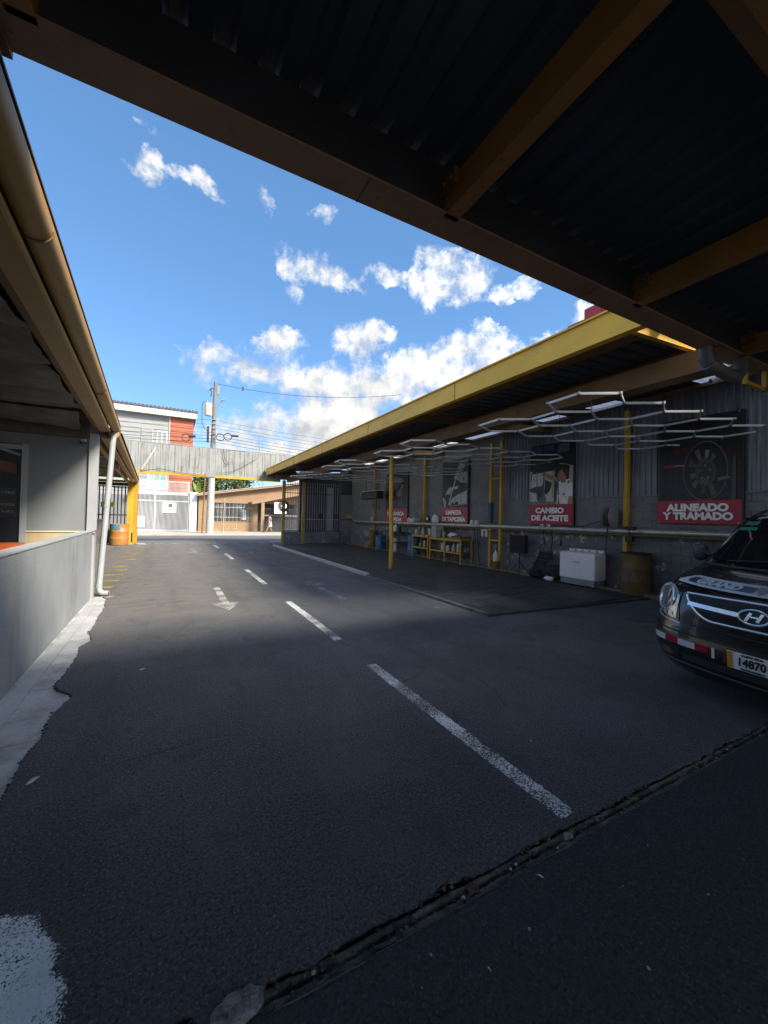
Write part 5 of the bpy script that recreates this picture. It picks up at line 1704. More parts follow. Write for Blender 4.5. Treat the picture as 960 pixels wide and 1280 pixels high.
# lip of the roof sheet above the gutter, bright bead, fascia board, dark shadow gap
sweep([(0.0, 0.135), (0.0, 0.15), (-0.35, 0.20), (-0.35, 0.18)], -1.2, 9.9, 10, goff, 3.27, 'roof_edge', M('roof_edge_paint', (0.085, 0.065, 0.06), 0.6, 0.2, 4), False)
sweep([(-0.146, -0.022), (-0.160, -0.034), (-0.180, -0.030), (-0.178, -0.012), (-0.150, -0.008)], -1.2, 9.86, 10, goff, 3.27, 'gutter_bead', M('bead_paint', (0.62, 0.42, 0.14), 0.4), False)
for y0, y1 in ((-1.2, 2.2), (2.204, 5.0), (5.004, 7.3), (7.304, 9.8)):
    sweep([(-0.170, 0.02), (-0.170, -0.012), (-0.355, -0.005), (-0.355, 0.02)], y0, y1, 4, goff, 3.27, 'soffit_board', M('soffit_ochre', (0.34, 0.20, 0.075), 0.55, 0.12, 2, bump=0.1), False)
sweep([(-0.355, 0.03), (-0.355, 0.0), (-0.43, 0.01), (-0.43, 0.03)], -1.2, 9.8, 10, goff, 3.28, 'eaves_batten', BRN, False)
# roof sheet going up to the left
MB().slab(lambda u, v: (goff(-1.2 + 11.1 * u) - 0.02 - 5.0 * v, -1.2 + 11.1 * u, 3.43 + 0.55 * v), 10, 6, (0, 0, 0.02)).build('roof', DRK, lb)
MB().slab(lambda u, v: (goff(9.9 + 14.2 * u) - 0.02 - 4.5 * v, 9.9 + 14.2 * u, 3.34 + 0.5 * v), 10, 6, (0, 0, 0.02)).build('roof', DRK, lb)
MB().box((-6.2, -1.5, -0.1), (-6.0, 24, 3.9)).build('back_wall', GRY, lb)
# sagging roof lining: torn foil sheets drooping between the purlins
FOIL = M('torn_lining', (0.10, 0.095, 0.09), 0.7, 0.35, 3, bump=0.3, bscale=14, stain=(0.04, 0.04, 0.042), sstr=0.6, sscale=2.5)
ln = [(-1.0, 0.7, 3.36), (0.65, 2.2, 3.33), (2.1, 3.5, 3.36), (3.35, 4.7, 3.31), (4.6, 5.9, 3.34), (5.8, 7.0, 3.30), (6.9, 8.1, 3.33), (8.0, 9.1, 3.25)]
for k, (y0, y1, z) in enumerate(ln):
    sag = (0.14, 0.10, 0.17, 0.13, 0.18, 0.12, 0.16, 0.20)[k]

    def fn(u, v):
        y = y0 + (y1 - y0) * v
        xr = goff(y) - 0.42 - 0.06 * max(0, nz(y * 3.2, k) + 0.2) - 0.05 * abs(nz(y * 13, k + 3))
        if k == 7:
            xr -= 0.05 + 0.28 * max(0, v - 0.35)
        x = xr - 3.0 * u
        zz = z - sag * math.sin(math.pi * v) ** 0.7 * (0.55 + 0.45 * nz(x * 1.2, y * 0.7, k)) + 0.035 * nz(x * 3, y * 4, k) + 0.015 * nz(x * 9, y * 11, k)
        if k == 7 and u < 0.1:
            zz -= 0.10 * (1 - u / 0.1) * v
        return (x, y, zz)
    MB().slab(fn, 26, 14, (0, 0, 0.006)).build('roof_lining', FOIL, lb, smooth=True, angle=60)
for y in (1.4, 3.4, 5.4, 7.4, 9.2):
    MB().box((-6, y - 0.05, 3.42), (goff(y) - 0.42, y + 0.05, 3.52)).build('roof_purlin', BRN, lb)
MB().box((-6, 9.18, 3.02), (-1.42, 9.29, 3.22)).build('lintel_beam', M('dark_lintel', (0.10, 0.085, 0.07), 0.7, 0.2, 3), lb)
# downpipe
PV = M('grey_downpipe', (0.30, 0.32, 0.345), 0.45, 0.06, 3)
dp = MB().tube([(-1.07, 9.62, 3.26), (-1.085, 9.60, 3.08), (-1.215, 9.43, 0.16), (-1.20, 9.42, 0.09), (-1.15, 9.41, 0.05), (-1.05, 9.39, 0.045)], 0.052, 14).build('downpipe', PV, lb, smooth=True)
for z in (3.0, 1.75, 0.2):
    q = Vector((-1.09, 9.60, 3.08)).lerp(Vector((-1.215, 9.43, 0.16)), (3.08 - z) / 2.92)
    MB().cyl(q - Vector((0, 0, 0.03)), q + Vector((0, 0, 0.03)), 0.057, n=14).build('pipe_joint', PV, dp, smooth=True)
MB().cyl((-1.0505, 9.39, 0.045), (-1.049, 9.39, 0.045), 0.044, n=14).build('pipe_mouth', BPL, dp)
t = thing('dome_camera', (-1.46, 9.16, 2.95), 'small black dome camera on the recessed grey wall below the lintel', 'camera')
MB().lathe([(0.06, 0), (0.065, 0.015), (0.065, 0.05), (0.05, 0.06)], (-1.50, 9.14, 2.93), 18).build('mount', GPL, t, smooth=True)
MB().lathe([(0.01, -0.05), (0.035, -0.038), (0.05, -0.015), (0.055, 0.0)], (-1.50, 9.14, 2.93), 18).build('dome', GLS, t, smooth=True)

# far half of the left side: covered bay with its own gutter, barred gate, yellow column
def goff2(y):
    return -0.60 - 0.040 * y


hf = [(-0.09 + 0.09 * math.cos(R(a)), 0.05 + 0.09 * math.sin(R(a))) for a in range(0, -181, -15)]
hf = [(0, 0.09)] + hf + [(-0.18, 0.09)]
for y0, y1 in ((9.62, 16.8), (16.81, 23.9)):
    sweep(hf, y0, y1, 6, goff2, 3.17, 'gutter', OCH)
sweep([(0.03, 0.11), (0.03, 0.125), (-0.3, 0.16), (-0.3, 0.145)], 9.9, 23.95, 8, goff2, 3.17, 'roof_edge', M('roof_edge_paint', (0.085, 0.065, 0.06)), False)
sweep([(-0.175, -0.03), (-0.19, -0.035), (-0.20, -0.025), (-0.18, -0.018)], 9.9, 23.9, 8, goff2, 3.17, 'gutter_bead', M('bead_paint', (0.5, 0.33, 0.12)), False)
sweep([(-0.19, 0.03), (-0.19, -0.02), (-0.33, -0.02), (-0.33, 0.03)], 9.9, 23.9, 8, goff2, 3.17, 'soffit_board', M('soffit_ochre', (0.34, 0.2, 0.075)), False)
sweep([(-0.40, 0.05), (-0.40, -0.08), (-0.50, -0.08), (-0.50, 0.05)], 9.9, 23.9, 8, goff2, 3.17, 'eaves_beam', OCH, False)
for y in (13.0, 17.0, 20.5, 23.75):
    MB().box((-6, y - 0.05, 3.12), (goff2(y) - 0.34, y + 0.05, 3.24)).build('cross_beam', YEL, lb)
t = thing('junction_box', (goff2(15) - 0.4, 15.0, 3.1), 'cream junction box under the far left eaves', 'junction box')
MB().box((goff2(15) - 0.50, 14.9, 2.98), (goff2(15) - 0.30, 15.1, 3.14)).build('box', CRM, t, bevel=0.012)
MB().cyl((goff2(15) - 0.5, 15, 3.06), (goff2(15) - 1.6, 15, 3.06), 0.012, n=6).build('conduit', WPL, t)
MB().box((-2.02, 23.86, -0.02), (-1.72, 24.14, 3.22)).build('gate_column', YEL, lb)
MB().box((-1.715, 23.90, -0.02), (-1.56, 24.10, 3.62)).build('gate_column', M('bright_yellow_paint', (0.42, 0.225, 0.014), 0.5, 0.12, 3, stain=(0.12, 0.08, 0.03), sstr=0.6, sscale=4, slo=0.6, shi=0.75), lb)
MB().box((-1.80, 23.845, 0.1), (-1.74, 23.858, 0.6)).build('column_slot', BPL, lb)
g2 = thing('barred_gate', (-3.4, 24.0, 0), 'black vertical bar gate left of the bright yellow column, behind the orange barrel', 'gate')
for k in range(26):
    x = -2.12 - k * 0.155
    MB().box((x - 0.026, 23.98, 0.1), (x + 0.026, 24.02, 2.95)).build('bar', BST, g2)
for z in (0.08, 1.45, 2.88):
    MB().box((-6, 24.022, z), (-2.04, 24.05, z + 0.06)).build('crossbar', BST, g2)
MB().box((-6, 23.95, 2.96), (-2.03, 24.05, 3.12)).build('header', BST, g2)
MB().box((-3.9, 23.94, 0.05), (-2.72, 23.97, 1.25)).build('lower_sheet', GRY, g2)
t = thing('green_sign', (-2.85, 23.9, 2.0), 'small lime green sign fixed to the black gate bars', 'sign')
MB().box((-3.12, 23.90, 1.86), (-2.56, 23.93, 2.12)).build('plate', M('lime_sign', (0.28, 0.50, 0.06), 0.5, 0.06, 4), t)

# ================================================================ ACROSS THE STREET
FY = 40.0
wh = thing('white_building', (-2, FY, 0), 'tall white boarded building with a red corner panel and dark tiled eaves, across the street', 'building')
SID = M('white_siding', (0.27, 0.285, 0.29), 0.7, 0.06, 0.6, stain=(0.22, 0.24, 0.245), sstr=0.5, sscale=0.8)
SRED = M('red_siding', (0.33, 0.095, 0.05), 0.65, 0.12, 1.2, bump=0.05)
MB().box((-9, FY + 0.1, 0), (1.5, FY + 12, 10.2)).build('wall', SID, wh)
z = 0.1
k = 0
while z < 10.05:
    h = 0.42
    x1 = -0.40 if z > 3.45 else 1.5
    MB().add([(-9, FY + 0.1, z), (x1, FY + 0.1, z), (x1, FY + 0.1, z + h), (-9, FY + 0.1, z + h), (-9, FY + 0.055, z), (x1, FY + 0.055, z), (x1, FY + 0.085, z + h - 0.006), (-9, FY + 0.085, z + h - 0.006)],
             [(4, 5, 6, 7), (0, 1, 5, 4), (7, 6, 2, 3), (1, 2, 6, 5), (0, 4, 7, 3)]).build('board', SID, wh)
    if z > 3.45:
        MB().add([(-0.37, FY + 0.1, z), (1.52, FY + 0.1, z), (1.52, FY + 0.1, z + h), (-0.37, FY + 0.1, z + h), (-0.37, FY - 0.04, z), (1.52, FY - 0.04, z), (1.52, FY + 0.0, z + h - 0.012), (-0.37, FY + 0.0, z + h - 0.012)],
                 [(4, 5, 6, 7), (0, 1, 5, 4), (7, 6, 2, 3), (1, 2, 6, 5), (0, 4, 7, 3)]).build('red_board', SRED, wh)
    z += h
    k += 1
MB().box((-0.42, FY - 0.02, 3.5), (-0.375, FY + 0.1, 10.15)).build('corner_trim', WHT, wh)
MB().box((-9.4, FY - 0.45, 10.18), (1.75, FY - 0.40, 10.68)).build('fascia', M('fascia_white', (0.78, 0.78, 0.77), 0.6, 0.03, 2), wh)
MB().box((-9.4, FY - 0.40, 10.185), (1.75, FY + 0.1, 10.215)).build('soffit', M('soffit_grey', (0.45, 0.46, 0.46), 0.7), wh)
roof = MB().box((-9.4, FY - 0.5, 10.685), (1.8, FY + 12, 10.75)).build('roof', DRK, wh)
for i in range(38):
    x = -9.35 + i * 0.295
    MB().tube([(x + 0.14, FY - 0.54, 10.78), (x + 0.14, FY + 0.6, 10.9)], 0.13, 8).build('tile', M('dark_tile', (0.09, 0.085, 0.085), 0.8, 0.25, 5, bump=0.2), wh) if i < 300 else None
PAN = M('window_pane', (0.10, 0.13, 0.15), 0.12, 0.2, 1.5)


def window(x0, x1, z0, z1, y, parent, nx=2, mat=None, fm=None, pane_y=0.03):
    f = 0.06
    mb = MB().box((x0 - f, y - 0.03, z0 - f), (x1 + f, y + 0.05, z0)).box((x0 - f, y - 0.03, z1), (x1 + f, y + 0.05, z1 + f)).box((x0 - f, y - 0.03, z0), (x0, y + 0.05, z1)).box((x1, y - 0.03, z0), (x1 + f, y + 0.05, z1))
    w = mb.build('window', fm or WHT, parent)
    for i in range(nx):
        a = x0 + (x1 - x0) * i / nx
        b = x0 + (x1 - x0) * (i + 1) / nx
        MB().box((a + 0.015, y - 0.012, z0 + 0.002), (b - 0.015, y + 0.03, z1 - 0.002)).build('pane', mat or PAN, w)
        if i:
            MB().box((a - 0.015, y - 0.025, z0), (a + 0.015, y + 0.04, z1)).build('mullion', fm or WHT, w)
    return w


SHU = M('pale_louvre', (0.25, 0.27, 0.275), 0.5, 0.1, 2)
window(-2.45, -1.72, 7.55, 8.85, FY + 0.02, wh, 1, SHU, M('window_grey_frame', (0.4, 0.42, 0.42), 0.6))
window(-1.30, -0.62, 7.35, 8.75, FY + 0.02, wh, 2, SHU)
window(-1.95, -0.55, 3.75, 5.35, FY + 0.02, wh, 3, M('blue_green_pane', (0.30, 0.42, 0.42), 0.15, 0.2, 1))
window(-4.3, -2.9, 3.75, 5.35, FY + 0.02, wh, 3, M('blue_green_pane', (0.3, 0.42, 0.42)))
MB().box((-3.2, FY - 0.9, 3.28), (1.5, FY + 0.05, 3.44)).build('canopy_slab', WHT, wh)
MB().box((-9, FY + 0.03, 0.05), (1.3, FY + 0.051, 3.1)).build('ground_floor_face', M('grey_shop_front', (0.17, 0.18, 0.20), 0.6, 0.1, 0.6), wh)

gz = thing('white_gate', (-0.6, 39.0, 0), 'white barred sliding gate with a placard, before the tall white building', 'gate')
GB_ = M('gate_white_bar', (0.66, 0.68, 0.70), 0.5, 0.05, 3)
for i in range(42):
    x = -2.55 + i * 0.092
    MB().box((x - 0.013, 38.99, 0.12), (x + 0.013, 39.01, 4.35)).build('bar', GB_, gz)
for z in (0.10, 2.62, 3.2, 4.32):
    MB().box((-2.6, 39.012, z), (1.32, 39.04, z + 0.07)).build('crossbar', GB_, gz)
for x in (-2.62, -1.28, 1.28):
    MB().box((x - 0.04, 38.97, 0.08), (x + 0.04, 39.05, 4.4)).build('upright', GB_, gz)
MB().box((-2.6, 38.95, 0.07), (1.35, 39.05, 0.11)).build('track', GPL, gz)
t = thing('placard', (-0.2, 38.95, 2.1), 'white placard with a dark square emblem on the white gate, nearer the middle', 'sign')
MB().box((-0.74, 38.94, 1.66), (0.32, 38.97, 2.52)).build('board', PWH, t)
mb = MB().box((-0.30, 38.932, 2.13), (0.02, 38.939, 2.42)).box((-0.24, 38.928, 2.19), (-0.04, 38.9315, 2.25))
mb.build('emblem', M('placard_grey', (0.12, 0.12, 0.13), 0.6), t)
mb = MB()
for i, (a, b) in enumerate(((-0.62, -0.50), (-0.46, -0.40), (-0.36, -0.22), (-0.18, -0.08), (-0.04, 0.1), (0.13, 0.22))):
    mb.box((a, 38.933, 1.86), (b, 38.939, 1.95))
for i, (a, b) in enumerate(((-0.5, -0.2), (-0.14, 0.12))):
    mb.box((a, 38.933, 1.75), (b, 38.939, 1.78))
mb.build('lettering', M('placard_grey', (0.12, 0.12, 0.13)), t)
t = thing('placard', (-2.3, 38.95, 0.7), 'plain white notice low on the left end of the white gate', 'sign')
MB().box((-2.60, 38.94, 0.45), (-2.02, 38.965, 1.30)).build('board', M('notice_white', (0.72, 0.74, 0.76), 0.5), t)
t = thing('gate_pillar', (1.65, 39, 0), 'white masonry pillar with a small meter, between the white gate and the beige house', 'pillar')
MB().box((1.36, 38.8, 0.0), (1.93, 39.3, 3.42)).build('shaft', WHT, t)
MB().box((1.33, 38.77, 3.42), (1.96, 39.33, 3.50)).build('cap', WHT, t)
MB().box((1.5, 38.76, 2.0), (1.62, 38.799, 2.25)).build('meter', GPL, t)
MB().box((1.5, 38.75, 1.6), (1.62, 38.798, 1.78)).build('bell', GPL, t)

hs = thing('beige_house', (5.5, 38.5, 0), 'low beige house with barred window band and rising shed roof, across the street', 'house')
BEI = M('beige_house_wall', (0.27, 0.185, 0.105), 0.75, 0.07, 1.1, stain=(0.45, 0.30, 0.17), sstr=0.5, sscale=1.6)
BEF = M('salmon_fascia', (0.28, 0.18, 0.11), 0.7, 0.06, 1)
HY = 38.6
MB().prism([(2.05, 0), (3.1, 0), (3.1, 3.0), (2.05, 3.0)], 1, HY, HY + 8).build('wall', BEI, hs)
MB().box((3.1, HY + 0.012, 0), (7.15, HY + 0.2, 0.98)).build('wall', BEI, hs)
MB().box((6.62, HY + 0.008, 0.98), (7.15, HY + 0.25, 2.8)).build('wall', BEI, hs)
MB().prism([(2.05, 2.72), (12.0, 2.72), (12.0, 4.85), (2.05, 3.2)], 1, HY + 0.004, HY + 0.2).build('gable_wall', BEF, hs)
MB().prism([(1.85, 3.18), (12.3, 4.92), (12.3, 5.06), (1.85, 3.32)], 1, HY - 0.55, HY + 8).build('roof', M('house_roof_edge', (0.32, 0.225, 0.145), 0.7), hs)
MB().prism([(1.83, 3.33), (12.3, 5.07), (12.3, 5.13), (1.83, 3.39)], 1, HY - 0.6, HY + 8).build('roofing', M('house_roofing', (0.42, 0.36, 0.30), 0.8), hs)
MB().prism([(6.4, 2.60), (12, 3.9), (12, 4.15), (6.3, 2.82)], 1, HY - 1.5, HY + 0.0).build('porch_roof', BEF, hs)
MB().box((7.18, HY - 1.45, 0.07), (7.46, HY - 1.2, 2.80)).build('porch_post', BEI, hs)
wf = MB().box((3.1, HY - 0.02, 0.95), (6.62, HY + 0.1, 1.0)).box((3.1, HY - 0.02, 2.66), (6.62, HY + 0.1, 2.719)).build('window', BEI, hs)
MB().box((3.1, HY + 0.10, 1.0), (6.62, HY + 0.13, 2.66)).build('pane', M('house_pane', (0.10, 0.11, 0.11), 0.2, 0.5, 0.8, stain=(0.32, 0.31, 0.28), sstr=0.7, sscale=1.2), wf)
for i in range(22):
    x = 3.14 + i * 0.165
    MB().box((x - 0.018, HY + 0.02, 1.0), (x + 0.018, HY + 0.05, 2.66)).build('bar', GPL if i % 2 else BST, wf)
for z in (1.35, 2.25):
    MB().box((3.1, HY + 0.052, z), (6.62, HY + 0.075, z + 0.04)).build('crossbar', WPL, wf)
MB().box((5.72, HY + 0.076, 1.15), (6.1, HY + 0.09, 2.1)).build('poster', PWH, wf)
MB().box((6.12, HY + 0.078, 1.02), (6.6, HY + 0.095, 2.62)).build('curtain', M('sage_curtain', (0.30, 0.27, 0.19), 0.8, 0.1, 3), wf)
MB().box((7.15, HY + 1.5, 0), (12, HY + 1.7, 4.0)).build('porch_back_wall', M('porch_dark', (0.05, 0.05, 0.055), 0.8, 0.3, 1), hs)
pg = MB().box((7.47, HY - 1.34, 0.1), (11.5, HY - 1.31, 0.16)).box((7.47, HY - 1.34, 2.2), (11.5, HY - 1.31, 2.26)).build('porch_gate', BST, hs)
for i in range(28):
    x = 7.5 + i * 0.14
    MB().box((x - 0.012, HY - 1.33, 0.16), (x + 0.012, HY - 1.31, 2.2)).build('bar', BST, pg)
MB().box((7.47, HY - 1.30, 1.55), (11.5, HY - 1.28, 1.68)).build('gate_band', GPL, pg)
mb = MB()
for x0, z0 in ((4.35, 0.62), (6.0, 0.62)):
    mb.tube([(x0 + 0.3 * math.cos(a), HY + 0.008, z0 + 0.3 * math.sin(a)) for a in [R(200 + i * 14) for i in range(11)]], 0.02, 6)
mb.box((5.25, HY + 0.004, 0.35), (5.3, HY + 0.011, 0.9)).box((5.0, HY + 0.004, 0.32), (5.3, HY + 0.0105, 0.36))
mb.build('wall_moulding', M('moulding_tan', (0.42, 0.27, 0.14), 0.8), hs)
t = thing('shop_sign', (8.8, 36.9, 2.2), 'white sign board hung at the porch of the beige house, by the gate post', 'sign')
MB().box((8.30, 36.88, 1.80), (9.4, 36.92, 2.85)).build('board', PWH, t)
mb = MB()
for r_, row in enumerate(((8.45, 8.6, 8.66, 8.8, 8.9, 9.1, 9.15, 9.3), (8.42, 8.7, 8.75, 9.0, 9.05, 9.25), (8.42, 8.62, 8.7, 9.0), (8.42, 8.9, 8.95, 9.2))):
    for a, b in zip(row[::2], row[1::2]):
        mb.box((a, 36.87, 2.58 - 0.2 * r_), (b, 36.879, 2.66 - 0.2 * r_))
mb.build('lettering', GPL, t)

# person walking past the porch
def skin_body(name, verts, edges, rad, mat, parent, root=0, sub=1):
    me = bpy.data.meshes.new(name)
    me.from_pydata(verts, edges, [])
    o = bpy.data.objects.new(name, me)
    COL.objects.link(o)
    md = o.modifiers.new('skin', 'SKIN')
    md.use_smooth_shade = True
    if not me.skin_vertices:
        bpy.context.view_layer.update()
    lay = me.skin_vertices[0].data if me.skin_vertices else None
    if lay:
        for i, r_ in enumerate(rad):
            lay[i].radius = (r_, r_) if not isinstance(r_, tuple) else r_
            lay[i].use_root = (i == root)
    sb = o.modifiers.new('sub', 'SUBSURF')
    sb.levels = sub
    sb.render_levels = sub
    me.materials.append(mat)
    if parent:
        attach(o, parent)
    return o


px0, py0, pz0 = 7.86, 36.55, 0.07
pt = thing('person', (px0, py0, pz0), 'person in a pale patterned dress walking left along the far pavement', 'person')
SKN = M('person_skin', (0.32, 0.17, 0.10), 0.6, 0.05, 9)
J = {'pel': (0, 0, .86), 'wst': (-.01, 0, 1.02), 'chs': (-.02, 0, 1.22), 'nck': (-.03, 0, 1.38), 'hd0': (-.045, 0, 1.47), 'hd1': (-.055, 0, 1.60),
     'hipL': (-.02, -.09, .82), 'knL': (-.20, -.09, .46), 'anL': (-.34, -.09, .09), 'toL': (-.50, -.09, .04), 'hipR': (.02, .09, .82), 'knR': (.05, .09, .45), 'anR': (.22, .09, .12), 'toR': (.10, .09, .03),
     'shL': (-.02, -.17, 1.33), 'elL': (.06, -.20, 1.06), 'haL': (-.05, -.20, .84), 'fiL': (-.08, -.20, .75), 'shR': (-.02, .17, 1.33), 'elR': (-.12, .20, 1.08), 'haR': (-.24, .19, .92), 'fiR': (-.30, .19, .86)}
nm = list(J)
E_ = [('pel', 'wst'), ('wst', 'chs'), ('chs', 'nck'), ('nck', 'hd0'), ('hd0', 'hd1'), ('pel', 'hipL'), ('hipL', 'knL'), ('knL', 'anL'), ('anL', 'toL'), ('pel', 'hipR'), ('hipR', 'knR'), ('knR', 'anR'), ('anR', 'toR'),
      ('chs', 'shL'), ('shL', 'elL'), ('elL', 'haL'), ('haL', 'fiL'), ('chs', 'shR'), ('shR', 'elR'), ('elR', 'haR'), ('haR', 'fiR')]
RD = dict(pel=.14, wst=.115, chs=.125, nck=.05, hd0=.085, hd1=.085, hipL=.09, knL=.06, anL=.04, toL=.035, hipR=.09, knR=.06, anR=.04, toR=.035, shL=.05, elL=.04, haL=.03, fiL=.028, shR=.05, elR=.04, haR=.03, fiR=.028)
W3 = lambda p: (px0 + p[0], py0 + p[1], pz0 + p[2])
skin_body('body', [W3(J[n]) for n in nm], [(nm.index(a), nm.index(b)) for a, b in E_], [RD[n] for n in nm], SKN, pt)
DRS = M('patterned_dress', (0.62, 0.50, 0.47), 0.8, 0.1, 4, stain=(0.20, 0.09, 0.10), sstr=0.8, sscale=14, slo=0.5, shi=0.56)
mb = MB()
lv = [(-.035, 1.40, .075, .10), (-.02, 1.34, .12, .20), (-.02, 1.22, .145, .17), (-.01, 1.04, .13, .145), (0, .90, .16, .175), (0, .70, .18, .19), (-.01, .52, .20, .20)]
for dx, zz, rx, ry in lv:
    for j in range(16):
        a = 2 * math.pi * j / 16
        mb.v.append((px0 + dx + rx * math.cos(a) * (1 + 0.03 * math.sin(5 * a)), py0 + ry * math.sin(a), pz0 + zz))
for i in range(len(lv) - 1):
    for j in range(16):
        mb.f.append((i * 16 + j, i * 16 + (j + 1) % 16, i * 16 + 16 + (j + 1) % 16, i * 16 + 16 + j))
        mb.m.append(0)
mb.build('dress', DRS, pt, smooth=True)
mb = MB()
mb.grid(lambda u, v: (px0 - .035 + .105 * math.cos(2 * math.pi * u) * math.sin(math.pi * v * 0.62 + 0.02), py0 + .1 * math.sin(2 * math.pi * u) * math.sin(math.pi * v * 0.62 + 0.02), pz0 + 1.565 + .115 * math.cos(math.pi * v * 0.62)), 14, 7)
mb.build('hair', M('dark_hair', (0.015, 0.012, 0.01), 0.7), pt, smooth=True)

# utility pole with transformer, lamp and coils
up = thing('utility_pole', (2.8, 35.0, 0.07), 'tall grey utility pole with transformer and street lamp, across the street', 'utility pole')
CPO = M('concrete_pole', (0.17, 0.17, 0.165), 0.8, 0.1, 2, stain=(0.11, 0.105, 0.10), sstr=0.5, sscale=3)
MB().tube([(2.72, 35, 0.0), (2.76, 35, 4.5), (2.80, 35, 8.5), (2.84, 35, 12.4)], [0.30, 0.24, 0.17, 0.12], 14).build('shaft', CPO, up, smooth=True)
MB().tube([(2.72, 35, 0.07), (2.76, 35, 4.5), (2.765, 35, 5.0)], [0.306, 0.247, 0.241], 14).build('painted_base', M('pole_whitewash', (0.38, 0.38, 0.37), 0.8, 0.1, 2, stain=(0.26, 0.25, 0.24), sstr=0.5, sscale=3), up, smooth=True)
MB().lathe([(0.18, 0), (0.27, 0.03), (0.27, 0.95), (0.24, 1.02), (0.1, 1.05)], (2.36, 34.95, 9.55), 20).build('transformer', M('transformer_beige', (0.55, 0.47, 0.33), 0.45, 0.08, 2), up, smooth=True)
for dx in (-0.1, 0.12):
    MB().cyl((2.36 + dx, 34.95, 10.55), (2.36 + dx, 34.95, 10.85), 0.04, n=8).build('bushing', GPL, up)
MB().box((2.5, 34.9, 9.7), (2.8, 35.1, 9.78)).box((2.5, 34.9, 10.3), (2.8, 35.1, 10.38)).build('transformer_bracket', GPL, up)
MB().tube([(2.84, 34.9, 9.9), (3.05, 34.85, 10.3), (3.25, 34.8, 10.75), (3.4, 34.75, 10.95)], 0.04, 8).build('lamp_arm', GPL, up)
MB().add([(3.3, 34.65, 10.88), (3.62, 34.6, 11.02), (3.62, 34.82, 11.02), (3.3, 34.82, 10.88), (3.33, 34.67, 11.02), (3.58, 34.64, 11.12), (3.58, 34.8, 11.12), (3.33, 34.8, 11.02)], [(3, 2, 1, 0), (4, 5, 6, 7), (0, 1, 5, 4), (1, 2, 6, 5), (2, 3, 7, 6), (3, 0, 4, 7)]).build('lamp_head', GPL, up)
MB().box((2.98, 34.9, 11.4), (3.14, 35.1, 12.1)).build('cutout', GPL, up)
MB().tube([(2.4, 34.9, 11.6), (2.55, 34.9, 11.85), (2.75, 34.9, 11.8)], 0.03, 6).tube([(2.5, 34.9, 11.85), (2.56, 34.9, 11.3), (2.48, 34.9, 11.15)], 0.035, 6).build('insulator_arm', BPL, up)
MB().tube([(2.05, 34.9, 10.7), (1.9, 34.9, 10.4), (1.92, 34.9, 8.9), (2.1, 34.9, 8.5), (2.5, 34.9, 8.2)], 0.025, 6).build('drop_wire', BPL, up)
MB().box((2.30, 34.8, 7.4), (2.46, 35.0, 8.7)).build('cable_box', BPL, up)
for z in (8.1, 8.55, 8.9, 9.25):
    MB().box((2.6, 34.75, z), (2.95, 34.84, z + 0.06)).build('clamp', GPL, up)
t = thing('steel_post', (2.2, 34.8, 0.07), 'thin rusty steel post left of the utility pole', 'post')
MB().cyl((2.16, 34.8, 0.07), (2.26, 34.8, 4.6), 0.06, n=10).build('shaft', RUS, t)
MB().cyl((2.26, 34.8, 4.6), (2.262, 34.8, 4.64), 0.07, n=10).build('cap', RUS, t)
t = thing('bamboo_post', (3.85, 36.0, 0.07), 'thin bare wooden stake on the pavement before the barred window of the beige house', 'post')
MB().cyl((3.85, 36.0, 0.07), (3.9, 36.0, 3.0), 0.05, 0.04, n=9).build('stake', M('grey_wood', (0.33, 0.28, 0.20), 0.85, 0.2, 6), t)
MB().cyl((3.84, 36.0, 0.07), (3.84, 36.0, 0.2), 0.07, n=9).build('foot', CON, t)
t = thing('mast_tv', (0, 0, 0), 'x', 'x')
bpy.data.objects.remove(t)
for x, z, lab in ((3.28, 7.86, 'left of the two touching black cable coils right of the utility pole'), (3.86, 7.98, 'right of the two touching black cable coils right of the utility pole'), (0.80, 7.56, 'lone black cable coil hanging before the red panel')):
    tag(MB().tube([(x + 0.30 * math.cos(a), 34.6 + 0.03 * math.sin(3 * a), z + 0.27 * math.sin(a)) for a in [i * math.pi / 12 for i in range(24)]], 0.035, 6, closed=True).build('cable_coil', BPL, None, smooth=True), lab, 'cable coil')
for x, z, lab in ((4.42, 8.1, 'black splice case on the wires right of the cable coils'), (1.22, 7.7, 'black splice case on the wires between the red panel and the utility pole')):
    tag(MB().cyl((x - 0.25, 34.6, z), (x + 0.25, 34.6, z + 0.03), 0.09, n=10).build('splice_case', BPL, None), lab, 'splice case')


ORD = ('topmost', 'second', 'third', 'fourth', 'fifth', 'sixth', 'lowest')


def wire(p, q, sag, r, label, group='overhead wires along the street'):
    p, q = Vector(p), Vector(q)
    pts = []
    for i in range(17):
        t = i / 16
        v = p.lerp(q, t)
        v.z -= sag * 4 * t * (1 - t)
        pts.append(v)
    tag(MB().tube(pts, r, 5).build('power_line', BPL), label, 'wire', group)


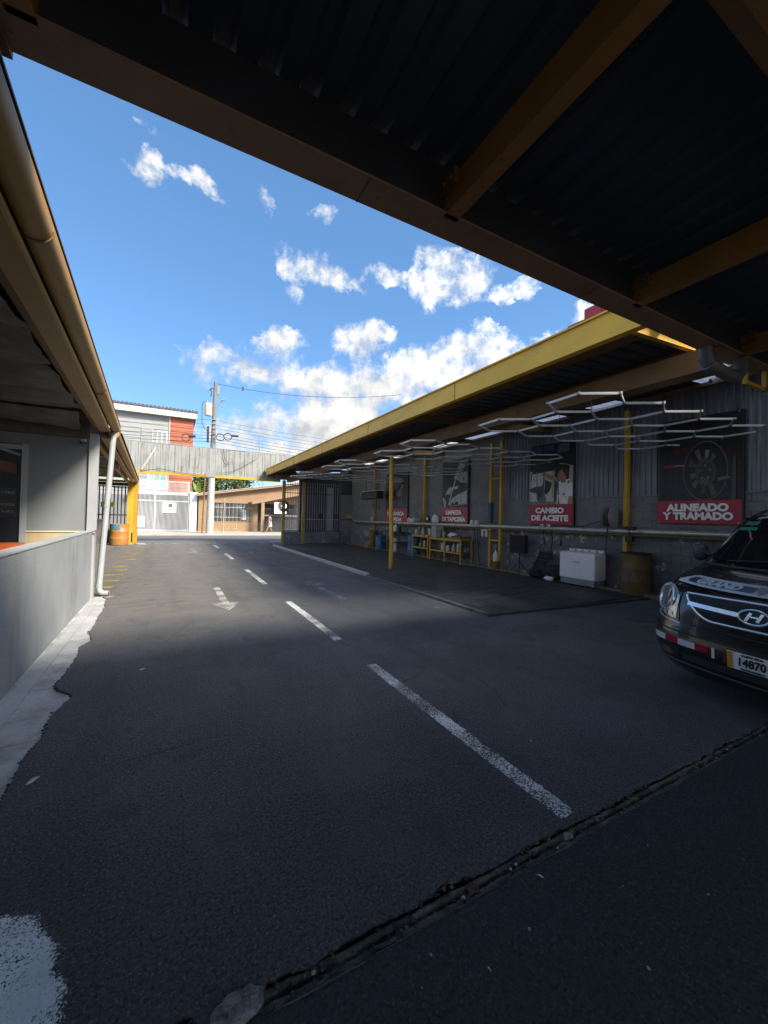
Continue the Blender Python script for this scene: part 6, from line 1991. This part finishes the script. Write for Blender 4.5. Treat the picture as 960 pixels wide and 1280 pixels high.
for k, (zl, zc, zr, yy) in enumerate(((9.6, 9.25, 9.3, 34.8), (9.3, 8.95, 8.9, 35.1), (8.9, 8.6, 8.6, 34.8), (8.4, 8.2, 8.15, 34.7), (7.9, 7.95, 7.8, 34.6), (7.6, 7.7, 7.4, 34.62), (7.3, 7.5, 7.1, 34.9))):
    wire((-30, yy + 1, zl + 0.5), (2.8, yy, zc), 0.7, 0.011 if k < 4 else 0.017, ORD[k] + ' of the seven black overhead wires left of the utility pole')
    wire((2.8, yy, zc), (36, yy - 1, zr + 0.6), 0.9, 0.011 if k < 4 else 0.017, ORD[k] + ' of the seven black overhead wires right of the utility pole')
wire((2.84, 35, 12.3), (16, 27.5, 11.6), 0.6, 0.016, 'single wire leaving the top of the utility pole to the right', None)
tag(MB().box((4.75, 33.85, 11.75), (4.87, 33.97, 12.05)).build('insulator', BPL), 'dark insulator on the wire leaving the top of the utility pole', 'insulator')
# rooftop aerial
t = thing('aerial', (8.0, 40.5, 5), 'small television aerial on the roof of the beige house', 'aerial')
MB().cyl((7.9, 40.5, 4.3), (7.9, 40.5, 5.1), 0.02, n=6).build('mast', BST, t)
MB().bar((7.6, 40.5, 5.0), (8.2, 40.5, 5.05), 0.02, 0.02).bar((7.7, 40.3, 5.02), (7.7, 40.7, 5.02), 0.015, 0.015).bar((8.05, 40.3, 5.04), (8.05, 40.7, 5.04), 0.015, 0.015).build('element', BST, t)

# trees behind the house
def leafmat(name, c):
    return M(name, c, 0.6, 0.35, 1.2)


BARK = M('bark', (0.11, 0.085, 0.06), 0.9, 0.3, 6, bump=0.5)


def tree(x, y, h, rx, rz, n, size, label, mat, seed):
    random.seed(seed)
    t = thing('tree', (x, y, 0), label, 'tree')
    mb = MB().tube([(x, y, 0), (x + 0.1, y, h * 0.4), (x - 0.05, y + 0.1, h * 0.75)], [0.22, 0.16, 0.07], 9)
    for k in range(6):
        a = k * 1.05
        z0 = h * random.uniform(0.35, 0.6)
        mb.tube([(x, y, z0), (x + rx * 0.4 * math.cos(a), y + rx * 0.4 * math.sin(a), z0 + h * 0.15), (x + rx * 0.75 * math.cos(a), y + rx * 0.75 * math.sin(a), z0 + h * 0.22)], [0.09, 0.055, 0.02], 6)
    mb.build('trunk', BARK, t)
    mb = MB()
    cl = []
    for k in range(26):
        a = random.uniform(0, 2 * math.pi)
        b = random.uniform(-0.5, 1)
        cl.append((x + rx * 0.78 * math.cos(a) * math.sqrt(1 - min(1, b * b) * 0.8), y + rx * 0.7 * math.sin(a) * math.sqrt(1 - min(1, b * b) * 0.8), h - rz + rz * 0.85 * b, random.uniform(0.35, 0.75) * rx * 0.5))
    for k in range(n):
        c = random.choice(cl)
        v = Vector((random.gauss(0, 1), random.gauss(0, 1), random.gauss(0, 1))).normalized() * c[3] * random.uniform(0.5, 1.05)
        p = Vector(c[:3]) + v
        d1 = Vector((random.gauss(0, 1), random.gauss(0, 1), random.gauss(0, 0.7))).normalized()
        d2 = d1.cross(Vector((random.gauss(0, 1), random.gauss(0, 1), random.gauss(0, 1)))).normalized()
        s = size * random.uniform(0.6, 1.3)
        mb.add([p, p + d1 * s * 0.5 + d2 * s * 0.26, p + d1 * s, p + d1 * s * 0.5 - d2 * s * 0.26], [(0, 1, 2, 3)], random.choice((0, 0, 1)))
    mb.build('crown', [mat, leafmat(mat.name + '_light', tuple(c * 1.7 for c in mat.diffuse_color[:3]) if False else (0.09, 0.13, 0.035))], t)


tree(5.3, 48.0, 6.6, 3.2, 1.9, 5200, 0.30, 'broad dark green tree rising behind the roof of the beige house', leafmat('leaf_dark', (0.045, 0.07, 0.025)), 3)
tree(2.9, 46.0, 6.0, 1.5, 1.6, 2200, 0.28, 'smaller lighter green tree between the white building and the beige house', leafmat('leaf_mid', (0.07, 0.10, 0.03)), 4)
t = thing('banana_plant', (2.2, 41.0, 0), 'yellow green banana plant with long leaves beside the white pillar', 'plant')
MB().tube([(2.2, 41, 0), (2.22, 41, 2.0), (2.2, 41, 3.4)], [0.14, 0.11, 0.07], 9).build('trunk', M('banana_stem', (0.20, 0.22, 0.08), 0.6), t)
BLF = M('banana_leaf', (0.16, 0.22, 0.04), 0.45, 0.25, 2)
for k in range(9):
    a = k * 0.72 + 0.2
    l = 1.7
    up_ = 0.95 if k % 3 else 1.5

    def fn(u, v):
        d = l * u * (0.45 if up_ > 1.2 else 0.75)
        zz = 3.2 + up_ * u * l * 0.75 - 0.9 * u * u * (1.3 if up_ < 1.2 else 0.5)
        wd = 0.22 * math.sin(math.pi * min(1, u * 0.92 + 0.06)) * (2 * v - 1)
        return (2.2 + d * math.cos(a) - wd * math.sin(a), 41 + d * math.sin(a) + wd * math.cos(a), zz - 0.25 * abs(wd))
    MB().slab(fn, 9, 4, (0, 0, -0.006)).build('leaf', BLF, t, smooth=True)

# neighbour's red roof seen over the canopy, and the hall below it
nb = thing('red_roofed_hall', (13, 7, 0), 'red ribbed gable of the neighbouring hall, just showing above the yellow fascia', 'building')
RDS = M('red_sheet', (0.42, 0.035, 0.045), 0.5, 0.12, 2)
MB().box((10.9, -4, 0), (24, 9.2, 6.4)).build('wall', GRY, nb)
for k in range(24):
    y0 = -4 + k * 0.55
    MB().prism([(10.6, 6.0), (10.75, 6.0), (10.75, 7.15 + min(1.2, max(0, (8.6 - y0) * 0.5))), (10.6, 7.15 + min(1.2, max(0, (8.6 - y0) * 0.5)))], 1, y0, y0 + 0.53).build('red_panel', RDS, nb)

# ================================================================ THE VAN
VF = Vector((4.28, 1.47, 0))
_ph = R(6.0)
VT = Vector((math.sin(_ph), math.cos(_ph), 0))
VB = Vector((math.cos(_ph), -math.sin(_ph), 0))
KZ = [.22, .30, .42, .55, .66, .74, .84, .93, .99, 1.03, 1.08, 1.14, 1.20, 1.35, 1.50, 1.65, 1.78, 1.86, 1.91, 1.93]
KS = [.10, .04, .01, .0, .03, .05, .07, .10, .14, .20, .34, .58, .80, 1.00, 1.18, 1.36, 1.55, 1.72, 1.95, 2.5]
KW = [.88, .93, .97, .98, .975, .97, .965, .96, .955, .95, .945, .94, .93, .91, .88, .85, .81, .75, .64, .42]
KD = [.42, .42, .42, .42, .44, .46, .46, .46, .46, .42, .36, .30, .26, .25, .24, .24, .24, .24, .24, .24]


def ip(z, K):
    if z <= KZ[0]:
        return K[0]
    for i in range(len(KZ) - 1):
        if z <= KZ[i + 1]:
            t = (z - KZ[i]) / (KZ[i + 1] - KZ[i])
            return K[i] + (K[i + 1] - K[i]) * t
    return K[-1]


def VS(u, z):
    w = ip(z, KW)
    q = min(abs(u) / w, 1)
    return VF + VB * (ip(z, KS) + ip(z, KD) * (1 - (1 - q ** 2.6) ** (1 / 2.6))) + VT * u + Vector((0, 0, z))


def VN(u, z):
    w = ip(z, KW) - 0.02
    uu = max(-w, min(w, u))
    zz = max(.24, min(1.91, z))
    a = VS(uu + 0.012, zz) - VS(uu - 0.012, zz)
    b = VS(uu, zz + 0.012) - VS(uu, zz - 0.012)
    n = a.cross(b).normalized()
    return n if n.dot(VB) < 0 or n.z > 0.5 else -n


def vp(u, z, off=0.0):
    return VS(u, z) + VN(u, z) * off


van = thing('van', (VF.x + 2.5, VF.y - 0.26, 0), 'black passenger van parked nose out at the right, chrome grille and red white reflective strip', 'van')
VBK = M('black_van_paint', (0.0055, 0.0057, 0.0065), 0.26, 0.05, 3, coat=0.9, stain=(0.022, 0.021, 0.02), sstr=0.6, sscale=7, slo=0.45, shi=0.8)
CHR = M('chrome', (0.86, 0.87, 0.88), 0.25, 0.02, 3, metal=0.7)
SIL = M('silver_sticker', (0.74, 0.78, 0.82), 0.35, 0.04, 4, metal=0.0)
LNS = M('lamp_lens', (0.36, 0.40, 0.43), 0.12, 0.25, 14, metal=0.6, coat=1.0)
mb = MB()
LEN = 5.1
ring = []
for zi, z in enumerate(KZ):
    w = ip(z, KW)
    row = []
    nq = 36
    for i in range(nq + 1):
        a = -math.pi / 2 + math.pi * i / nq
        q = math.copysign(abs(math.sin(a)) ** 0.8, math.sin(a))
        row.append(VS(q * w * 0.9999, z))
    rear = LEN - (0.02 if z < 1.0 else 0.02 + 0.25 * (z - 1.0))
    rw = w * (0.97 if z < 1.8 else 0.9)
    s0 = ip(z, KS) + ip(z, KD)
    side_ = []
    for s_ in (s0 + 0.25, s0 + 0.8, 3.0, 4.0, rear - 0.18):
        if s_ > s0 + 0.1 and s_ < rear - 0.1:
            side_.append(VF + VB * s_ + VT * min(w, 0.975) + Vector((0, 0, z)))
    side_ = side_[:5]
    while len(side_) < 5:
        side_.append(side_[-1])
    back = [VF + VB * (rear - 0.05) + VT * rw * 0.96 + Vector((0, 0, z)), VF + VB * rear + VT * rw * 0.6 + Vector((0, 0, z)), VF + VB * rear - VT * rw * 0.6 + Vector((0, 0, z)), VF + VB * (rear - 0.05) - VT * rw * 0.96 + Vector((0, 0, z))]
    opp = [p - VT * 2 * (p - VF).dot(VT) for p in side_][::-1]
    row = row + side_ + back + opp
    ring.append(len(row))
    mb.v += [tuple(p) for p in row]
m_ = ring[0]
for i in range(len(KZ) - 1):
    for j in range(m_):
        mb.f.append((i * m_ + j, i * m_ + (j + 1) % m_, (i + 1) * m_ + (j + 1) % m_, (i + 1) * m_ + j))
        mb.m.append(0)
mb.f.append(tuple(range(m_))[::-1])
mb.f.append(tuple((len(KZ) - 1) * m_ + j for j in range(m_)))
mb.m += [0, 0]
mb.build('body', VBK, van, smooth=True, angle=55)


def patch(name, poly, mat, off, parent=None, th=0.008, nu=24, nv=6):
    """patch(u) -> between lower and upper curves; poly = (u0, u1, zlo(u), zhi(u))"""
    u0, u1, zl, zh = poly
    mb = MB()

    def fn(a, b):
        u = u0 + (u1 - u0) * a
        return vp(u, zl(u) + (zh(u) - zl(u)) * b, off)
    mb.slab(fn, nu, nv, VB * th)
    return mb.build(name, mat, parent or van, smooth=True, angle=50)


def strip(name, pts, r, mat, off=0.004, parent=None, n=8, w=None):
    ps = [vp(u, z, off) for u, z in pts]
    mb = MB()
    if w:
        vs = []
        for u, z in pts:
            vs += [vp(u, z - w / 2, off), vp(u, z + w / 2, off)]
        nn = len(pts)
        vs2 = [v + VB * 0.006 for v in vs]
        fs = [(2 * i, 2 * i + 2, 2 * i + 3, 2 * i + 1) for i in range(nn - 1)] + [(2 * nn + 2 * i, 2 * nn + 2 * i + 1, 2 * nn + 2 * i + 3, 2 * nn + 2 * i + 2) for i in range(nn - 1)]
        fs += [(2 * i + 1, 2 * i + 3, 2 * nn + 2 * i + 3, 2 * nn + 2 * i + 1) for i in range(nn - 1)] + [(2 * i, 2 * nn + 2 * i, 2 * nn + 2 * i + 2, 2 * i + 2) for i in range(nn - 1)]
        mb.add(vs + vs2, fs)
    else:
        mb.tube(ps, r, n)
    return mb.build(name, mat, parent or van, smooth=True, angle=50)


def lerp_pts(a, n=10):
    out = []
    for p, q in zip(a, a[1:]):
        for i in range(n):
            t = i / n
            out.append((p[0] + (q[0] - p[0]) * t, p[1] + (q[1] - p[1]) * t))
    out.append(a[-1])
    return out


# grille
gl = lambda u: 0.765 + 0.20 * max(0, (abs(u) - 0.30) / 0.29) ** 2 if abs(u) > 0.30 else 0.765
gh = lambda u: 0.985 - 0.012 * abs(u)
GRL = M('grille_mesh', (0.008, 0.008, 0.009), 0.5, 0.2, 9)
grille = patch('grille', (-0.585, 0.585, gl, gh), GRL, 0.003)
mb = MB()
r_ = 0
z = 0.775
while z < 0.975:                                # honeycomb cells of the grille insert
    u = -0.57 + (0.0135 if r_ % 2 else 0)
    while u < 0.58:
        if gl(u) + 0.010 < z < gh(u) - 0.012:
            c = [(u + 0.0135 * math.cos(R(60 * k + 30)), z + 0.0125 * math.sin(R(60 * k + 30))) for k in range(6)]
            i_ = [(u + 0.0095 * math.cos(R(60 * k + 30)), z + 0.0088 * math.sin(R(60 * k + 30))) for k in range(6)]
            vs = [vp(a, b, 0.011) for a, b in c] + [vp(a, b, 0.011) for a, b in i_] + [vp(a, b, 0.005) for a, b in i_]
            mb.add(vs, [(k, (k + 1) % 6, 6 + (k + 1) % 6, 6 + k) for k in range(6)] + [(6 + k, 6 + (k + 1) % 6, 12 + (k + 1) % 6, 12 + k) for k in range(6)])
        u += 0.027
    z += 0.0215
    r_ += 1
o = mb.build('grille_cells', M('grille_plastic', (0.022, 0.022, 0.024), 0.35, 0.1, 9), grille)
o['kind'] = 'stuff'
outl = [(-0.585, gh(0.585))] + [(-0.585 + 1.17 * i / 30, gh(-0.585 + 1.17 * i / 30)) for i in range(1, 31)]
strip('grille_trim', outl, 0.012, CHR, 0.008, grille)
low = [(-0.585 + 1.17 * i / 40, gl(-0.585 + 1.17 * i / 40)) for i in range(41)]
strip('grille_trim', low, 0.012, CHR, 0.008, grille)
for s in (-1, 1):
    strip('grille_bar', lerp_pts([(s * 0.545, 0.888), (s * 0.125, 0.872)], 12), 0, CHR, 0.020, grille, w=0.036)
# emblem: oval ring with a slanted letter
emb = MB().tube([vp(0.004 + 0.108 * math.cos(a), 0.873 + 0.057 * math.sin(a), 0.028) for a in [i * math.pi / 16 for i in range(32)]], 0.009, 8, closed=True).build('emblem', CHR, grille, smooth=True)
mb = MB()
mb.add([vp(0.004 + 0.100 * math.cos(a), 0.873 + 0.050 * math.sin(a), 0.016) for a in [i * math.pi / 16 for i in range(32)]], [tuple(range(32))])
mb.build('emblem_plate', M('emblem_black', (0.01, 0.01, 0.012), 0.3), emb)
mb = MB()
for poly in ([(0.078, -0.040), (0.052, -0.046), (0.018, 0.034), (0.044, 0.042)], [(-0.018, -0.034), (-0.044, -0.042), (-0.078, 0.040), (-0.052, 0.046)], [(0.036, 0.007), (0.033, -0.006), (-0.036, -0.007), (-0.033, 0.006)]):
    a = [vp(0.004 + x_ * 0.84, 0.873 + z_ * 0.86, 0.030) for x_, z_ in poly]
    mb.add(a + [p + VB * 0.012 for p in a], [(0, 1, 2, 3), (0, 4, 5, 1), (1, 5, 6, 2), (2, 6, 7, 3), (3, 7, 4, 0)])
mb.build('emblem_letter', CHR, emb)

# headlights
for s in (1, -1):
    hz0 = lambda u: 0.715 + 0.03 * (abs(u) - 0.66) / 0.28
    hz1 = lambda u: 1.005 - 1.1 * max(0, abs(u) - 0.90) - 0.9 * max(0, 0.74 - abs(u))
    a, b = (0.655, 0.948) if s > 0 else (-0.948, -0.655)
    hl = patch('headlight', (a, b, hz0, hz1), LNS, 0.006, nu=20, nv=10)
    cu_, cz = 0.815 * s, 0.895
    mb = MB()

    def arc(r0, a0, a1, n=26):
        return [(cu_ + s * r0 * 0.95 * math.cos(R(a0 + (a1 - a0) * i / n)), cz + r0 * math.sin(R(a0 + (a1 - a0) * i / n))) for i in range(n + 1)]
    mb.tube([vp(u, z, 0.016) for u, z in arc(0.112, -100, 215)], [0.005 + 0.021 * math.sin(math.pi * i / 26) for i in range(27)], 8)
    mb.build('chrome_ring', CHR, hl, smooth=True)
    mb = MB()
    vs = [vp(u, z, 0.009) for u, z in arc(0.088, 0, 348, 24)]
    vs.append(vp(cu_, cz, 0.020))
    mb.add(vs, [(i, (i + 1) % 25, 25) for i in range(25)])
    mb.build('lamp_bowl', M('lamp_reflector', (0.42, 0.45, 0.46), 0.12, 0.4, 30, metal=0.8, coat=1.0), hl, smooth=True)
    mb = MB().tube([vp(u, z, 0.012) for u, z in arc(0.090, -180, 180, 24)], 0.006, 6)
    mb.build('bowl_rim', GPL, hl, smooth=True)
    mb = MB()
    for k in range(3):
        u0 = s * (0.70 + 0.07 * k)
        mb.add([vp(u0, 0.735, 0.011), vp(u0 + s * 0.05, 0.738, 0.011), vp(u0 + s * 0.05, 0.775, 0.011), vp(u0, 0.772, 0.011)], [(0, 1, 2, 3)])
    mb.build('indicator', M('indicator_lens', (0.5, 0.5, 0.48), 0.2, 0.1, 20, metal=0.4), hl)
    strip('lamp_trim', lerp_pts([(s * 0.955, 0.732), (s * 0.80, 0.700), (s * 0.60, 0.685)], 8), 0.006, CHR, 0.006, hl)
    # lower fog lamp recess
    strip('bumper_crease', lerp_pts([(s * 0.965, 0.615), (s * 0.6, 0.605), (0, 0.600)], 10), 0.007, M('bumper_black', (0.012, 0.012, 0.013), 0.35), 0.006)
    fg = patch('fog_recess', ((0.60, 0.84, lambda u: 0.345, lambda u: 0.445) if s > 0 else (-0.84, -0.60, lambda u: 0.345, lambda u: 0.445)), BPL, 0.004, nu=8, nv=4)
    mb = MB()
    vs = [vp(s * 0.73 + 0.085 * math.cos(k * math.pi / 8), 0.395 + 0.036 * math.sin(k * math.pi / 8), 0.009) for k in range(16)]
    mb.add(vs, [tuple(range(16))])
    mb.build('fog_lamp', M('fog_lens', (0.16, 0.11, 0.07), 0.25, 0.3, 15, coat=1.0), fg)
    strip('panel_gap', lerp_pts([(s * 0.70, 1.012), (s * 0.83, 1.03), (s * 0.895, 1.09), (s * 0.90, 1.20)], 8), 0.004, M('gap_black', (0.002, 0.002, 0.002), 0.9), 0.001)
    strip('panel_gap', lerp_pts([(s * 0.62, 0.70), (s * 0.64, 0.85), (s * 0.645, 0.985)], 8), 0.004, M('gap_black', (0.002, 0.002, 0.002)), 0.001)
# bonnet protector with lettering
pz0 = lambda u: 1.026 + 0.026 * abs(u / 0.8) ** 2
pz1 = lambda u: 1.098 + 0.022 * abs(u / 0.8) ** 2 - 0.05 * max(0, abs(u) - 0.70) / 0.1
prot = patch('bonnet_guard', (-0.80, 0.80, pz0, pz1), SIL, 0.016, th=0.006, nu=40, nv=4)
NAV = M('guard_lettering_navy', (0.02, 0.035, 0.09), 0.35)
vs, fs = letters('GRAND', 0.046, 0.40, 0.004, shear=0.15)
zc = lambda u: (pz0(u) + pz1(u)) / 2
navy = MB()
navy.slab(lambda a, b: vp(0.68 - 0.58 * a, zc(0.68 - 0.58 * a) - 0.020 + 0.040 * b, 0.0185), 24, 2, VB * 0.001)
navy.build('lettering_band', M('guard_band', (0.10, 0.13, 0.20), 0.3, 0.1, 5, metal=0.3), prot, smooth=True)
write_ = MB()
write_.add([vp(0.40 - x_, zc(0.40 - x_) + y_ * 0.75, 0.022) for x_, y_ in vs], fs)
write_.build('lettering', M('guard_letter', (0.80, 0.82, 0.84), 0.3), prot)
mb = MB()
for k in range(2):
    u0 = 0.665 + 0.025 * k
    mb.add([vp(u0, zc(u0) + 0.014, 0.022), vp(u0 - 0.022, zc(u0), 0.022), vp(u0, zc(u0) - 0.014, 0.022), vp(u0 + 0.010, zc(u0) - 0.014, 0.022), vp(u0 - 0.010, zc(u0), 0.022), vp(u0 + 0.010, zc(u0) + 0.014, 0.022)], [(0, 1, 2, 3), (0, 3, 4, 5)][:1])
mb.build('chevron', NAV, prot)
mb = MB()
sh_ = [(-0.045, 0.030), (0.045, 0.030), (0.047, 0.0), (0.030, -0.022), (0, -0.036), (-0.030, -0.022), (-0.047, 0.0)]
mb.add([vp(0.045 + a, 1.062 + b, 0.024) for a, b in sh_], [tuple(range(7))])
b_ = mb.build('shield_badge', CHR, prot)
mb = MB()
mb.add([vp(0.045 + a * 0.75, 1.062 + b * 0.75, 0.026) for a, b in sh_], [tuple(range(7))])
mb.build('badge_face', M('badge_face', (0.30, 0.33, 0.38), 0.3, metal=0.5), prot)

# bumper: reflective strip, plate, lower grille, lip
for s in (1, -1):
    edges = [0.962, 0.885, 0.74, 0.595, 0.43, 0.315]
    for k in range(5):
        m = RED if k % 2 == 0 else PWH
        zc_ = 0.515
        ub, ua = s * edges[k], s * edges[k + 1]
        u0, u1 = min(ua, ub), max(ua, ub)
        patch('reflective_strip', (u0, u1, lambda u: 0.487, lambda u: 0.545), M('reflective_red', (0.40, 0.012, 0.03), 0.3, 0.1, 9) if k % 2 == 0 else M('reflective_white', (0.66, 0.67, 0.68), 0.3, 0.05, 9), 0.007, th=0.004, nu=8, nv=2)
    patch('white_tab', tuple(sorted((s * 0.262, s * 0.285))) + (lambda u: 0.46, lambda u: 0.55), WPL, 0.008, th=0.004, nu=2, nv=2)
patch('red_tab', (0.168, 0.188, lambda u: 0.45, lambda u: 0.54), M('dark_red_tab', (0.16, 0.015, 0.04), 0.5), 0.012, th=0.004, nu=2, nv=2)
patch('lower_grille', (-0.56, 0.56, lambda u: 0.35, lambda u: 0.42), BPL, 0.003, nu=20, nv=2)
for z in (0.365, 0.385, 0.405):
    strip('lower_slat', lerp_pts([(-0.55, z), (0, z), (0.55, z)], 8), 0.005, M('slat_plastic', (0.03, 0.03, 0.032), 0.4), 0.008)
strip('bumper_lip', lerp_pts([(-0.95, 0.33), (-0.6, 0.318), (0, 0.312), (0.6, 0.318), (0.95, 0.33)], 8), 0.010, M('lip_plastic', (0.045, 0.045, 0.048), 0.4), 0.006)
strip('bumper_upper_crease', lerp_pts([(-0.5, 0.70), (0, 0.69), (0.5, 0.70)], 8), 0.006, M('bumper_black', (0.012, 0.012, 0.013)), 0.006)
pl = MB().slab(lambda a, b: VF - VB * 0.022 + VT * (0.158 - 0.316 * a) + Vector((0, 0, 0.428 + 0.148 * b)) + VB * 0.02 * (1 - b), 6, 3, VB * 0.006).build('number_plate', PWH, van)
prt = VT * -1
pup = Vector((0, 0, 1))
write('lettering', '14870', VF - VB * 0.0135 + VT * -0.022 + Vector((0, 0, 0.502)), prt, pup, 0.066, M('plate_black', (0.012, 0.012, 0.02), 0.5), pl, width=0.185, bold=0.0035, off=0.006)
write('lettering', 'COSTA RICA', VF - VB * 0.018 + VT * -0.022 + Vector((0, 0, 0.559)), prt, pup, 0.016, M('plate_black', (0.012, 0.012, 0.02)), pl, width=0.15, off=0.006, bold=0.002)
write('lettering', 'CENTROAMERICA', VF - VB * 0.007 + VT * -0.022 + Vector((0, 0, 0.443)), prt, pup, 0.013, M('plate_black', (0.012, 0.012, 0.02)), pl, width=0.17, off=0.006, bold=0.002)
MB().slab(lambda a, b: VF - VB * 0.030 + VT * (0.156 - 0.040 * a) + Vector((0, 0, 0.432 + 0.140 * b)) + VB * 0.02 * (1 - b), 1, 3, VB * 0.004).build('plate_sticker', M('plate_orange', (0.55, 0.28, 0.04), 0.5, 0.2, 40), pl)
# windscreen, wipers, mirror, side windows, wheels
WSC = M('tinted_windscreen', (0.011, 0.013, 0.014), 0.05, 0.3, 2, coat=0.5)
ws_ = patch('windscreen', (-0.83, 0.83, lambda u: 1.245 + 0.03 * abs(u / 0.8) ** 2, lambda u: 1.80 - 0.03 * abs(u / 0.8) ** 2), WSC, 0.006, th=0.004, nu=30, nv=10)
for u0, u1 in ((0.62, 0.02), (-0.10, -0.70)):
    mb = MB().tube([vp(u0, 1.255, 0.03), vp((u0 + u1) / 2, 1.275, 0.03), vp(u1, 1.29, 0.03)], 0.008, 6)
    mb.build('wiper', BPL, ws_)
strip('cowl', lerp_pts([(-0.86, 1.225), (0, 1.205), (0.86, 1.225)], 10), 0.016, BPL, 0.004)
for u0, u1, z0, z1, m in ((0.60, 0.74, 1.66, 1.70, 'sticker_green'), (0.58, 0.76, 1.60, 1.635, 'sticker_green')):
    patch('windscreen_sticker', (u0, u1, lambda u: z0, lambda u: z1), M(m, (0.05, 0.22, 0.15), 0.5, 0.2, 20), 0.008, ws_, 0.001, 4, 2)
for s in (1, -1):
    mr = MB().tube([vp(s * 0.90, 1.30, 0.0), vp(s * 0.93, 1.31, 0.05), VF + VB * 1.22 + VT * s * 1.02 + Vector((0, 0, 1.30))], 0.022, 8).build('mirror', BPL, van)
    mb = MB()
    c = VF + VB * 1.22 + VT * s * 1.06 + Vector((0, 0, 1.33))
    mb.grid(lambda a, b: c + VB * 0.05 * math.cos(math.pi * (b - .5)) * math.cos(2 * math.pi * a) + VT * 0.085 * math.cos(math.pi * (b - .5)) * math.sin(2 * math.pi * a) + Vector((0, 0, 0.10 * math.copysign(abs(math.sin(math.pi * (b - .5))) ** 0.6, b - .5))), 16, 8)
    mb.build('mirror_shell', M('mirror_shell', (0.03, 0.033, 0.04), 0.45), mr, smooth=True)
    for s0, s1 in ((1.55, 2.2), (2.28, 3.4), (3.5, 4.75)):
        mb = MB()

        def fn(a, b):
            z = 1.27 + 0.48 * b
            ss = s0 + (s1 - s0) * a + (0.28 * b if s0 < 1.6 and a < 0.01 else 0)
            return VF + VB * ss + VT * s * (min(ip(z, KW), 0.975) * (0.97 if ss > 4 else 1) + 0.004) + Vector((0, 0, z))
        mb.slab(fn, 6, 5, VT * -s * 0.004)
        mb.build('side_window', GLS, van, smooth=True)
    for ss in (0.93, 4.1):
        c = VF + VB * ss + VT * s * 0.80 + Vector((0, 0, 0.335))
        mb = MB()
        prof_ = [(0.20, -0.10), (0.31, -0.105), (0.333, -0.08), (0.333, 0.08), (0.31, 0.105), (0.20, 0.10)]
        n = 32
        for r__, x_ in prof_:
            for j in range(n):
                a = 2 * math.pi * j / n
                mb.v.append(tuple(c + VT * x_ + VB * r__ * math.cos(a) + Vector((0, 0, r__ * math.sin(a)))))
        for i in range(len(prof_) - 1):
            for j in range(n):
                mb.f.append((i * n + j, i * n + (j + 1) % n, (i + 1) * n + (j + 1) % n, (i + 1) * n + j))
                mb.m.append(0)
        mb.f.append(tuple(5 * n + j for j in range(n)))
        mb.f.append(tuple(j for j in range(n))[::-1])
        mb.m += [0, 0]
        wl = mb.build('wheel', M('tyre_rubber', (0.015, 0.015, 0.016), 0.85, 0.2, 9, bump=0.2), van, smooth=True)
        mb = MB()
        for k in range(5):
            a = 2 * math.pi * k / 5
            d = VB * math.cos(a) + Vector((0, 0, math.sin(a)))
            mb.bar(c + VT * s * 0.098 + d * 0.03, c + VT * s * 0.105 + d * 0.20, 0.055, 0.02, VT)
        mb.build('rim', M('alloy', (0.5, 0.5, 0.52), 0.3, metal=0.9), wl)
